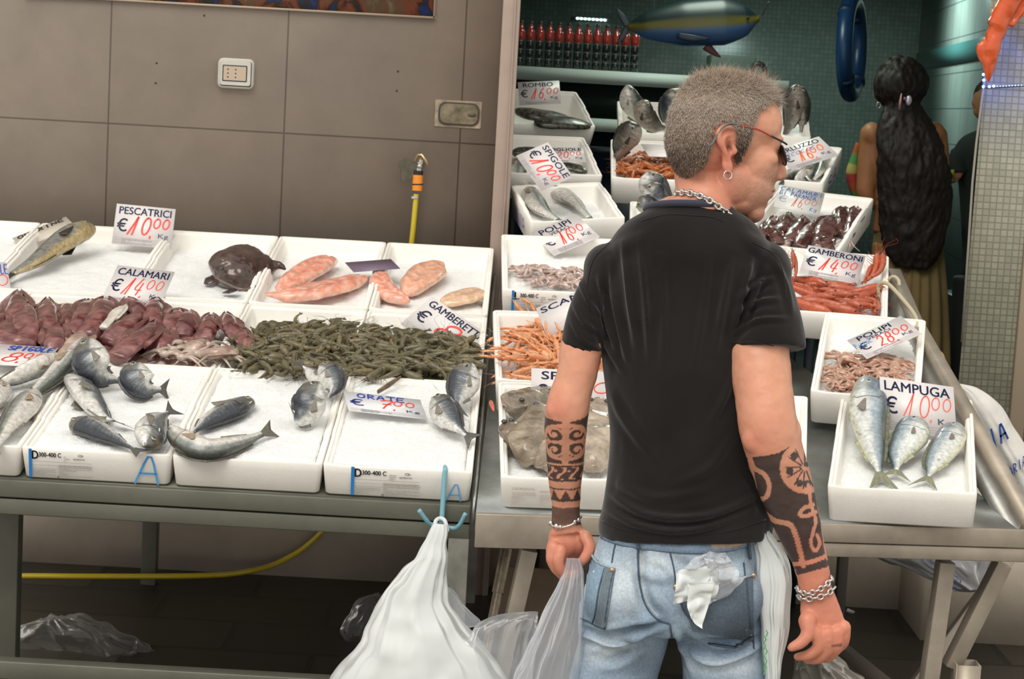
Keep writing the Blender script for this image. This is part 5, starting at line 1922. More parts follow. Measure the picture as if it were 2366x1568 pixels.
r2, l3 = BOXES['R2'], BOXES['L3']
heap('octopus_mass', 'lower layer of small octopus in the box under the 28,00 tag', 'octopus', r2, .018, r2.w - .018, .02, r2.l * .75, lambda P: .066 + 0 * P[:, 0], WETM, lambda P, n: mixc((.36, .20, .14), (.52, .40, .33), np.clip(.5 + n, 0, 1)), 45, .012, 24)
for k, (x, y, s) in enumerate(((1942, 838, .058), (1930, 868, .046), (1985, 862, .05), (1950, 884, .048), (1922, 890, .040), (2030, 845, .05), (2056, 858, .050), (2078, 848, .044), (2070, 872, .044), (1975, 898, .045), (2040, 876, .05), (2082, 884, .038))):
    octopus('small octopus ' + ['with a red-brown head at the rear left of its box', 'at the left wall of its box', 'left of the mouth of the longest lampuga', 'at the front left of its box', 'in the front left corner of its box', 'directly under the 28,00 tag', 'right of centre under the 28,00 tag', 'near the right wall of its box, rear one', 'near the right wall of its box, front one', 'at the front rim beside the longest lampuga', 'behind the LAMPUGA tag', 'in the right corner behind the LAMPUGA tag'][k], r2.hit(x, y, .072), r2, s, 200 + k, 'small octopus in the right box')
for k, (x, y, s) in enumerate(((1215, 632, .055), (1245, 628, .048), (1262, 650, .042), (1285, 640, .048), (1310, 650, .045), (1322, 632, .042), (1290, 662, .040), (1240, 655, .038), (1325, 662, .042), (1350, 650, .045), (1380, 640, .045))):
    octopus('small pale octopus ' + ['at the left end of the row', 'with a dark eye next to the leftmost one', 'in front of the second one', 'in the middle of the row', 'right of the middle', 'at the rear near the sleeve', 'at the front of the row', 'under the second one', 'at the front near the sleeve', 'just behind the sleeve', 'mostly hidden by the shoulder'][k], l3.hit(x, y, .055), l3, s, 300 + k, 'pale octopus behind the striped label', (.34, .22, .17), (.60, .46, .42))


# ---- fillets
def fillet(name, label, pts, b, hs, wid, thick, seed, c0=(.82, .30, .20), c1=(.86, .52, .42), group='pink fillets in the back row', yell=0, mp=None):
    sp = [b.hit(x, y, b.ice + h) for (x, y), h in zip(pts, hs)]
    n = 60
    P = crom(sp, n)
    t = np.linspace(0, 1, n)
    pr = np.interp(t, [0, .06, .25, .5, .75, .95, 1], mp or [.15, .45, .9, 1, .8, .4, .15]) * wid
    T_, S_, B_ = frames(P, b.ez)
    a = np.linspace(0, 2 * math.pi, 36, endpoint=False)
    rings, cols = [], []
    for i in range(n):
        w = pr[i] * np.cos(a)
        h = thick * np.sign(np.sin(a)) * np.abs(np.sin(a)) ** .8 * (1 - .25 * np.exp(-(np.cos(a) * 4) ** 2)) * min(1, pr[i] / wid * 1.6)
        rings.append(P[i] + np.outer(w, B_[i]) + np.outer(h, S_[i]))
        ch = t[i] * 46 + np.abs(np.cos(a)) * 7 + vnoise(np.stack([a, a * 0 + t[i] * 8, a * 0], 1), 1.3, seed) * 2.4
        s_ = .5 + .5 * np.sin(ch)
        c = mixc(c0, c1, np.clip(s_ ** 2 * .8 + .25 * vnoise(np.stack([np.cos(a) * 4, a * 0 + t[i] * 9, a * 0], 1), 1, seed + 1), 0, 1))
        c = mixc(c, (.78, .60, .45), np.clip(np.abs(np.cos(a)) * 1.6 - 1.15, 0, 1) * .7)
        if yell:
            c = mixc(c, (.72, .55, .34), np.full(36, yell))
        cols.append(c)
    V, F = loft_geo(rings, True)
    C = np.concatenate(cols + [cols[0].mean(0)[None], cols[-1].mean(0)[None]])
    V = V + (vnoise(V, 30, seed) * thick * .18)[:, None] * b.ez
    return tag(put(name, G().add(V, F, C), WETM, sharp=None), label, 'fish fillet', group)


bc, bd = BOXES['C'], BOXES['D']
fillet('fish_fillet', 'pink fillet with its round end at the top, left of the purple card', [(775, 600), (735, 610), (690, 640), (642, 672)], bc, [.03, .035, .03, .02], .055, .022, 1)
fillet('fish_fillet', 'long pink fillet lying in front, thin end to the left', [(612, 680), (680, 682), (760, 665), (845, 640)], bc, [.035, .038, .035, .025], .055, .020, 2, mp=[.12, .22, .6, .95, 1, .5, .2])
fillet('fish_fillet', 'narrow upright pink fillet under the purple card', [(885, 630), (880, 655), (905, 680), (945, 698)], bc, [.05, .04, .03, .02], .040, .020, 3)
fillet('fish_fillet', 'rounded pink fillet in the rightmost box', [(1030, 625), (1000, 622), (965, 650), (935, 680)], bd, [.035, .04, .035, .02], .060, .022, 4, c0=(.80, .34, .22), yell=.18)
fillet('fish_fillet', 'pale yellowish fillet at the right corner of the back row', [(1118, 672), (1090, 680), (1050, 692), (1020, 700)], bd, [.03, .03, .025, .02], .050, .014, 5, c0=(.72, .44, .30), yell=.35)

# ---- monkfish
bb = BOXES['B']
mc = bb.hit(552, 632, .07)
parts = []
e3 = [bb.ex, bb.ey, bb.ez]


def E_(cx, cy, cz, r):
    V, F = ell_geo(24)
    return (V * r @ np.array(e3) + mc + bb.ex * cx + bb.ey * cy + bb.ez * cz, F)


parts += [E_(0, .03, .01, (.092, .15, .068)), E_(-.03, -.02, .035, (.065, .07, .045)), E_(.03, -.05, -.012, (.06, .06, .036)), E_(.05, .05, .01, (.06, .07, .045)), E_(-.055, .07, .0, (.04, .05, .03))]
tl_ = crom([mc + bb.ex * .06 + bb.ey * .05 + bb.ez * .01, bb.hit(620, 612, .09), bb.hit(645, 612, .09), bb.hit(658, 622, .085)], 20)
parts.append(tube_geo(tl_, np.linspace(.026, .007, 20), 12))
V, F = remesh(parts, .0035, 6)
N = vnormals(V, F)
nz_ = fnoise(V, 40, 3)
V = V + N * (nz_ * .004)[:, None]
C = mixc((.036, .018, .015), (.095, .055, .042), np.clip(.45 + nz_ * .8, 0, 1))
C = mixc(C, (.25, .17, .13), sstep(.3, .8, vnoise(V, 25, 9)) * sstep(.0, -.03, (V - mc) @ bb.ey)[...] * .4)
th = thing('monkfish', 'dark brown monkfish curled on the ice with its black tail over the divider', 'fish', mc - bb.ez * .05)
put('body', (V, F, C), WETM, th, sharp=None)
for k, (p, q, w) in enumerate((((500, 636), (475, 656), .03), ((550, 668), (515, 676), .03), ((612, 640), (600, 672), .022))):
    a_, c_ = bb.hit(*p, .07), bb.hit(*q, .055)
    put('fin', G().tube([a_, a_ * .5 + c_ * .5, c_], [w * .5, w * .8, w * .25], 12, (.035, .018, .014), flat=.22, side=nrm(np.cross(c_ - a_, bb.ez))), WETM, th, sharp=None)
for k, (x, y) in enumerate(((512, 620), (545, 590))):
    c_ = bb.hit(x, y, .115)
    put('eye', G().ell(c_, (.009, .009, .006), 12, col=(.02, .02, .02)), EYEM, th, sharp=None)
# mouth rim
put('mouth', G().tube(crom([bb.hit(498, 640, .095), bb.hit(525, 655, .09), bb.hit(560, 668, .085), bb.hit(598, 660, .085)], 20), .0035, 8, (.14, .09, .07)), WETM, th, sharp=None)

# ---- brown rays / skate-like fish in L1
l1 = BOXES['L1']


def slab(label, pts, hs, wid, thick, seed, c0, c1, curl=.3, key='L1'):
    b = BOXES[key]
    sp = [b.hit(x, y, b.ice + h) for (x, y), h in zip(pts, hs)]
    n = 50
    P = crom(sp, n)
    t = np.linspace(0, 1, n)
    pr = np.interp(t, [0, .08, .3, .6, .85, 1], [.3, .7, 1, .95, .6, .25]) * wid
    T_, S_, B_ = frames(P, b.ez)
    a = np.linspace(0, 2 * math.pi, 40, endpoint=False)
    rings = []
    for i in range(n):
        w = pr[i] * np.cos(a)
        h = thick * np.sin(a) * min(1, pr[i] / wid * 1.4) + curl * wid * np.cos(a) ** 4 * math.sin(t[i] * 9 + seed)
        rings.append(P[i] + np.outer(w, B_[i]) + np.outer(h, S_[i]))
    V, F = loft_geo(rings, True)
    nn_ = fnoise(V, 28, seed) + .3 * vnoise(V, 260, seed + 1)
    C = mixc(c0, c1, np.clip(.5 + nn_, 0, 1))
    V = V + (fnoise(V, 45, seed + 2) * .007)[:, None] * b.ez
    th = thing('ray_fish', label, 'fish', P[n // 2], 'brown rays in the front left box')
    put('body', G().add(V, F, C), WETM, th, sharp=None)
    i = 6
    for s_ in (-1, 1):
        put('eye', G().ell(P[i] + B_[i] * s_ * wid * .3 + b.ez * thick * .95, (.008, .008, .006), 12, col=(.03, .025, .02)), EYEM, th, sharp=None)


slab('brown ray lying at the rear left of the box, gill slit open', [(1180, 950), (1215, 930), (1270, 925), (1330, 930)], [.05, .06, .05, .03], .065, .030, 1, (.12, .09, .06), (.34, .28, .21))
slab('grey-brown ray folded down the middle of the box', [(1262, 945), (1240, 985), (1222, 1030), (1232, 1065)], [.065, .06, .045, .03], .060, .030, 2, (.16, .12, .08), (.36, .30, .22))
slab('striped pale ray right of the tattooed forearm', [(1385, 930), (1378, 980), (1375, 1030), (1372, 1085)], [.07, .06, .05, .03], .070, .030, 3, (.22, .165, .12), (.46, .38, .29), curl=.2)
slab('pale ray between the dark one and the forearm', [(1300, 960), (1290, 1005), (1275, 1050), (1268, 1085)], [.055, .05, .04, .03], .060, .026, 4, (.19, .145, .10), (.42, .35, .27))
slab('small dark ray curled over the left wall of the box', [(1165, 985), (1185, 1000), (1200, 1030), (1205, 1055)], [.05, .05, .03, .02], .034, .022, 5, (.09, .065, .04), (.25, .19, .13), curl=.1)
# ================================================================== THE TATTOOED MAN
YM = 3.45


def P_(px, py, dy=0.0):
    return at(px, py, YM + dy)


KM = YM / FPX
XA, YA, ZA = C_R, _fw, C_U


def limb(rows, n=22, m=40, fl=1.0):
    """rows: (left px, right px, y px, dy, depth ratio): lofted limb with sections square to its axis"""
    cs = np.array([P_((a + b) / 2, y, dy) for a, b, y, dy, _ in rows])
    r = np.array([(b - a) / 2 * KM * (1 + dy / YM) for a, b, y, dy, _ in rows])
    q = np.array([k for *_, k in rows])
    D = crom(np.column_stack([cs, r, q]), m)
    C3, R, Q = D[:, :3], D[:, 3], D[:, 4]
    T = np.gradient(C3, axis=0)
    T /= np.linalg.norm(T, axis=1)[:, None]
    rings = []
    a = np.linspace(0, 2 * math.pi, n, endpoint=False)
    for i in range(m):
        X = nrm(XA - T[i] * np.dot(XA, T[i]))
        cosx = abs(np.dot(X, XA))
        Yv = np.cross(T[i], X)
        rr = R[i] * max(cosx, .72)
        rings.append(C3[i] + np.outer(np.cos(a) * rr, X) + np.outer(np.sin(a) * rr * Q[i], Yv))
    return loft_geo(rings, True)


def ellP(px, py, dy, rx, ry, rz, tilt=0.0, n=24):
    """ellipsoid; radii in photo pixels: across, into the scene, up; tilt in the picture plane"""
    V, F = ell_geo(n)
    c, s = math.cos(tilt), math.sin(tilt)
    R = np.array([XA * c + ZA * s, YA, -XA * s + ZA * c])
    return ((V * (rx * KM, ry * KM, rz * KM)) @ R + P_(px, py, dy), F)


def cap(pts, r, n=14):
    P = np.array([P_(*p) for p in pts])
    P = crom(P, 6 * len(P))
    rr = np.interp(np.linspace(0, 1, len(P)), np.linspace(0, 1, len(r)), r) * KM
    V, F = tube_geo(P, rr, n)
    e, f = ell_geo(12)
    return [(V, F), (e * rr[0] * .99 + P[0], f), (e * rr[-1] * .99 + P[-1], f)]


body = []
# --- neck and the part of the chest inside the shirt
body.append(limb([(1558, 1688, 395, .015, 1), (1560, 1690, 430, .01, 1), (1556, 1700, 462, .0, 1), (1530, 1712, 490, .0, .95), (1490, 1735, 515, .01, .8)], 32))
body.append(ellP(1600, 520, .01, 130, 75, 36))
body.append(limb([(1450, 1740, 540, .02, .5), (1425, 1760, 640, .03, .58), (1425, 1755, 800, .03, .62), (1430, 1760, 1000, .03, .6), (1420, 1760, 1200, .02, .62), (1390, 1750, 1330, .02, .62), (1400, 1740, 1400, .02, .62)], 32))
# trapezius
body.append(ellP(1525, 512, .01, 75, 55, 30, .45))
body.append(ellP(1690, 520, .01, 65, 55, 28, -.5))
# --- left arm
body.append(limb([(1400, 1440, 650, .0, 1), (1332, 1418, 715, -.0, 1), (1296, 1398, 790, -.01, 1), (1288, 1385, 850, -.02, 1), (1272, 1372, 900, -.025, 1), (1259, 1363, 945, -.03, 1), (1257, 1357, 985, -.02, 1), (1261, 1352, 1050, .0, .95), (1267, 1345, 1110, .01, .9), (1273, 1342, 1160, .02, .82), (1274, 1342, 1200, .03, .72), (1270, 1352, 1230, .03, .6)], 36, 60))
body.append(ellP(1287, 948, -.045, 26, 22, 26))   # elbow
# left hand, closed on the bag
body.append(ellP(1305, 1245, .035, 40, 26, 40, .15))
body.append(ellP(1335, 1248, .04, 34, 24, 34, .6))
body.append(ellP(1288, 1272, .03, 28, 24, 34, .1))
for pts, r in (([(1280, 1262, .015), (1274, 1292, .01), (1288, 1318, .012), (1306, 1336, .02)], [15, 14, 12.5, 10]),
               ([(1296, 1270, .0), (1290, 1300, -.005), (1300, 1322, .0), (1318, 1326, .01)], [15, 14, 12, 10]),
               ([(1318, 1268, .05), (1310, 1296, .055), (1316, 1318, .055), (1330, 1330, .05)], [14, 13, 12, 10]),
               ([(1334, 1266, .055), (1330, 1290, .065), (1332, 1310, .07), (1340, 1318, .06)], [12, 11.5, 10.5, 9]),
               ([(1352, 1238, .02), (1362, 1262, .01), (1352, 1288, .005), (1338, 1302, .005)], [15, 14, 13, 10])):
    body += cap(pts, r)
# --- right arm
body.append(limb([(1735, 1790, 650, -.0, 1), (1704, 1816, 715, -.03, 1), (1681, 1822, 790, -.06, 1), (1685, 1828, 850, -.08, 1), (1697, 1834, 910, -.10, 1), (1703, 1842, 970, -.115, 1), (1711, 1852, 1015, -.12, .95), (1728, 1868, 1070, -.11, .95), (1750, 1884, 1130, -.10, .92), (1776, 1897, 1190, -.09, .88), (1805, 1908, 1250, -.08, .82), (1830, 1916, 1300, -.08, .75), (1842, 1921, 1345, -.08, .68), (1846, 1930, 1380, -.08, .6)], 40, 70))
body.append(ellP(1750, 1010, -.135, 36, 34, 42))
body.append(ellP(1826, 1000, -.12, 26, 26, 40, .1))
# right hand: back of the hand, knuckles, curled fingers and thumb
body.append(limb([(1848, 1930, 1375, -.08, .55), (1846, 1944, 1410, -.08, .46), (1852, 1958, 1440, -.08, .42), (1868, 1966, 1466, -.08, .38), (1885, 1960, 1486, -.075, .3)], 30))
for pts, r in (([(1866, 1432, -.095), (1866, 1462, -.105), (1850, 1484, -.11), (1829, 1495, -.112)], [22, 17, 14.5, 11]),
               ([(1888, 1468, -.10), (1890, 1494, -.10), (1868, 1513, -.095), (1842, 1517, -.085)], [15, 14, 13, 10]),
               ([(1912, 1474, -.10), (1912, 1500, -.095), (1890, 1520, -.085), (1866, 1523, -.075)], [16, 15, 13.5, 11]),
               ([(1936, 1472, -.095), (1933, 1497, -.09), (1912, 1517, -.075), (1890, 1520, -.062)], [15, 14, 13, 10.5]),
               ([(1953, 1460, -.085), (1950, 1483, -.08), (1932, 1502, -.065), (1912, 1508, -.05)], [13.5, 12.5, 11, 9])):
    body += cap(pts, r)
for (x, y, d) in ((1886, 1462, -.100), (1912, 1466, -.100), (1936, 1462, -.095), (1952, 1450, -.085)):
    body.append(ellP(x, y, d, 15, 14, 18))

# --- head, built in its own frame: f forward (to the right), l towards the camera side, u up
HA = 0.20
HF = nrm(XA * math.cos(HA) + YA * math.sin(HA) - ZA * .02)
HU = nrm(ZA + XA * .03)
HU = nrm(HU - HF * np.dot(HU, HF))
HL = -np.cross(HU, HF)      # toward the camera
if np.dot(HL, -YA) < 0:
    HL = -HL
HC = P_(1672, 330, .01)
HRM = np.array([HF, HL, HU])


def hd(f, l, u):
    return HC + (HF * f / math.cos(HA) * 1.0 + HL * l + HU * u) * KM


def he(f, l, u, rf, rl, ru, pitch=0.0, n=28):
    V, F = ell_geo(n)
    c, s = math.cos(pitch), math.sin(pitch)
    R = np.array([HF * c + HU * s, HL, -HF * s + HU * c])
    return ((V * (rf * KM, rl * KM, ru * KM)) @ R + hd(f, l, u), F)


hp = []
hp.append(he(-6, 0, 42, 121, 94, 110))            # cranium
hp.append(he(-42, 0, 10, 84, 88, 92))             # back of the skull
hp.append(he(62, 0, 45, 74, 80, 80))              # forehead
hp.append(he(98, 0, 2, 34, 58, 42))               # brow / eye region
hp.append(he(72, 0, -45, 58, 66, 74))             # mid face
hp.append(he(58, 0, -100, 58, 60, 62))            # mouth / jaw block
hp.append(he(20, 34, -95, 50, 30, 48, .4))
hp.append(he(20, -34, -95, 50, 30, 48, .4))
hp.append(he(76, 0, -158, 24, 32, 24))            # chin
hp.append(he(40, 0, -140, 46, 46, 26, .15))
hp.append(he(118, 26, 10, 14, 26, 10))            # brow ridges
hp.append(he(118, -26, 10, 14, 26, 10))
hp.append(he(88, 44, -38, 28, 22, 22))            # cheek bones
hp.append(he(88, -44, -38, 28, 22, 22))
# nose
V, F = tube_geo([hd(114, 0, 2), hd(124, 0, -22), hd(134, 0, -48), hd(138, 0, -66)], np.array([9, 11, 14, 15]) * KM, 14, True, 1.0)
hp.append((V, F))
hp.append(he(137, 0, -70, 15, 15, 13))
hp.append(he(122, 15, -76, 15, 9, 10))
hp.append(he(122, -15, -76, 15, 9, 10))
hp.append(he(104, 0, -88, 18, 30, 18))
# lips
hp.append(he(112, 0, -104, 13, 26, 7, -.2))
hp.append(he(107, 0, -119, 13, 24, 8, .2))
hp.append(he(90, 0, -138, 16, 26, 14))
# eyelids
for s in (1, -1):
    hp.append(he(103, 30 * s, -16, 13, 16, 10))
# ear (both sides): rim, lobe, bowl
EF = -22
for s in (1, -1):
    rim = [hd(6 + EF, 84 * s, -52), hd(-2 + EF, 90 * s, -30), hd(-20 + EF, 95 * s, 0), hd(-14 + EF, 97 * s, 20), hd(6 + EF, 94 * s, 28), hd(22 + EF, 88 * s, 18), hd(22 + EF, 82 * s, 0)]
    V, F = tube_geo(crom(rim, 30), np.interp(np.linspace(0, 1, 30), [0, .5, 1], [7.5, 7.5, 5]) * KM, 10)
    hp.append((V, F))
    hp.append(he(6 + EF, 84 * s, -60, 14, 8, 21, .2))
    hp.append(he(2 + EF, 80 * s, -12, 17, 7, 38, .15))
    V, F = tube_geo(crom([hd(4 + EF, 90 * s, -44), hd(-6 + EF, 92 * s, -24), hd(-6 + EF, 92 * s, 0), hd(6 + EF, 89 * s, 12)], 18), np.full(18, 5.5) * KM, 8)
    hp.append((V, F))
    hp.append(he(22 + EF, 84 * s, -26, 7, 6, 11))
    hp.append(he(3 + EF, 85 * s, -42, 12, 7, 18))
body += hp
# legs inside the jeans, feet
for xs_ in ((1345, 1540), (1560, 1750)):
    body.append(limb([(xs_[0] + 10, xs_[1] - 10, 1380, .02, .8), (xs_[0] + 15, xs_[1] - 20, 1560, .02, .8)], 20))
VB, FB = remesh(body, .0024, 11, .55)
NB = vnormals(VB, FB)
pp = proj(VB)
Q = VB - HC
hf, hl, hu = Q @ HF / KM, Q @ HL / KM, Q @ HU / KM
ishead = (hu > -185) & (np.abs(hf) < 175) & (hl < 125) & (hl > -125) & (pp[:, 1] < 520)
# carve: ear bowl, nostril, mouth line, eye sockets
def carve(f, l, u, r, dpt):
    global VB
    d = np.sqrt(((hf - f) / r[0]) ** 2 + ((hl - l) / r[1]) ** 2 + ((hu - u) / r[2]) ** 2)
    VB = VB - NB * (np.clip(1 - d, 0, 1) ** .8 * dpt * KM)[:, None]
for s in (1, -1):
    carve(8 + EF, 88 * s, -18, (9, 16, 16), 11)
    carve(126, 12 * s, -82, (6, 6, 5), 5)
    carve(110, 30 * s, -4, (14, 16, 8), 4)
    carve(6 + EF, 92 * s, 14, (10, 14, 8), 3)
carve(112, 0, -111, (18, 30, 3.5), 4)
NB = vnormals(VB, FB)
# small form: tendons / pores
VB = VB + NB * (vnoise(VB, 55, 3) * .0009 + vnoise(VB, 160, 4) * .00025)[:, None]
x, y = pp[:, 0], pp[:, 1]
n1, n2 = fnoise(VB, 16, 5), vnoise(VB, 120, 8)
SK, SKR, SKD = np.array((.66, .335, .215)), np.array((.64, .20, .13)), np.array((.30, .135, .085))
C = mixc(SK, SKR, np.clip(.30 + n1 * .45, 0, 1) * .6)
C = C * (1 + .05 * n2[:, None])
# redness: hands, elbows, ear, neck, nose
red = sstep(1200, 1260, y) * ~ishead * .75
for (cx, cy, rr) in ((1290, 945, 38), (1745, 1030, 55), (1690, 455, 60)):
    red = np.maximum(red, np.exp(-(((x - cx) / rr) ** 2 + ((y - cy) / rr) ** 2)) * .75)
red = np.where(ishead, np.maximum(red, .8 * np.exp(-((hf - EF) / 32) ** 2 - ((hu + 20) / 60) ** 2) + .6 * np.exp(-((hf - 128) / 25) ** 2 - ((hu + 70) / 28) ** 2) + .45 * sstep(40, -20, hf) * sstep(20, -80, hu)), red)
C = mixc(C, SKR * .92, np.clip(red, 0, 1) * .75)
# beard shadow
bd_ = sstep(-40, -85, hu + 18 * np.sin(hf * .04)) * sstep(-8, 22, hf) * ishead * (hu > -182)
bd_ = np.maximum(bd_, sstep(-60, -30, hu) * sstep(10, -5, hu) * sstep(48, 24, hf) * sstep(0, 12, hf) * ishead * .9)
bd_ *= 1 - np.exp(-((hf - 112) / 14) ** 2 - ((hu + 111) / 9) ** 2)
st_ = np.clip(.30 + .45 * vnoise(VB, 420, 12) + .2 * vnoise(VB, 900, 13), 0, 1)
C = mixc(C, (.22, .13, .09), bd_ * (.25 + .45 * st_))
C = mixc(C, (.46, .40, .36), bd_ * (vnoise(VB, 500, 21) > .45) * .22 * sstep(30, 80, hf))
# lips, nostrils, ear bowl, eye line
C = mixc(C, (.42, .13, .10), ishead * np.exp(-((hf - 116) / 11) ** 2 - ((hu + 111) / 10) ** 2 - (hl / 30) ** 2) * .8)
C = mixc(C, (.08, .03, .02), ishead * np.exp(-((hf - 112) / 16) ** 2 - ((hu + 111) / 2.5) ** 2 - (hl / 28) ** 2) * .8)
for s in (1, -1):
    C = mixc(C, (.06, .02, .015), ishead * np.exp(-((hf - 126) / 5) ** 2 - ((hu + 83) / 3.5) ** 2 - ((hl - 12 * s) / 6) ** 2))
    C = mixc(C, (.12, .035, .025), ishead * np.exp(-((hf - 10 - EF) / 6) ** 2 - ((hu + 18) / 10) ** 2 - ((hl - 84 * s) / 14) ** 2))
    C = mixc(C, (.10, .05, .04), ishead * np.exp(-((hf - 114) / 14) ** 2 - ((hu + 16) / 3) ** 2 - ((hl - 30 * s) / 16) ** 2) * .8)
    C = mixc(C, (.16, .10, .07), ishead * np.exp(-((hf - 120) / 18) ** 2 - ((hu - 14) / 4) ** 2 - ((hl - 28 * s) / 22) ** 2) * .6)
# short-hair stubble where the hair starts
# ---- tattoos: drawn in sleeve coordinates taken on each arm
INKC = np.array((.014, .015, .018))
pj = np.stack([x, y], 1)
tat = np.zeros(len(VB))
facing = NB @ (-YA) > -.35
# left forearm band (lines follow the arm, 1258..1352 px wide)
L = (x < 1372) & (x > 1240) & ~ishead
cx = np.interp(y, [960, 1050, 1110, 1160, 1205], [1307, 1307, 1306, 1308, 1308])
hw = np.interp(y, [960, 1050, 1110, 1160, 1205], [50, 46, 40, 35, 34])
ux = np.arcsin(np.clip((x - cx) / (hw + 1), -1, 1)) / 1.5708
ux = np.where(facing, ux, np.sign(ux) * (2 - np.abs(ux)))
yy = y + 8 * (1 - ux ** 2) * -1 + 14 * 0
yc = y - 10 * np.cos(ux * 1.5)          # bands sag around the arm


def band(a, b):
    return (yc > a) & (yc < b)


t_ = np.zeros(len(VB), bool)
# big rosette of four spirals
uu, vv = ux * 52, yc - 1012
inb = L & (yc > 966 - 12 * np.abs(ux)) & (yc < 1062)
t_ |= inb & (np.abs(uu) > 6)
R0 = np.sqrt((uu / 43) ** 2 + (vv / 41) ** 2)
ringm = (R0 > .88) & (R0 < 1.06)
t_ &= ~(inb & ringm)
t_ &= ~(inb & (np.abs(vv) < 3.5) & (R0 < 1.06))
for sx in (-1, 1):
    for sy in (-1, 1):
        du, dv = uu - sx * 19, vv - sy * 19
        rr = np.hypot(du, dv)
        an = np.arctan2(dv * sy, du * sx)
        sp_ = (rr - (9 + 5.5 * an / math.pi))
        t_ &= ~(inb & (np.abs(sp_) < 2.6) & (rr < 20))
        t_ &= ~(inb & (rr > 17) & (rr < 20.5))
        t_ &= ~(inb & (rr < 4.2))
t_ &= ~(inb & (np.abs(uu) > 0) & (np.abs(uu) < 3) & (R0 < 1) & (np.abs(vv) > 30))
# narrow ornament band
b2 = L & band(1066, 1102)
pat = np.sin(ux * 14 + np.sin((yc - 1084) * .22) * 2.2) + .6 * np.sin(ux * 27 + (yc * .35))
t_ |= b2 & (pat > -.45)
t_ |= L & band(1066, 1069) | L & band(1098, 1103)
# line and triangles
t_ |= L & band(1119, 1122)
tri = np.abs(((ux * 2.0 + .5) % 1.0) - .5) * 2          # 0 at triangle tip column
t_ |= L & (yc > 1122) & (yc < 1148) & ((yc - 1122) / 26 > tri * 1.0)
t_ |= L & (yc > 1144) & (yc < 1149)
# solid cuff
t_ |= L & (yc > 1163) & (y < 1212)
tat = np.maximum(tat, t_ * np.where((yc > 1163), .78, .90))
# right forearm: solid ink with skin-coloured figures
RA = (x > 1690) & (y > 1000) & (y < 1330) & ~ishead & (pp[:, 1] > 1000)
inkpoly = [(1722, 1058), (1768, 1052), (1800, 1046), (1826, 1030), (1850, 1026), (1865, 1040), (1880, 1100), (1895, 1160), (1910, 1230), (1925, 1300), (1905, 1312), (1870, 1320), (1832, 1315), (1815, 1280), (1780, 1230), (1760, 1180), (1740, 1130), (1725, 1080)]
t2 = RA & inpoly(pj, inkpoly)


def skin_line(pts, w):
    global t2
    P = crom(np.array(pts, float), 40)
    d = np.full(len(VB), 1e9)
    sel = np.where(RA)[0]
    X = pj[sel]
    dd = np.full(len(sel), 1e9)
    for i in range(len(P) - 1):
        a_, b_ = P[i], P[i + 1]
        ab = b_ - a_
        tt = np.clip(((X - a_) @ ab) / (ab @ ab + 1e-9), 0, 1)
        dd = np.minimum(dd, np.hypot(*(X - a_ - tt[:, None] * ab).T))
    m = np.zeros(len(VB), bool)
    m[sel] = dd < w
    t2 &= ~m
    return m


def ink_line(pts, w):
    global t2
    P = crom(np.array(pts, float), 20)
    sel = np.where(RA)[0]
    X = pj[sel]
    dd = np.full(len(sel), 1e9)
    for i in range(len(P) - 1):
        a_, b_ = P[i], P[i + 1]
        ab = b_ - a_
        tt = np.clip(((X - a_) @ ab) / (ab @ ab + 1e-9), 0, 1)
        dd = np.minimum(dd, np.hypot(*(X - a_ - tt[:, None] * ab).T))
    t2[sel[dd < w]] = True


# wheel
wx, wy = 1860, 1080
d = np.hypot((x - wx) / 58, (y - wy) / 60)
t2 &= ~(RA & (d < 1))
for k in range(9):
    an = math.radians(62 + k * 29)
    e = (wx + 44 * math.cos(an), wy - 47 * math.sin(an))
    ink_line([(wx + 9 * math.cos(an), wy - 9 * math.sin(an)), e], 1.7)
for k in (0, 2, 4, 6, 7):
    an = math.radians(76 + k * 29)
    c_ = (wx + 36 * math.cos(an), wy - 38 * math.sin(an))
    t2 |= RA & (np.hypot(x - c_[0], y - c_[1]) < 8.5) & (d < .86)
ink_line([(wx + 3, wy - 8), (wx + 3, wy - 8.1)], 6)
# left loop
skin_line([(1733, 1060), (1744, 1082), (1766, 1096), (1777, 1120), (1772, 1145), (1756, 1152), (1744, 1140)], 5.5)
skin_line([(1730, 1065), (1740, 1110), (1750, 1155), (1762, 1180), (1790, 1202), (1825, 1212), (1838, 1235), (1848, 1270), (1855, 1300)], 6)
skin_line([(1835, 1303), (1860, 1301), (1890, 1292), (1908, 1284)], 5)
skin_line([(1850, 1295), (1858, 1312)], 5)
skin_line([(1878, 1165), (1855, 1175), (1849, 1188), (1862, 1192), (1884, 1182)], 5)
skin_line([(1868, 1120), (1874, 1165), (1884, 1200), (1880, 1225), (1874, 1255), (1884, 1272), (1894, 1255), (1888, 1235)], 4)
skin_line([(1890, 1160), (1900, 1215), (1906, 1260), (1910, 1290)], 3)
t2 |= RA & inpoly(pj, [(1838, 1318), (1912, 1294), (1916, 1306), (1880, 1318), (1842, 1328)])
# back of the arm: keep it inked plainly
far = (NB @ YA) > .2
t2 = np.where(far & RA & (y > 1055) & (y < 1312), True, t2)
tat = np.maximum(tat, t2 * .92)
# finger tattoo
tat = np.maximum(tat, ((np.abs(y - (1491 - (x - 1933) * .08)) < 3.6) & (x > 1921) & (x < 1946)) * .6)
C = mixc(C, INKC * (1 + .5 * n2[:, None]) + .012, tat)
tone = 1 + .0 * x
M_skin = M_('skin', rough=.42, attr=True, spec=.4, bump=(260, .12, 'noise', .0015), sss=.06)
man = thing('person', 'man seen from behind in a black T-shirt and faded jeans, tattooed forearms, sunglasses', 'person', (P_(1580, 1400)[0], YM, 0))
bodyo = put('body', (VB, FB, np.clip(C, .004, 1)), M_skin, man, sharp=None)

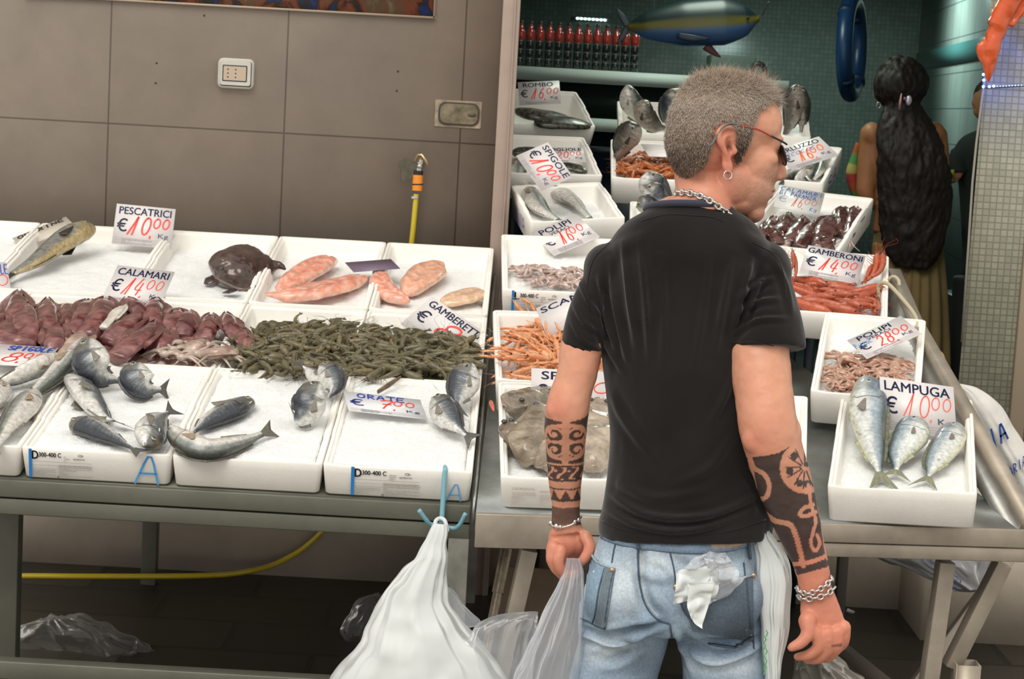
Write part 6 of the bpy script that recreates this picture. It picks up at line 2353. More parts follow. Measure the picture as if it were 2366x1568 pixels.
# --- hair
Vh, Fh = remesh([he(-5, 0, 44, 126, 99, 113), he(-45, 0, 10, 88, 95, 97), he(52, 0, 56, 76, 84, 77), he(-52, 0, -40, 62, 78, 62)], .0034, 3)
q_ = Vh - HC
gf, gl, gu = q_ @ HF / KM, q_ @ HL / KM, q_ @ HU / KM
ph = np.stack([gf, gu], 1)
hline = [(-200, 250), (150, 250), (122, 92), (100, 98), (78, 88), (58, 66), (47, 40), (39, 5), (31, -25), (20, -52), (8, -50), (2, -30), (-2, 16), (-26, 38), (-52, 22), (-56, -30), (-62, -62), (-85, -85), (-112, -105), (-200, -110)]
keep = inpoly(ph, hline)
Nh = vnormals(Vh, Fh)
fm = keep[Fh].all(1)
Fk = Fh[fm]
used_ = np.unique(Fk)
mp_ = -np.ones(len(Vh), int)
mp_[used_] = np.arange(len(used_))
Vk = Vh[used_]
Nk = Nh[used_]
gk = np.stack([gf, gl, gu], 1)[used_]
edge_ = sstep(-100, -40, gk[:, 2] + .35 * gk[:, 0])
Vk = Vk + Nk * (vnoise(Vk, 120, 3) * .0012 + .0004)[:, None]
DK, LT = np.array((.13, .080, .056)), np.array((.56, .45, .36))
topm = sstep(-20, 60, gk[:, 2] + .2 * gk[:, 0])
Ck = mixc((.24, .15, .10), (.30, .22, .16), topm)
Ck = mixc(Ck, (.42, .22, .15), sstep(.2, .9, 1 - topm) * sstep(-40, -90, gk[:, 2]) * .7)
M_hair = M_('short_hair', rough=.55, attr=True, spec=.35)
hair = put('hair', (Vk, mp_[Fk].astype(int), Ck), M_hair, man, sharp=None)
# strands: thin tapered blades growing out of the scalp
r2_ = np.random.default_rng(3)
tri_c = Vk[mp_[Fk]].mean(1)
tri_n = Nk[mp_[Fk]].mean(1)
tk_ = gk[mp_[Fk]].mean(1)
NS = 46000
ii = r2_.integers(0, len(tri_c), NS)
base = tri_c[ii] + r2_.normal(0, .0012, (NS, 3))
tf, tl_2, tu = tk_[ii].T
down = nrm(-HU)
flow = HU * -1.0 + HF * .15
topness = sstep(90, 140, tu)[:, None]
frontness = (sstep(20, 100, tf) * sstep(60, 90, tu))[:, None]
fl_ = flow * (1 - topness) + (HF * .9 + HU * .2) * topness
dirs = tri_n[ii] * (.24 + .45 * topness + .5 * frontness) + fl_ * .85 + r2_.normal(0, .30, (NS, 3)) * (1 + topness * .8)
dirs /= np.linalg.norm(dirs, axis=1)[:, None]
ln = (.0062 + .007 * topness[:, 0] + .010 * frontness[:, 0]) * r2_.uniform(.6, 1.3, NS) * (.4 + .6 * sstep(-100, -30, tu))
wv = np.cross(dirs, r2_.normal(0, 1, (NS, 3)))
wv /= np.linalg.norm(wv, axis=1)[:, None]
wd = .00034
crv = r2_.normal(0, .35, (NS, 3)) * ln[:, None] * (.3 + topness + frontness)
m0 = base + dirs * ln[:, None] * .55 + tri_n[ii] * ln[:, None] * .12
tp = base + dirs * ln[:, None] + crv
uv_ = np.cross(wv, dirs)
Vs = np.stack([base + wv * wd, base - wv * wd * .5 + uv_ * wd, base - wv * wd * .5 - uv_ * wd, m0 + wv * wd * .8, m0 - wv * wd * .4 + uv_ * wd * .7, m0 - wv * wd * .4 - uv_ * wd * .7, tp], 1).reshape(-1, 3)
b0 = np.arange(NS)[:, None] * 7
Fq = np.concatenate([b0 + np.array(q) for q in ((0, 1, 4, 3), (1, 2, 5, 4), (2, 0, 3, 5))], 0)
Ft = np.concatenate([b0 + np.array(q) for q in ((3, 4, 6), (4, 5, 6), (5, 3, 6))], 0)
Fs = [tuple(f) for f in Fq.tolist()] + [tuple(f) for f in Ft.tolist()]
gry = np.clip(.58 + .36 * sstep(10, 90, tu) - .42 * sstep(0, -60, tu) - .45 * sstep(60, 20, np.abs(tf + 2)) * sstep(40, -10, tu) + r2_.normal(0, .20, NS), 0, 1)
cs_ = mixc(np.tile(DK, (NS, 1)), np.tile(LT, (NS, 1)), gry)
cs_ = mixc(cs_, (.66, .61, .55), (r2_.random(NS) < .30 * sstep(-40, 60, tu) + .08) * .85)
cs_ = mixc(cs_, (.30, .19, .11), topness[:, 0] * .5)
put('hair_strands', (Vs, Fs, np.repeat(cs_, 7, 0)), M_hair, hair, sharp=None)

# --- T-shirt
sh = []


def torso(rows, n=48, m=60, p=2.3):
    D = np.array([[*P_((a + b) / 2, y, dy), (b - a) / 2 * KM, dep] for a, b, y, dy, dep in rows])
    D = crom(D, m)
    a = np.linspace(0, 2 * math.pi, n, endpoint=False)
    c, s = np.cos(a), np.sin(a)
    c = np.sign(c) * np.abs(c) ** (2 / p)
    s = np.sign(s) * np.abs(s) ** (2 / p)
    rings = [r[:3] + np.outer(c * r[3], XA) + np.outer(s * r[4], YA) for r in D]
    return loft_geo(rings, True)


sh.append(torso([(1492, 1700, 474, .01, .066), (1494, 1698, 484, .01, .068), (1446, 1738, 512, .01, .085), (1412, 1768, 552, .01, .10), (1392, 1786, 605, .01, .112), (1386, 1788, 700, .01, .118), (1386, 1785, 800, .015, .118), (1396, 1785, 900, .015, .112), (1406, 1788, 1000, .015, .11), (1400, 1792, 1090, .012, .115), (1388, 1793, 1170, .01, .122), (1378, 1790, 1212, .008, .125), (1384, 1784, 1243, .006, .124)]))
# sleeves
sh.append(limb([(1440, 1470, 585, .01, .9), (1385, 1460, 600, .01, .95), (1352, 1446, 635, .0, 1.02), (1318, 1422, 700, -.005, 1.05), (1301, 1404, 760, -.01, 1.05), (1294, 1396, 808, -.012, 1.05)], 36))
sh.append(limb([(1725, 1760, 590, .0, .9), (1712, 1796, 606, -.0, .95), (1704, 1826, 645, -.02, 1.02), (1690, 1848, 720, -.045, 1.03), (1682, 1860, 780, -.06, 1.03), (1680, 1862, 806, -.065, 1.03)], 40))
sh.append(ellP(1408, 630, .01, 60, 85, 70, .35))
sh.append(ellP(1764, 640, -.005, 64, 92, 82, -.3))
sh.append(ellP(1480, 560, .0, 85, 105, 45, .5))
sh.append(ellP(1712, 566, .0, 85, 105, 45, -.55))
# shoulder blades
sh.append(ellP(1500, 670, -.045, 85, 82, 120, .1))
sh.append(ellP(1675, 675, -.05, 80, 82, 120, -.1))
VS, FS = remesh(sh, .0042, 14, .5)
NSh = vnormals(VS, FS)
ps = proj(VS)
x, y = ps[:, 0], ps[:, 1]
back = sstep(-.1, .4, NSh @ (-YA))


def ridge(pts, w, amp):
    """a soft cloth fold along a line on the back; returns displacement"""
    P = crom(np.array(pts, float), 24)
    dd = np.full(len(VS), 1e9)
    sg = np.zeros(len(VS))
    tt_ = np.zeros(len(VS))
    X = np.stack([x, y], 1)
    for i in range(len(P) - 1):
        a_, b_ = P[i], P[i + 1]
        ab = b_ - a_
        t = np.clip(((X - a_) @ ab) / (ab @ ab + 1e-9), 0, 1)
        d = X - a_ - t[:, None] * ab
        dl = np.hypot(*d.T)
        b = dl < dd
        dd = np.where(b, dl, dd)
        tt_ = np.where(b, (i + t) / (len(P) - 1), tt_)
        sg = np.where(b, np.sign(d[:, 0] * ab[1] - d[:, 1] * ab[0]), sg)
    env = np.sin(np.clip(tt_, 0.02, .98) * math.pi) ** .6
    return 1.9 * amp * env * (np.exp(-(dd / w) ** 2) - .5 * np.exp(-((dd - w * 1.5) / w) ** 2)) * back


dsp = np.zeros(len(VS))
# folds radiating down the upper back from the shoulders
for pts, w, a_ in (([(1440, 560), (1452, 680), (1470, 800)], 8, .0042), ([(1478, 560), (1492, 700), (1500, 830)], 8, .0036), ([(1410, 600), (1425, 720), (1448, 830)], 7, .0045),
                   ([(1530, 590), (1535, 720), (1530, 850)], 9, .0025), ([(1385, 640), (1402, 740), (1425, 820)], 6, .0045), ([(1372, 700), (1400, 790), (1440, 860)], 7, .004),
                   ([(1640, 590), (1625, 720), (1600, 860)], 10, .0028), ([(1690, 600), (1672, 700), (1650, 820)], 9, .0035), ([(1735, 600), (1712, 690), (1690, 790)], 8, .0050),
                   ([(1770, 620), (1735, 700), (1700, 780)], 7, .005), ([(1700, 820), (1680, 900), (1640, 980)], 10, .0035), ([(1405, 900), (1450, 980), (1510, 1060)], 11, .003),
                   ([(1700, 1000), (1640, 1080), (1560, 1120)], 12, .003), ([(1395, 1130), (1500, 1190), (1640, 1190), (1760, 1140)], 9, .0055), ([(1390, 1170), (1480, 1215), (1600, 1225), (1740, 1180)], 8, .0045),
                   ([(1430, 1120), (1520, 1150), (1640, 1130)], 11, .003), ([(1720, 1080), (1750, 1120), (1772, 1180)], 8, .004),
                   ([(1325, 700), (1350, 745), (1388, 770)], 6, .0035), ([(1320, 740), (1345, 785), (1385, 808)], 5, .003), ([(1335, 640), (1362, 700), (1395, 735)], 6, .0035),
                   ([(1690, 730), (1740, 700), (1800, 690)], 7, .004), ([(1692, 770), (1750, 740), (1820, 735)], 6, .0035), ([(1790, 600), (1815, 660), (1830, 730)], 8, .003), ([(1700, 690), (1745, 660), (1790, 640)], 7, .004)):
    dsp += ridge(pts, w, a_)
dsp += fnoise(VS * (1, 1, .35), 22, 7) * .0022 * back
# hems: sleeve and bottom bands
VS = VS + NSh * dsp[:, None]
CT = mixc((.009, .0078, .007), (.018, .015, .0145), np.clip(.5 + fnoise(VS, 9, 3), 0, 1))
# one black cotton over the whole shirt, with a soft sheen
M_tee = M_('black_cotton', rough=.92, attr=True, spec=.10, sheen=.22, bump=(900, .25, 'noise', .0008))
shirt = put('t_shirt', (VS, FS, CT), M_tee, man, sharp=None)


def on_surface(V, F, pts2, n, off=.0012, closed=False):
    """drop a polyline drawn in the photo onto a surface along the view and lift it a little"""
    from mathutils.bvhtree import BVHTree
    key = id(V)
    if key not in _bvh:
        _bvh[key] = BVHTree.FromPolygons([tuple(v) for v in V.tolist()], [tuple(f) for f in np.asarray(F).tolist()])
    b = _bvh[key]
    P = crom(np.array(pts2, float), n)
    out = []
    for px, py in P:
        d = ray(px, py)
        loc, nor, _, _ = b.ray_cast(Vector(CAM), Vector(d), 20)
        if loc is not None:
            out.append(np.array(loc) + nrm(np.array(nor) * (1 if np.dot(nor, d) < 0 else -1)) * off)
    return np.array(out)


_bvh = {}
# collar rib: a ring around the neckline
a = np.linspace(0, 2 * math.pi, 60, endpoint=False)
cc_ = P_(1595, 486, .008)
col_pts = cc_ + np.outer(np.cos(a) * 103 * KM, nrm(XA + ZA * -.05)) + np.outer(np.sin(a) * .069, nrm(YA - ZA * .12))
put('collar', G().tube(col_pts, .0060, 10, (.050, .050, .075), closed=True), M_tee, shirt, sharp=None)
for pts in ([(1480, 511), (1540, 496), (1600, 498), (1640, 501), (1674, 512)], [(1297, 783), (1340, 802), (1388, 819)], [(1686, 790), (1760, 792), (1830, 812), (1860, 818)], [(1383, 1200), (1450, 1226), (1560, 1240), (1680, 1228), (1770, 1200)], [(1740, 560), (1790, 590), (1812, 640), (1818, 690)], [(1410, 560), (1372, 600), (1358, 660), (1362, 720)]):
    q = on_surface(VS, FS, pts, 36, .0002)
    if len(q) > 4:
        put('seam', G().tube(q, .0011, 6, (.010, .009, .010)), M_tee, shirt, sharp=None)

# --- jeans
jn = []
jn.append(torso([(1398, 1772, 1195, .01, .105), (1380, 1768, 1240, .01, .110), (1360, 1762, 1300, .008, .118), (1346, 1760, 1360, .006, .125), (1338, 1764, 1420, .006, .125), (1336, 1766, 1455, .008, .11)], p=2.2))


def leg(rows):
    return limb(rows, 40, 60)


zf = at(1440, 1568, YM)[2]
legl = [(1336, 1556, 1400, .01, 1), (1330, 1548, 1470, .01, 1), (1320, 1528, 1530, .015, 1.05), (1306, 1508, 1600, .02, 1.1)]
legr = [(1552, 1766, 1400, .0, 1), (1560, 1768, 1470, .0, 1), (1572, 1772, 1530, .0, 1.05), (1580, 1775, 1600, .0, 1.1)]
for rows in (legl, legr):
    jn.append(leg(rows))
# lower legs down to the ground
for (cx0, r0) in ((1407, 100), (1677, 97)):
    p0 = P_(cx0, 1590, .015)
    pts = [p0, A(p0[0] - .01, p0[1] + .0, .50), A(p0[0] - .02, p0[1] - .01, .28), A(p0[0] - .02, p0[1] - .02, .05)]
    V, F = tube_geo(crom(pts, 24), np.interp(np.linspace(0, 1, 24), [0, .3, .6, 1], [r0 * KM, .066, .060, .062]), 28)
    jn.append((V, F))
# buttocks
jn.append(ellP(1440, 1375, -.06, 92, 75, 88))
jn.append(ellP(1668, 1380, -.07, 96, 80, 95))
VJ, FJ = remesh(jn, .005, 7, .5)
NJ = vnormals(VJ, FJ)
pjn = proj(VJ)
x, y = pjn[:, 0], pjn[:, 1]
# centre cleft seam dip and folds
VS_keep, back_keep = VS, back
VS = VJ
back = sstep(-.1, .35, NJ @ (-YA))
dsp = np.zeros(len(VJ))
for pts, w, a_ in (([(1478, 1250), (1482, 1340), (1500, 1400), (1545, 1442)], 16, -.008), ([(1345, 1452), (1400, 1462), (1470, 1452), (1535, 1440)], 8, -.009), ([(1352, 1470), (1420, 1482), (1500, 1465)], 9, .007),
                   ([(1580, 1475), (1650, 1510), (1700, 1505), (1755, 1470)], 9, -.009), ([(1585, 1495), (1650, 1530), (1755, 1492)], 10, .007), ([(1560, 1450), (1580, 1500), (1600, 1560)], 8, .005),
                   ([(1360, 1500), (1420, 1490), (1480, 1500)], 12, .006), ([(1380, 1530), (1430, 1520), (1500, 1475)], 10, -.005), ([(1520, 1290), (1560, 1330), (1600, 1350)], 12, .004), ([(1560, 1290), (1600, 1310), (1680, 1300)], 10, -.003), ([(1440, 1300), (1500, 1330), (1550, 1340)], 12, .004)):
    dsp += ridge(pts, w, a_)
dsp += fnoise(VJ, 18, 17) * .003
VJ = VJ + NJ * dsp[:, None]
VS, back = VS_keep, back_keep
nj = fnoise(VJ, 11, 31)
CJ = mixc((.15, .23, .34), (.46, .56, .65), np.clip(.5 + nj * .7, 0, 1))
# worn pale areas and darker blue-grey areas
fade = np.zeros(len(VJ))
for cx, cy, rx, ry in ((1440, 1350, 70, 60), (1520, 1300, 60, 30), (1400, 1500, 60, 35), (1620, 1330, 50, 40), (1680, 1540, 90, 25), (1360, 1290, 20, 60)):
    fade = np.maximum(fade, np.exp(-((x - cx) / rx) ** 2 - ((y - cy) / ry) ** 2))
CJ = mixc(CJ, (.66, .74, .79), fade * .7)
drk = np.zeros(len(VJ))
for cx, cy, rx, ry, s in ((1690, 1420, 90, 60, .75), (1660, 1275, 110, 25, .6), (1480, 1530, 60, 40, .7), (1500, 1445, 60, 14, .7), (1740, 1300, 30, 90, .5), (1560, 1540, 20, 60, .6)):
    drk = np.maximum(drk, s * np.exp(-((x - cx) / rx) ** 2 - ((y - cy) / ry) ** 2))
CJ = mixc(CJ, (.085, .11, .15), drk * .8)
CJ = mixc(CJ, (.72, .78, .82), sstep(.25, .8, fnoise(VJ * (1, 1, 1.6), 26, 77)) * .35)
CJ = mixc(CJ, (.30, .22, .14), np.clip(fnoise(VJ, 7, 99), 0, 1) * .25)
M_den = M_('faded_denim', rough=.85, attr=True, spec=.15, bump=(650, .4, 'noise', .001), var=(220, .18))
jeans = put('jeans', (VJ, FJ, np.clip(CJ, .01, 1)), M_den, man, sharp=None)
SEAMC = (.075, .10, .14)
LITE = (.55, .55, .50)


def seam(pts, r=.0014, col=SEAMC, n=30, name='seam', par=None, off=.0006, flat=1.0):
    q = on_surface(VJ, FJ, pts, n, off)
    if len(q) > 4:
        # drop stray jumps
        d = np.linalg.norm(np.diff(q, axis=0), axis=1)
        q = q[np.concatenate([[True], d < .03])]
        return put(name, G().tube(q, r, 6, col, flat=flat), M_den, par or jeans, sharp=None)


# centre seam (double), side seams, yoke
seam([(1474, 1256), (1474, 1300), (1478, 1350), (1490, 1395), (1515, 1428), (1545, 1440)], .0020)
seam([(1480, 1256), (1481, 1300), (1485, 1350), (1498, 1395), (1520, 1424)], .0010, LITE)
seam([(1425, 1245), (1418, 1275), (1414, 1300)], .0016)
seam([(1545, 1262), (1556, 1310), (1562, 1350)], .0016)
seam([(1718, 1300), (1728, 1400), (1738, 1450), (1742, 1500)], .0016)
seam([(1548, 1440), (1552, 1480), (1545, 1520), (1535, 1566)], .0016)


def patch(poly, par, name, col, n=14, off=.0025, mat=None):
    """cloth piece lying on the jeans: quad given by four photo corners"""
    from mathutils.bvhtree import BVHTree
    TL, TR, BR_, BL = [np.array(p, float) for p in poly]
    rows = []
    for j in range(n + 1):
        a_ = TL + (BL - TL) * j / n
        b_ = TR + (BR_ - TR) * j / n
        rows.append([a_ + (b_ - a_) * i / n for i in range(n + 1)])
    P2 = np.array(rows).reshape(-1, 2)
    _ = on_surface(VJ, FJ, [(1500, 1400), (1510, 1400)], 2)
    b = _bvh[id(VJ)]
    P3, N3 = [], []
    for px, py in P2:
        loc, nor, _, _ = b.ray_cast(Vector(CAM), Vector(ray(px, py)), 20)
        if loc is None:
            loc, nor, _, _ = b.find_nearest(Vector(P_(px, py, -.04)))
        P3.append(np.array(loc))
        N3.append(np.array(nor) * (1 if np.dot(nor, ray(px, py)) < 0 else -1))
    P3, N3 = np.array(P3), np.array(N3)
    top, bot = P3 + N3 * off, P3 - N3 * .001
    k = n + 1
    m_ = k * k
    F = []
    for j in range(n):
        for i in range(n):
            a_ = j * k + i
            F.append((a_, a_ + k, a_ + k + 1, a_ + 1))
            F.append((m_ + a_, m_ + a_ + 1, m_ + a_ + k + 1, m_ + a_ + k))
    rim = list(range(k)) + [j * k + n for j in range(1, k)] + [n * k + i for i in range(n - 1, -1, -1)] + [j * k for j in range(n - 1, 0, -1)]
    for a_ in range(len(rim)):
        c_ = (a_ + 1) % len(rim)
        F.append((rim[a_], rim[c_], m_ + rim[c_], m_ + rim[a_]))
    V = np.concatenate([top, bot])
    nn = fnoise(V, 14, 5)
    C = mixc(np.array(col) * .75, np.array(col) * 1.25, np.clip(.5 + nn, 0, 1))
    return put(name, G().add(V, F, np.clip(C, .01, 1)), mat or M_den, par, sharp=30)


lp = patch([(1362, 1288), (1420, 1320), (1399, 1452), (1350, 1430)], jeans, 'back_pocket', (.24, .34, .44))
seam([(1366, 1268), (1374, 1288), (1392, 1306), (1422, 1316)], .0022, (.35, .42, .48), par=lp, off=.003)
seam([(1398, 1316), (1386, 1360), (1378, 1410), (1372, 1436)], .0016, par=lp, off=.003)
seam([(1420, 1318), (1410, 1360), (1402, 1410), (1399, 1450)], .0020, par=lp, off=.003)
seam([(1345, 1428), (1375, 1442), (1400, 1452)], .0016, par=lp, off=.003)
strip = patch([(1398, 1312), (1422, 1318), (1400, 1450), (1378, 1440)], lp, 'pocket_strip', (.15, .19, .22), n=8, off=.0045)
rp = patch([(1562, 1345), (1738, 1335), (1740, 1482), (1600, 1455)], jeans, 'back_pocket', (.115, .15, .19))
seam([(1565, 1352), (1640, 1362), (1700, 1340), (1738, 1330)], .0022, (.30, .34, .38), par=rp, off=.003)
seam([(1722, 1332), (1728, 1400), (1734, 1450)], .0016, par=rp, off=.003)
seam([(1640, 1488), (1690, 1494), (1738, 1470)], .0020, par=rp, off=.003)
seam([(1565, 1352), (1580, 1410), (1620, 1450)], .0018, par=rp, off=.003)
seam([(1636, 1486), (1690, 1492), (1735, 1468)], .0012, (.03, .03, .04), par=rp, off=.004)
BRZ = M_('copper_rivet', (.55, .38, .24), .3, .85)
for (px, py) in ((1416, 1320), (1737, 1332), (1561, 1354)):
    q = on_surface(VJ, FJ, [(px, py), (px + 1, py)], 2, .0045)
    if len(q):
        put('rivet', G().ell(q[0], (.0048, .003, .0048), 12), BRZ, jeans)
# belt loops and waistband
wb = on_surface(VJ, FJ, [(1384, 1232), (1440, 1250), (1520, 1262), (1600, 1268), (1680, 1262), (1745, 1245)], 30, .003)
if len(wb) > 4:
    put('waistband', G().tube(wb, .009, 8, (.20, .27, .36), flat=.35), M_den, jeans, sharp=None)
for (a_, b_) in (((1722, 1232), (1728, 1290)), ((1474, 1248), (1476, 1268))):
    q = on_surface(VJ, FJ, [a_, b_], 8, .006)
    if len(q) > 3:
        put('belt_loop', G().tube(q, .007, 6, (.07, .10, .14), flat=.4), M_den, jeans, sharp=None)
# shoes
for cx0 in (1407, 1677):
    p0 = P_(cx0, 1590, .0)
    g = G()
    rl = []
    for tt, w_, h_ in ((-.09, .030, .05), (-.06, .040, .075), (.0, .042, .085), (.06, .045, .060), (.12, .046, .045), (.17, .030, .03)):
        a = np.linspace(0, 2 * math.pi, 20, endpoint=False)
        rl.append(np.stack([p0[0] - .02 + np.cos(a) * w_, np.full(20, p0[1] + tt), np.maximum(.003, h_ / 2 + np.sin(a) * h_ / 2)], 1))
    put('shoe', G().loft(rl, col=(.03, .03, .03)), M_('shoe_leather', (.03, .03, .03), .5), man)

# --- glasses
GLM = M_('dark_lens', (.01, .01, .01), .05, coat=1)
FRM = M_('thin_frame', (.03, .03, .03), .25, .3)
RDM = M_('red_temple', (.42, .05, .03), .25)
gl = G()
pts = [hd(-60, 92, -18), hd(-54, 96, -10), hd(-36, 101, 22), hd(-18, 101, 34), hd(4, 98, 31)]
tpl = put('sunglasses', G().tube(crom(pts, 24), np.interp(np.linspace(0, 1, 24), [0, .25, 1], [3.4, 3.2, 2.6]) * KM, 8), M_('grey_ear_tip', (.14, .15, .15), .3), man, sharp=None)
tpl['label'] = 'rimmed sunglasses worn on the nose'
pts = [hd(2, 99, 31), hd(48, 94, 24), hd(90, 70, 12), hd(122, 58, 0)]
put('temple', G().tube(crom(pts[:3], 20), np.full(20, 2.2 * KM), 8), RDM, tpl, sharp=None)
put('temple', G().tube([hd(-14, -101, 22), hd(22, -97, 30), hd(90, -74, 12), hd(122, -60, 0)], 2.2 * KM, 8), RDM, tpl, sharp=None)
put('hinge', G().tube(crom([hd(88, 71, 13), hd(122, 58, 1), hd(132, 52, -3)], 12), np.full(12, 2.4 * KM), 8), FRM, tpl, sharp=None)
for s in (1, -1):
    V, F = ell_geo(24)
    c_ = hd(131, 30 * s, -26)
    R = np.array([nrm(HL * 1.0 + HF * -.12 * s), nrm(HU * .95 - HF * .25), nrm(np.cross(HL, HU))])
    Vl = (V * (25 * KM, 23 * KM, 1.6 * KM)) @ R + c_
    put('lens', G().add(Vl, F), GLM, tpl, sharp=None)
    a = np.linspace(0, 2 * math.pi, 40, endpoint=False)
    ring = c_ + np.outer(np.cos(a) * 25.5 * KM, R[0]) + np.outer(np.sin(a) * 23.5 * KM, R[1])
    put('rim', G().tube(ring, 1.8 * KM, 6, closed=True), FRM, tpl, sharp=None)
put('bridge', G().tube(crom([hd(132, 8, -16), hd(135, 0, -12), hd(132, -8, -16)], 8), 1.6 * KM, 6), FRM, tpl, sharp=None)
# --- earring
SIL = M_('silver', (.72, .70, .67), .22, .95)
a = np.linspace(0, 2 * math.pi, 36, endpoint=False)
c_ = hd(4 + EF, 94, -82)
put('hoop_earring', G().tube(c_ + np.outer(np.cos(a) * 9.5 * KM, HF) + np.outer(np.sin(a) * 9.5 * KM, HU), 1.2 * KM, 8, closed=True), SIL, man, sharp=None)


# --- chains
def chain(name, pts3, normals, link_l, link_w, r, mat, every=2):
    """links along a path; every second one is turned"""
    P = crom(pts3, 400)
    L = np.concatenate([[0], np.cumsum(np.linalg.norm(np.diff(P, axis=0), axis=1))])
    n = int(L[-1] / (link_l * .78))
    g = G()
    for i in range(n):
        s = (i + .5) * L[-1] / n
        k = min(np.searchsorted(L, s), 398)
        c, T = P[k], nrm(P[k + 1] - P[k - 1])
        N = nrm(normals(c) - T * np.dot(normals(c), T))
        B = np.cross(T, N)
        if i % 2:
            N, B = nrm(N * .5 + B), nrm(B * .5 - N)
        a = np.linspace(0, 2 * math.pi, 12, endpoint=False)
        ring = c + np.outer(np.cos(a) * link_l / 2, T) + np.outer(np.sin(a) * link_w / 2, B)
        g.tube(ring, r, 6, closed=True)
    return put(name, g, mat, man, sharp=None)


# necklace: flat curb links on the neck
nc = on_surface(VB, FB, [(1540, 455), (1560, 449), (1595, 448), (1630, 459), (1655, 475), (1676, 492), (1684, 500)], 60, .0035)
cN = (P_(1620, 470, .0))
nck = lambda c: nrm((c - cN) * (1, 1, .1))
chain('necklace', nc, nck, .0115, .0095, .0024, SIL)
# bracelet ring around a wrist
def wrist_path(pts2, dy_front, dy_back, n=80):
    f = on_surface(VB, FB, pts2, n // 2, .004)
    c = f.mean(0)
    # mirror the front half to the far side of the wrist
    b = f[::-1].copy()
    cen = (f[0] + f[-1]) / 2
    b = b + YA * (np.abs(np.dot(cen - c, YA)) * 2 + .02)
    b = b * 1.0
    mid = np.sin(np.linspace(0, math.pi, len(b)))[:, None]
    b = (f[::-1] * (1 - mid) + b * mid) + ZA * .004 * mid
    return np.concatenate([f, b[1:-1], f[:1]])


wl = wrist_path([(1272, 1203), (1285, 1216), (1310, 1214), (1332, 1200), (1346, 1180)], 0, 0)
put('bracelet', G().tube(wl, .0018, 8), SIL, man, sharp=None)
for (px, py, r) in ((1277, 1208, 7), (1288, 1215, 8), (1296, 1216, 6), (1326, 1204, 6), (1333, 1199, 5.5)):
    q = on_surface(VB, FB, [(px, py), (px + 1, py)], 2, .004)
    if len(q):
        put('bead', G().ell(q[0], (r * KM * .8, r * KM * .7, r * KM), 12), SIL, man)
for k, pts in enumerate(([(1842, 1355), (1860, 1368), (1885, 1364), (1910, 1345), (1928, 1318)], [(1842, 1372), (1860, 1381), (1890, 1378), (1915, 1366), (1936, 1342)])):
    w_ = wrist_path(pts, 0, 0)
    cW = w_.mean(0)
    chain('chain_bracelet', w_, lambda c, cW=cW: nrm(c - cW), .0125 if k else .010, .0095, .0019, SIL)

q = on_surface(VJ, FJ, [(1640, 1258), (1690, 1254), (1722, 1244)], 12, .006)
if len(q) > 3:
    put('belt', G().tube(q, .0085, 8, (.46, .34, .25), flat=.3), M_den, man, sharp=None)
# ================================================================== BAGS
BAGM = film('white_bag_film', (.93, .96, .95), .90, .32, .30)
CLR = film('clear_bag_film', (.92, .95, 1.0), .22, .12, .35)
CLD = film('clear_floor_film', (.70, .70, .72), .10, .08, .4)


def bag(name, label, rows, Y, depth, mat, seed=1, fold=.10, nf=9, dys=None, group=None, parent_thing=None, cat='bag', wrinkle=.004, only_part=None):
    """rows: (y px, left, right): soft bag hanging or lying, with radiating folds"""
    D = []
    for k, (y, l, r) in enumerate(rows):
        dy = 0 if dys is None else dys[k]
        c = at((l + r) / 2, y, Y + dy)
        D.append([*c, (r - l) / 2 * (Y + dy) / FPX, depth[k] if hasattr(depth, '__len__') else depth])
    D = crom(np.array(D), 70)
    n = 96
    a = np.linspace(0, 2 * math.pi, n, endpoint=False)
    r_ = np.random.default_rng(seed)
    ph_ = r_.uniform(0, 6.28, 5)
    rings = []
    for i, d in enumerate(D):
        t = i / 69
        Q_ = np.stack([np.cos(a) * nf * .34, np.sin(a) * nf * .34, np.full(n, t * 1.9 + seed)], 1)
        n0 = 1 - 2 * np.abs(vnoise(Q_, 1, seed)) + .5 * (1 - 2 * np.abs(vnoise(Q_ * (2.1, 2.1, 1.3), 1, seed + 1)))
        f = 1 + fold * (n0 - .6) * (1.25 - .5 * t)
        dd = max(.002, min(d[4], d[3] * 1.2))
        rings.append(d[:3] + np.outer(np.cos(a) * d[3] * np.minimum(f, 1.06), XA) + np.outer(np.sin(a) * dd * f, YA))
    V, F = loft_geo(rings, True)
    V = V + np.stack([vnoise(V, 24, seed), vnoise(V, 24, seed + 1), vnoise(V, 24, seed + 2)], 1) * wrinkle
    cr_ = np.abs(vnoise(V, 15, seed + 5)) + .5 * np.abs(vnoise(V, 33, seed + 6))
    c0 = V.mean(0)
    V = V - (V - c0) * (cr_ * wrinkle * 5)[:, None] * .6
    if parent_thing is None:
        return tag(put(name, (V, F), mat, sharp=None), label, cat, group)
    return put(name, (V, F), mat, parent_thing, sharp=None)


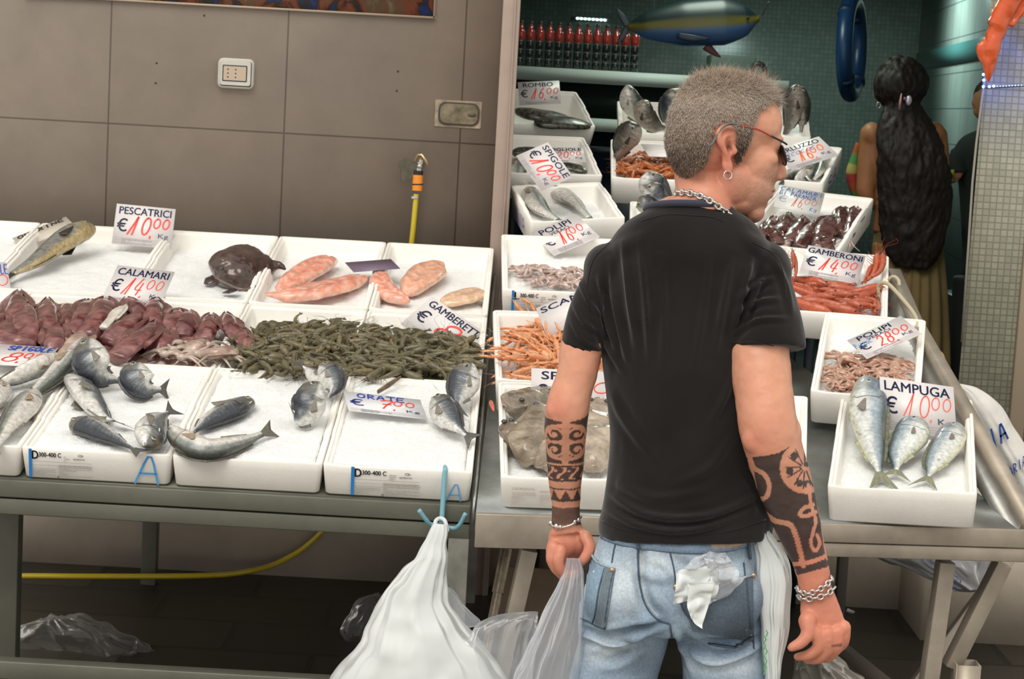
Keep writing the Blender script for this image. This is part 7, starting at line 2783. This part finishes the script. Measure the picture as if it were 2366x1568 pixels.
# blue triple hook hung over the front box
HK_ = M_('blue_hook', (.20, .42, .50), .4)
t = thing('bag_hook', 'light blue plastic triple hook hung over the front box, holding the white bag', 'hook', at(1022, 1215, 4.60))
put('stem', G().tube(crom([at(1028, 1078, 4.66), at(1029, 1083, 4.632), at(1027, 1100, 4.625), at(1022, 1180, 4.612), at(1020, 1214, 4.605)], 30), np.linspace(.0052, .0068, 30), 12), HK_, t, sharp=None)
put('prong', G().tube(crom([at(1020, 1212, 4.605), at(996, 1211, 4.60), at(984, 1200, 4.59), at(968, 1178, 4.58)], 20), .0056, 12), HK_, t, sharp=None)
put('prong', G().tube(crom([at(1020, 1214, 4.605), at(1048, 1220, 4.60), at(1062, 1212, 4.59), at(1076, 1186, 4.58)], 20), .0056, 12), HK_, t, sharp=None)
t = thing('shopping_bag', 'large full white plastic bag hanging from the blue hook', 'bag', at(980, 1640, 4.48))
bag('bag_body', '', [(1212, 1006, 1034), (1235, 990, 1037), (1280, 962, 1031), (1300, 944, 1030), (1330, 920, 1030), (1362, 893, 1034), (1392, 874, 1040), (1430, 854, 1066), (1480, 828, 1112), (1520, 798, 1146), (1568, 762, 1182), (1620, 742, 1215), (1655, 770, 1195), (1672, 860, 1100)], 4.50, [.012, .02, .03, .035, .045, .055, .065, .085, .11, .12, .13, .13, .11, .05], BAGM, 4, .085, 9, parent_thing=t, wrinkle=.007)
hl_ = put('handle', G().tube(crom([at(1008, 1222, 4.57), at(1006, 1205, 4.58), at(1016, 1197, 4.595), at(1028, 1203, 4.58), at(1034, 1228, 4.57)], 20), [.005] * 20, 10), BAGM, t, sharp=None)
bag('side_flap', '', [(1355, 1030, 1040), (1385, 1034, 1066), (1412, 1042, 1090), (1436, 1060, 1108), (1448, 1080, 1104)], 4.53, .012, CLR, 6, .1, 5, parent_thing=t)
bag('inner_bag', '', [(1414, 1205, 1246), (1424, 1150, 1245), (1440, 1105, 1243), (1470, 1085, 1240), (1510, 1070, 1236), (1568, 1060, 1230), (1630, 1080, 1225), (1650, 1120, 1210)], 4.47, .06, CLR, 9, .12, 7, parent_thing=t)
tag(bag('clear_bag', '', [(1288, 1306, 1340), (1315, 1300, 1348), (1350, 1284, 1350), (1400, 1260, 1352), (1450, 1238, 1350), (1500, 1216, 1346), (1568, 1190, 1336), (1640, 1178, 1330), (1665, 1215, 1300)], 3.44, [.012, .016, .03, .04, .045, .05, .055, .05, .02], CLR, 11, .20, 9), 'see-through bag hanging from the left hand of the man', 'bag')
tag(bag('white_bag', '', [(1216, 1752, 1772), (1240, 1744, 1790), (1290, 1744, 1822), (1340, 1748, 1829), (1400, 1753, 1827), (1460, 1757, 1822), (1520, 1762, 1806), (1568, 1766, 1800), (1640, 1770, 1792)], 3.40, [.01, .015, .02, .025, .025, .025, .02, .02, .01], BAGM, 13, .16, 7), 'long white plastic bag hanging at the right hip of the man', 'bag')
g = G()
for (x, y) in ((1765, 1500), (1768, 1535), (1764, 1558), (1770, 1470), (1766, 1484), (1769, 1512), (1763, 1524), (1767, 1548)):
    q = at(x, y, 3.372)
    g.tube([q, q + ZA * .006 + XA * .003, q + ZA * .012], [.0008, .0012, .0008], 6)
put('green_print', g, M_('green_print', (.08, .40, .12), .6), bpy.data.objects['white_bag'])
# bag stuffed in the back pocket
t = thing('crumpled_bag', 'crumpled white plastic bag sticking out of the right back pocket', 'bag', P_(1630, 1380, -.15))
g = G()
rr = np.random.default_rng(8)
n_ = 26
U, Vv = np.meshgrid(np.linspace(0, 1, n_), np.linspace(0, 1, n_))


def sheet(quad, dy, amp, seed, cur=0.0):
    q = np.array(quad, float)
    P2 = (q[0] * (1 - U)[..., None] * (1 - Vv)[..., None] + q[1] * U[..., None] * (1 - Vv)[..., None] + q[2] * U[..., None] * Vv[..., None] + q[3] * (1 - U)[..., None] * Vv[..., None]).reshape(-1, 2)
    P3 = np.array([P_(a, b, dy) for a, b in P2])
    nz = np.abs(vnoise(P3, 26, seed)) * 1.2 + np.abs(vnoise(P3, 60, seed + 1)) * .6
    P3 = P3 - np.outer(nz * amp, YA) + np.outer(vnoise(P3, 34, seed + 4) * amp * .5, XA) + np.outer(vnoise(P3, 34, seed + 5) * amp * .5, ZA)
    k = n_ * n_
    V = np.concatenate([P3, P3 + YA * .0012])
    F = []
    for j in range(n_ - 1):
        for i in range(n_ - 1):
            a = j * n_ + i
            F += [(a, a + 1, a + n_ + 1, a + n_), (k + a + n_, k + a + n_ + 1, k + a + 1, k + a)]
    return V, F


for k, (qd, dy, am, mat) in enumerate((([(1600, 1290), (1668, 1275), (1712, 1330), (1562, 1330)], -.135, .020, CLR), ([(1566, 1325), (1660, 1300), (1650, 1385), (1556, 1395)], -.145, .022, BAGM), ([(1585, 1350), (1645, 1350), (1628, 1446), (1596, 1425)], -.155, .014, BAGM), ([(1640, 1330), (1716, 1325), (1680, 1372), (1630, 1400)], -.140, .018, CLR), ([(1625, 1285), (1690, 1300), (1700, 1345), (1640, 1360)], -.150, .022, CLR))):
    V, F = sheet(qd, dy, am, 40 + k * 3)
    put('film_fold', (V, F), mat, t, sharp=None)
# plastic on the ground
bag('plastic_wrap', 'clear plastic wrap lying on the dark ground at the lower left', [(1424, 90, 180), (1440, 60, 240), (1465, 30, 290), (1495, 20, 340), (1520, 60, 368), (1540, 100, 350), (1552, 160, 300)], 5.72, .10, CLD, 21, .25, 9, cat='plastic', wrinkle=.012)
bag('plastic_wrap', 'clear plastic scrap on the ground behind the hanging white bag', [(1372, 850, 890), (1395, 820, 890), (1425, 795, 880), (1460, 790, 860), (1488, 810, 850)], 5.95, .05, CLD, 23, .3, 7, cat='plastic', wrinkle=.012)
bag('white_paper', 'crumpled whitish bag on the ground below the right hand of the man', [(1512, 1850, 1920), (1530, 1835, 1950), (1552, 1830, 1970), (1575, 1835, 1990), (1590, 1850, 1970)], 5.60, .08, film('dirty_film', (.62, .58, .50), .9, .3, .3), 25, .25, 9, cat='bag', wrinkle=.012)
for i, (x, y) in enumerate(((1955, 1390), (1965, 1412))):
    p = hit(x, y, (0, 0, .008), A(0, 0, 1))
    tag(put('paper_scrap', G().box(p, (.03, .004, .012), [nrm(A(1, .2, -.4)), nrm(A(0, 1, .3)), nrm(A(.4, 0, 1))]), M_('paper_scrap', (.5, .48, .45), .7), smooth=False), ['pale scrap of paper behind the chain bracelet, upper one', 'pale scrap of paper behind the chain bracelet, lower one'][i], 'scrap')
t = thing('printed_bag', 'grey-white plastic bag with small blue print under the right table', 'bag', at(2200, 1370, 5.95))
bag('bag_body', '', [(1278, 2010, 2320), (1300, 2060, 2312), (1325, 2120, 2300), (1350, 2180, 2285), (1366, 2215, 2255)], 5.95, .07, film('grey_bag', (.55, .55, .56), .93, .3, .3), 27, .2, 11, parent_thing=t, wrinkle=.006)
p = Panel(at(2126, 1296, 5.83), at(2166, 1316, 5.83) - at(2126, 1296, 5.83), at(2131, 1284, 5.83) - at(2126, 1296, 5.83), -YA)
g = G()
p.text(g, 'der Pocherry', 0, 0, .8, 1, (.01, .05, .3), 0)
p = Panel(at(2190, 1338, 5.83), at(2222, 1352, 5.83) - at(2190, 1338, 5.83), at(2194, 1324, 5.83) - at(2190, 1338, 5.83), -YA)
p.text(g, '0817791/4', 0, 0, .9, 1, (.01, .05, .3), 0)
p.text(g, 'solferrata', 0, -1.3, .8, .9, (.01, .05, .3), 0)
put('printing', g, INK, t, smooth=False)
# white tote with blue pen writing, hanging over the right rail
t = thing('tote_bag', 'white sack with blue handwritten letters hanging beside the right rail', 'sack', at(2330, 1180, 5.45))
SACK = M_('sack_cloth', (.66, .64, .60), .6, bump=(18, .5, 'noise', .01))
bag('bag_body', '', [(884, 2192, 2214), (900, 2202, 2268), (935, 2214, 2310), (985, 2232, 2342), (1040, 2258, 2378), (1100, 2292, 2410), (1170, 2330, 2440), (1220, 2350, 2450)], 5.42, [.02, .04, .06, .07, .08, .08, .08, .05], SACK, 29, .05, 7, parent_thing=t, wrinkle=.003)
for k, (o_, u_, v_, tx_) in enumerate((((2272, 1052), (2330, 1010), (2258, 1010), 'ΛIA'), ((2322, 1112), (2372, 1070), (2318, 1090), 'MARIA'), ((2344, 1132), (2356, 1126), (2340, 1116), '3'))):
    d_ = 5.335
    p = Panel(at(*o_, d_), at(*u_, d_) - at(*o_, d_), at(*v_, d_) - at(*o_, d_), -YA)
    g = G()
    p.hand(g, tx_.replace('Λ', 'V' if False else 'A'), 0, 0, 1, .9, (.01, .06, .28), .075 if k == 0 else .035 if k == 1 else .15, .1)
    put('pen_writing', g, INK, t, smooth=False)
# ropes
RP_ = M_('pale_rope', (.50, .44, .30), .8, bump=(300, .6, 'noise', .002))
tag(put('rope', G().tube(crom([at(2030, 690, 6.0), at(2030, 662, 6.0), at(2042, 653, 5.98), at(2056, 659, 5.96), at(2082, 687, 5.9), at(2110, 722, 5.8), at(2119, 745, 5.72), at(2117, 770, 5.7)], 50), .0062, 10), RP_, sharp=None), 'pale rope looped over the prawn box and running down to the octopus box', 'rope')
tag(put('rope', G().tube(crom([at(2052, 652, 6.06), at(2056, 643, 6.05), at(2066, 639, 6.04), at(2076, 648, 6.03), at(2077, 664, 6.02), at(2070, 674, 6.02)], 30), .0056, 10), RP_, sharp=None), 'small pale rope loop behind the longer rope', 'rope')
tag(put('rope', G().tube(crom([at(2140, 835, 5.55), at(2148, 818, 5.55), at(2162, 811, 5.54), at(2176, 820, 5.52), at(2181, 842, 5.5), at(2177, 870, 5.48)], 30), .0056, 10), M_('brown_rope', (.42, .28, .08), .7), sharp=None), 'brown rope loop on the slanted rail beside the octopus box', 'rope')
for i, (x, y, Yd) in enumerate(((1136, 935, 4.95), (1142, 945, 4.93))):
    q = at(x, y, Yd)
tag(put('fallen_shrimp', G().tube(crom([at(1133, 925, 5.0), at(1137, 938, 4.97), at(1141, 950, 4.95)], 8), [.002, .005, .006, .006, .005, .004, .003, .001], 8, (.6, .12, .05)), SHELLM, sharp=None), 'tiny red shrimp fallen in the dark gap between the two stalls', 'shrimp')

# ================================================================== SHOP INTERIOR
SHL = M_('grey_green_shelf', (.62, .70, .66), .5)
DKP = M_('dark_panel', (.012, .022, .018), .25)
t = thing('shop_counter', 'back counter with a pale upper shelf and a lower shelf over dark panels', 'counter', (.9, 9.0, .24))
s0, s1 = at(1195, 147, 8.6), at(1770, 189, 8.6)
zS = (s0[2] + s1[2]) / 2
hS = 29 * 8.6 / FPX
put('upper_shelf', G().box(((s0[0] + s1[0]) / 2, 8.95, zS - hS / 2), (s1[0] - s0[0] + .2, .7, hS)), SHL, t, smooth=False)
s2 = at(1395, 275, 8.6)
put('lower_shelf', G().box(((s0[0] + s1[0]) / 2, 8.95, s2[2] - hS / 2), (s1[0] - s0[0] + .2, .7, hS)), SHL, t, smooth=False)
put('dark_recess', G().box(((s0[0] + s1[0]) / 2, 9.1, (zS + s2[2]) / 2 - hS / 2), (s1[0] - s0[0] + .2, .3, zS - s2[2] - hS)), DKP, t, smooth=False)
put('lower_panel', G().box(((s0[0] + s1[0]) / 2, 9.0, (s2[2] - hS + .24) / 2), (s1[0] - s0[0] + .2, .5, s2[2] - hS - .24)), M_('blue_black_panel', (.010, .022, .045), .3), t, smooth=False)
# bottles on stacked dark jars
BOT = M_('red_sauce_bottle', (.34, .030, .020), .12, coat=.6)
CAPM = M_('dark_cap', (.03, .02, .015), .3)
JAR = M_('dark_jar', (.010, .012, .010), .10, coat=1)
LID = M_('jar_lid', (.25, .27, .26), .2, .8)
zT = zS


def lathe(c, prof, n=14):
    a = np.linspace(0, 2 * math.pi, n, endpoint=False)
    return loft_geo([np.stack([c[0] + np.cos(a) * r, c[1] + np.sin(a) * r, np.full(n, c[2] + z)], 1) for r, z in prof], True)


pj0 = None
for k in range(13):
    px = 1201.5 + 22.1 * k
    c = at(px, 120, 8.68)
    jh = .0385
    r = .0180
    for j in range(3):
        cz = A(c[0], c[1], zT + j * jh + .0005)
        o = put('sauce_jar', lathe(cz, [(r * .9, 0), (r, .003), (r, .028), (r * .8, .032), (r * .8, .033)]), JAR, label='dark jar in the stacks under the red bottles', cat='jar', group='dark jars on the upper shelf', sharp=40)
        put('lid', lathe(cz + A(0, 0, .0325), [(r * .86, 0), (r * .88, .002), (r * .88, .0050), (r * .8, .0055)]), LID, o, sharp=40)
    cz = A(c[0], c[1], zT + 3 * jh + .001)
    o = put('sauce_bottle', lathe(cz, [(.016, 0), (.0190, .004), (.0190, .036), (.015, .046), (.0085, .058), (.0080, .070)]), BOT, label='small red sauce bottle in the row on the upper shelf', cat='bottle', group='red bottles on the upper shelf', sharp=50)
    put('bottle_cap', lathe(cz + A(0, 0, .070), [(.0078, 0), (.0080, .002), (.0080, .012), (.007, .0135)]), CAPM, o, sharp=40)
# glowing dots imitating lamp reflections in the mosaic over the bottles
GLINTW = M_('white_reflection', (.8, .9, .9), .3, emis=((.75, 1, .95), 6))
t = thing('reflection_dots', 'short row of glowing dots imitating lamp reflections above the red bottles', 'reflection', at(1370, 45, YB - .05))
put('housing', G().box(at(1366, 44, YB - .015), (.22, .03, .018)), SHL, t, smooth=False)  # added backing bar behind the reflection dots
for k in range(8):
    put('bulb', G().ell(at(1334 + k * 9.2, 42.5 + k * .6, YB - .035), (.007, .007, .007), 8), GLINTW, t)  # emissive dots painted as mosaic glints, no real bulbs
# grey machine and black gadget on the shelf
c = at(1690, 165, 8.75)
tag(put('grey_case', G().box((c[0], 8.8, zT + .05), (.20, .22, .098)), M_('grey_case', (.12, .16, .14), .5), smooth=False, bevel=.006), 'grey-green box standing at the right end of the upper shelf', 'box')
c = at(1752, 175, 8.68)
tag(put('black_handset', G().tube(crom([c + A(-.03, 0, -.0), c + A(-.02, 0, .045), c + A(.01, 0, .05), c + A(.03, 0, .02), c + A(.032, 0, -.03)], 20), [.012] * 20, 10), BLACK, sharp=None), 'black curved handset at the end of the upper shelf', 'handset')
# hanging tuna model
t = thing('tuna_model', 'big painted tuna model with a yellow stripe hanging over the counter', 'fish model', at(1600, 100, 8.2))
n = 50
P = crom([at(1448, 62, 8.2), at(1520, 58, 8.2), at(1620, 52, 8.2), at(1700, 48, 8.2), at(1755, 42, 8.2)], n)
tt = np.linspace(0, 1, n)
pr = np.interp(tt, [0, .04, .15, .4, .65, .85, .97, 1], [.08, .22, .55, .95, 1, .65, .18, .1]) * .100
T_, S_, B_ = frames(P, -YA)
rings, cols = [], []
a = np.linspace(0, 2 * math.pi, 28, endpoint=False)
for i in range(n):
    rings.append(P[i] + np.outer(np.sin(a) * pr[i], -B_[i]) + np.outer(np.cos(a) * pr[i] * .7, S_[i]))
V, F = loft_geo(rings, True)
up_ = (V - np.concatenate([np.repeat(P, 28, 0), P[:1], P[-1:]])) @ A(0, 0, 1) / .09
C = mixc((.06, .14, .32), (.14, .115, .014), sstep(-.30, -.12, up_))
C = mixc(C, (.006, .016, .018), sstep(.0, .18, up_))
C = mixc(C, (.03, .08, .20), sstep(-.75, -.95, up_))
put('body', G().add(V, F, C), M_('painted_fish', rough=.38, attr=True), t, sharp=None)
PNT = M_('painted_fin', (.02, .03, .05), .3)
YLW = M_('yellow_fin', (.12, .09, .015), .4)
for (pts, w_, nm_, mt) in (([at(1640, 20, 8.2), at(1668, -6, 8.2), at(1700, -20, 8.2)], [.03, .018, .004], 'dorsal_fin', YLW), ([at(1565, 82, 8.12), at(1600, 88, 8.11), at(1640, 90, 8.12)], [.012, .014, .003], 'pectoral_fin', PNT), ([at(1450, 62, 8.2), at(1438, 40, 8.2), at(1425, 20, 8.2)], [.012, .014, .003], 'tail_fin', PNT), ([at(1450, 62, 8.2), at(1438, 85, 8.2), at(1426, 102, 8.2)], [.012, .014, .003], 'tail_fin', PNT), ([at(1630, 105, 8.2), at(1650, 122, 8.2), at(1665, 132, 8.2)], [.02, .012, .003], 'anal_fin', M_('dull_red_fin', (.12, .02, .015), .4))):
    put(nm_, G().tube(crom(pts, 12), np.interp(np.linspace(0, 1, 12), [0, .5, 1], w_), 12, flat=.2, side=A(0, 0, 1) if nm_ != 'tail_fin' else A(1, 0, 0)), mt, t, sharp=None)
put('eye', G().ell(at(1728, 42, 8.15), (.007, .004, .007), 10), BLACK, t)
for x in (1510, 1700):
    p = at(x, 8, 8.2)
    put('cord', G().tube([at(x, 30, 8.2), A(p[0], p[1], 2.7)], .002, 5), BLACK, t)
# dark blue swim ring
c = at(1968, 110, 8.7)
t = thing('swim_ring', 'dark blue life ring seen almost edge-on against the shop wall', 'life ring', c - A(0, 0, .24))
a = np.linspace(0, 2 * math.pi, 60, endpoint=False)
dx_ = nrm(A(.34, 1, 0))
ring = c + np.outer(np.cos(a) * .200, dx_) + np.outer(np.sin(a) * .205, nrm(ZA + XA * .03))
put('ring', G().tube(ring, .036, 16, closed=True, side=A(1, 0, 0)), M_('navy_vinyl', (.006, .040, .12), .35), t, sharp=None)
g = G()
for k in range(4):
    an = math.radians(45 + 90 * k)
    q = c + dx_ * math.cos(an) * .20 + ZA * math.sin(an) * .205
    tq = nrm(-dx_ * math.sin(an) + ZA * math.cos(an))
    put('strap', G().tube([q - tq * .014, q + tq * .014], .0375, 16), M_('ring_strap', (.008, .03, .07), .5), t, sharp=None)
p = at(1968, 0, 8.7)
put('cord', G().tube([c + ZA * .23, A(c[0], c[1], 2.7)], .002, 5), BLACK, t)
# blue cable reel line
tag(put('hanging_cable', G().tube(crom([at(1762, 35, 8.3), at(1772, 10, 8.3), at(1785, -30, 8.3), A(at(1790, -40, 8.3)[0], 8.3, 2.7)], 20), .003, 6), BLACK, sharp=None), 'thin dark cable rising from the nose of the tuna model', 'cable')

# ================================================================== ORNAMENT ON THE PILLAR
YL = 6.25
LOB = M_('orange_lobster', (.62, .085, .012), .28, coat=.5, bump=(40, .3, 'noise', .004))
k_ = YL / FPX
t = thing('lobster_ornament', 'glossy orange-red lobster claw ornament on the mosaic pillar', 'ornament', at(2300, 190, YL))
parts = []
for pts, r in (([(2352, -60), (2338, -10), (2316, 35), (2302, 75), (2290, 110), (2285, 145), (2284, 172), (2285, 194)], [30, 27, 23, 20, 22, 17, 10, 2]), ([(2290, 95), (2268, 102), (2263, 118), (2268, 138), (2274, 152)], [10, 9, 8, 7, 3]), ([(2334, 60), (2348, 46), (2364, 22), (2385, -20)], [8, 7, 8, 10]), ([(2300, 60), (2310, 40), (2322, 20)], [22, 22, 24])):
    P = crom([at(x, y, YL) for x, y in pts], 30)
    rr_ = np.interp(np.linspace(0, 1, 30), np.linspace(0, 1, len(r)), r) * k_
    parts.append(tube_geo(P, rr_, 16))
V, F = remesh(parts, .004, 6)
V = V + vnormals(V, F) * (vnoise(V, 40, 3) * .003)[:, None]
put('claw', (V, F), LOB, t, sharp=None)
put('bracket', G().box(at(2310, 40, YL + .06), (.02, .10, .02)), STEEL, t, smooth=False)
LEDB = M_('blue_led', (.2, .3, 1), .3, emis=((.10, .22, 1.0), 22))
t = thing('light_string', 'string of tiny blue lights at the tip of the lobster claw', 'string lights', at(2275, 205, 6.3))
put('wire', G().tube(crom([at(2298, 60, YP - .03), at(2284, 130, YP - .04), at(2272, 170, YP - .05), at(2272, 200, YP - .05), at(2290, 203, YP - .02), at(2330, 201, YP - .01), at(2375, 198, YP - .01)], 40), .0016, 6), BLACK, t, sharp=None)
for (x, y) in ((2273, 185), (2272, 200), (2286, 200), (2272, 172), (2296, 199)):
    put('bulb', G().ell(at(x, y, YP - .06), (.0042, .0042, .0042), 8), LEDB, t)
for k in range(10):
    put('bulb', G().ell(at(2304 + k * 7, 199 - k * .3, YP - .012), (.0014, .0014, .0014), 6), LEDB, t)
p = at(2280, 193, YP - .07)
lamp('blue_string_glow', 'POINT', p, (0, 0, 0), .28, (.10, .20, 1.0), shadow_soft_size=.02)
p = at(2296, 90, YP - .03)
lamp('blue_string_glow', 'POINT', p, (0, 0, 0), .12, (.10, .20, 1.0), shadow_soft_size=.02)

# ================================================================== WOMAN AND CUSTOMER IN THE SHOP
YF = 7.85


def PW(x, y, d=0.0, Y=None):
    return at(x, y, (Y or YF) + d)


def limbW(rows, Y, n=24, m=40):
    D = crom(np.array([[*at((a + b) / 2, y, Y + d), (b - a) / 2 * Y / FPX, q] for a, b, y, d, q in rows]), m)
    a = np.linspace(0, 2 * math.pi, n, endpoint=False)
    return loft_geo([r[:3] + np.outer(np.cos(a) * r[3], A(1, 0, 0)) + np.outer(np.sin(a) * r[3] * r[4], A(0, 1, 0)) for r in D], True)


def ellW(x, y, d, rx, ry, rz, Y, n=24):
    V, F = ell_geo(n)
    return V * np.array((rx, ry, rz)) * Y / FPX + at(x, y, Y + d), F


woman = thing('person', 'woman seen from behind with long dark hair, pink clip and light brown dress', 'person', PW(2090, 900) * (1, 1, 0) + A(0, 0, .24))
pb = [ellW(2080, 205, 0, 46, 52, 62, YF), limbW([(2062, 2104, 250, 0, 1), (2060, 2108, 300, 0, .9)], YF), ellW(2012, 312, 0, 24, 30, 30, YF), ellW(2160, 312, 0, 24, 30, 30, YF), limbW([(2058, 2120, 262, 0, .7), (2038, 2150, 285, 0, .6), (2008, 2168, 305, .0, .5), (1998, 2178, 360, 0, .5), (2020, 2160, 460, 0, .6), (2015, 2165, 540, 0, .6)], YF),
      limbW([(1988, 2028, 300, 0, 1), (1984, 2030, 345, 0, 1), (1980, 2026, 400, -.01, 1), (1979, 2020, 450, -.02, 1), (1990, 2026, 475, .0, 1), (2000, 2026, 480, .10, .8)], YF), limbW([(2150, 2188, 300, 0, 1), (2152, 2194, 370, 0, 1), (2158, 2196, 440, .02, 1), (2165, 2196, 480, .12, 1)], YF),
      ellW(2026, 215, .03, 9, 12, 14, YF), ellW(2010, 476, .14, 14, 16, 12, YF)]
for k in range(4):
    pb.append(tube_geo([PW(2004 + k * 4, 474 + k * 2, .15), PW(1998 + k * 4, 478 + k * 2, .19), PW(2000 + k * 4, 482 + k * 2, .22)], [.010, .009, .007], 8))
for sx in (2055, 2125):
    pb.append(tube_geo([PW(sx, 560), A(PW(sx, 560)[0], YF, .55), A(PW(sx, 560)[0], YF - .01, .28)], [.07, .05, .035], 14))
    pb.append(((ell_geo(14)[0] * (.04, .10, .03)) + A(PW(sx, 560)[0], YF + .05, .272), ell_geo(14)[1]))
V, F = remesh(pb, .007, 5)
put('body', (V, F), M_('brown_skin', (.42, .18, .075), .5, var=(20, .1)), woman, sharp=None)
HAIRD = M_('black_brown_hair', (.014, .009, .006), .6, bump=(70, .25, 'noise', .006))
hb = [ellW(2081, 195, -.01, 62, 62, 62, YF, 28), ellW(2082, 170, -.01, 52, 55, 40, YF, 28), limbW([(2045, 2130, 240, -.03, .8), (2030, 2158, 290, -.06, .6), (2028, 2182, 340, -.09, .5), (2028, 2196, 400, -.10, .45), (2030, 2198, 460, -.10, .4), (2034, 2190, 520, -.10, .35), (2046, 2176, 580, -.10, .3), (2070, 2150, 620, -.10, .2)], YF, 30, 50)]
V, F = remesh(hb, .007, 4)
V = V + vnormals(V, F) * ((fnoise(V * (1, 1, .35), 38, 3) * .012 + vnoise(V * (1, 1, .3), 110, 5) * .004))[:, None]
put('hair', (V, F), HAIRD, woman, sharp=None)
db = [limbW([(2040, 2170, 400, 0, .5), (2026, 2172, 470, 0, .55), (2020, 2178, 540, 0, .6), (2012, 2186, 640, 0, .6), (2004, 2192, 760, 0, .62), (1998, 2200, 900, 0, .62)], YF, 40, 60)]
V, F = remesh(db, .008, 3)
an_ = np.arctan2(V[:, 1] - YF, V[:, 0] - PW(2100, 600)[0])
V = V + vnormals(V, F) * (np.sin(an_ * 17 + 2 * np.sin(V[:, 2] * 5)) * .007 * sstep(1.5, .9, V[:, 2]))[:, None]
put('dress', (V, F), M_('light_brown_dress', (.23, .165, .065), .8, var=(6, .15)), woman, sharp=None)
g = G()
put('patterned_top', G().tube(crom([PW(1984, 330, .05), PW(1975, 370, .05), PW(1968, 400, .05), PW(1972, 430, .05), PW(1980, 458, .05)], 24), [.012 + .012 * math.sin(math.pi * i / 23) for i in range(24)], 12, np.array([((.45, .10, .03), (.10, .30, .08), (.50, .45, .12), (.45, .05, .05))[(i // 12 // 4) % 4] for i in range(24 * 12)] + [(.4, .1, .1)] * 2)), M_('patterned_top', rough=.8, attr=True), woman, sharp=None)
PK = M_('pink_clip', (.62, .30, .32), .15, coat=1)
clip = put('hair_clip', G().tube(crom([PW(2083, 216, -.16), PW(2080, 235, -.17), PW(2078, 254, -.16)], 14), [.004 + .006 * math.sin(math.pi * i / 13) for i in range(14)], 10, flat=.5), PK, woman, sharp=None)
put('clip_bow', G().ell(PW(2100, 232, -.165), (.012, .008, .020), 14), M_('pearly_clip', (.75, .68, .75), .08, .3, coat=1), clip)
put('clip_bow', G().ell(PW(2091, 228, -.165), (.008, .006, .008), 12), M_('clip_joint', (.3, .2, .35), .15, .5), clip)
put('hoop_earring', G().tube([PW(2030, 243, -.11) + A(math.cos(q) * .008, 0, math.sin(q) * .012) for q in np.linspace(0, 6.28, 16)[:-1]], .0016, 6, closed=True), SIL, woman, sharp=None)

YC = 7.98
cust = thing('person', 'person in a dark shirt half hidden behind the mosaic pillar, holding something yellow', 'person', at(2270, 900, YC) * (1, 1, 0) + A(0, 0, .24))
cb = [ellW(2292, 238, 0, 42, 48, 52, YC), limbW([(2268, 2320, 280, 0, 1), (2262, 2330, 305, 0, 1)], YC), ellW(2252, 238, 0, 8, 8, 10, YC), ellW(2262, 258, 0, 14, 14, 12, YC), ellW(2256, 222, 0, 8, 10, 8, YC),
      limbW([(2205, 2230, 395, -.04, 1), (2200, 2222, 410, -.1, 1), (2195, 2215, 418, -.16, 1)], YC), limbW([(2240, 2360, 330, 0, .5), (2240, 2360, 520, 0, .5), (2240, 2360, 700, 0, .5)], YC)]
for k in range(5):
    cb.append(tube_geo([at(2203, 405 + k * 4, YC - .15), at(2195, 403 + k * 4, YC - .18), at(2190, 406 + k * 4, YC - .17)], [.009, .008, .006], 8))
for sx in (2270, 2330):
    q = at(sx, 700, YC)
    cb.append(tube_geo([q, A(q[0], YC, .30)], [.07, .05], 14))
V, F = remesh(cb, .007, 5)
put('body', (V, F), M_('customer_skin', (.34, .16, .08), .5), cust, sharp=None)
cs2 = [limbW([(2262, 2335, 300, 0, .8), (2222, 2370, 322, 0, .5), (2204, 2385, 360, 0, .5), (2215, 2380, 440, 0, .5), (2222, 2375, 560, 0, .5), (2222, 2375, 640, 0, .5)], YC, 30, 50), limbW([(2198, 2240, 345, 0, 1), (2190, 2232, 372, -.02, 1), (2192, 2232, 398, -.05, 1)], YC)]
V, F = remesh(cs2, .008, 6)
put('shirt', (V, F), M_('dark_green_shirt', (.012, .022, .018), .8), cust, sharp=None)
tr_ = []
for sx in (2258, 2320):
    q = at(sx, 640, YC)
    tr_.append(tube_geo([q, A(q[0], YC, .27)], [.10, .07], 18))
V, F = remesh(tr_, .01, 4)
put('trousers', (V, F), M_('black_trousers', (.010, .012, .012), .8), cust, sharp=None)
for sx in (2258, 2320):
    q = at(sx, 640, YC)
    put('shoe', G().ell((q[0], YC - .05, .28), (.05, .13, .038), 14), BLACK, cust)
V, F = remesh([ellW(2294, 222, .02, 44, 50, 46, YC)], .008, 2)
put('hair', (V, F), HAIRD, cust, sharp=None)
tag(put('yellow_note', G().box(at(2196, 399, YC - .19), (.030, .006, .022), [nrm(A(1, .2, .2)), nrm(A(-.2, 1, 0)), nrm(A(-.2, 0, 1))]), M_('bright_yellow', (.60, .70, .05), .5), smooth=False), 'small bright yellow slip in the hand of the dark-shirted person', 'slip of paper')
# white crates/ledge low in the shop behind the woman
tag(put('low_case', G().box(at(2222, 800, 8.75) * (1, 1, 0) + A(0, 0, .60), (.20, .3, .72)), M_('dark_case', (.02, .035, .032), .3), smooth=False, bevel=.004), 'low dark case on the shop floor between the woman and the pillar', 'case')
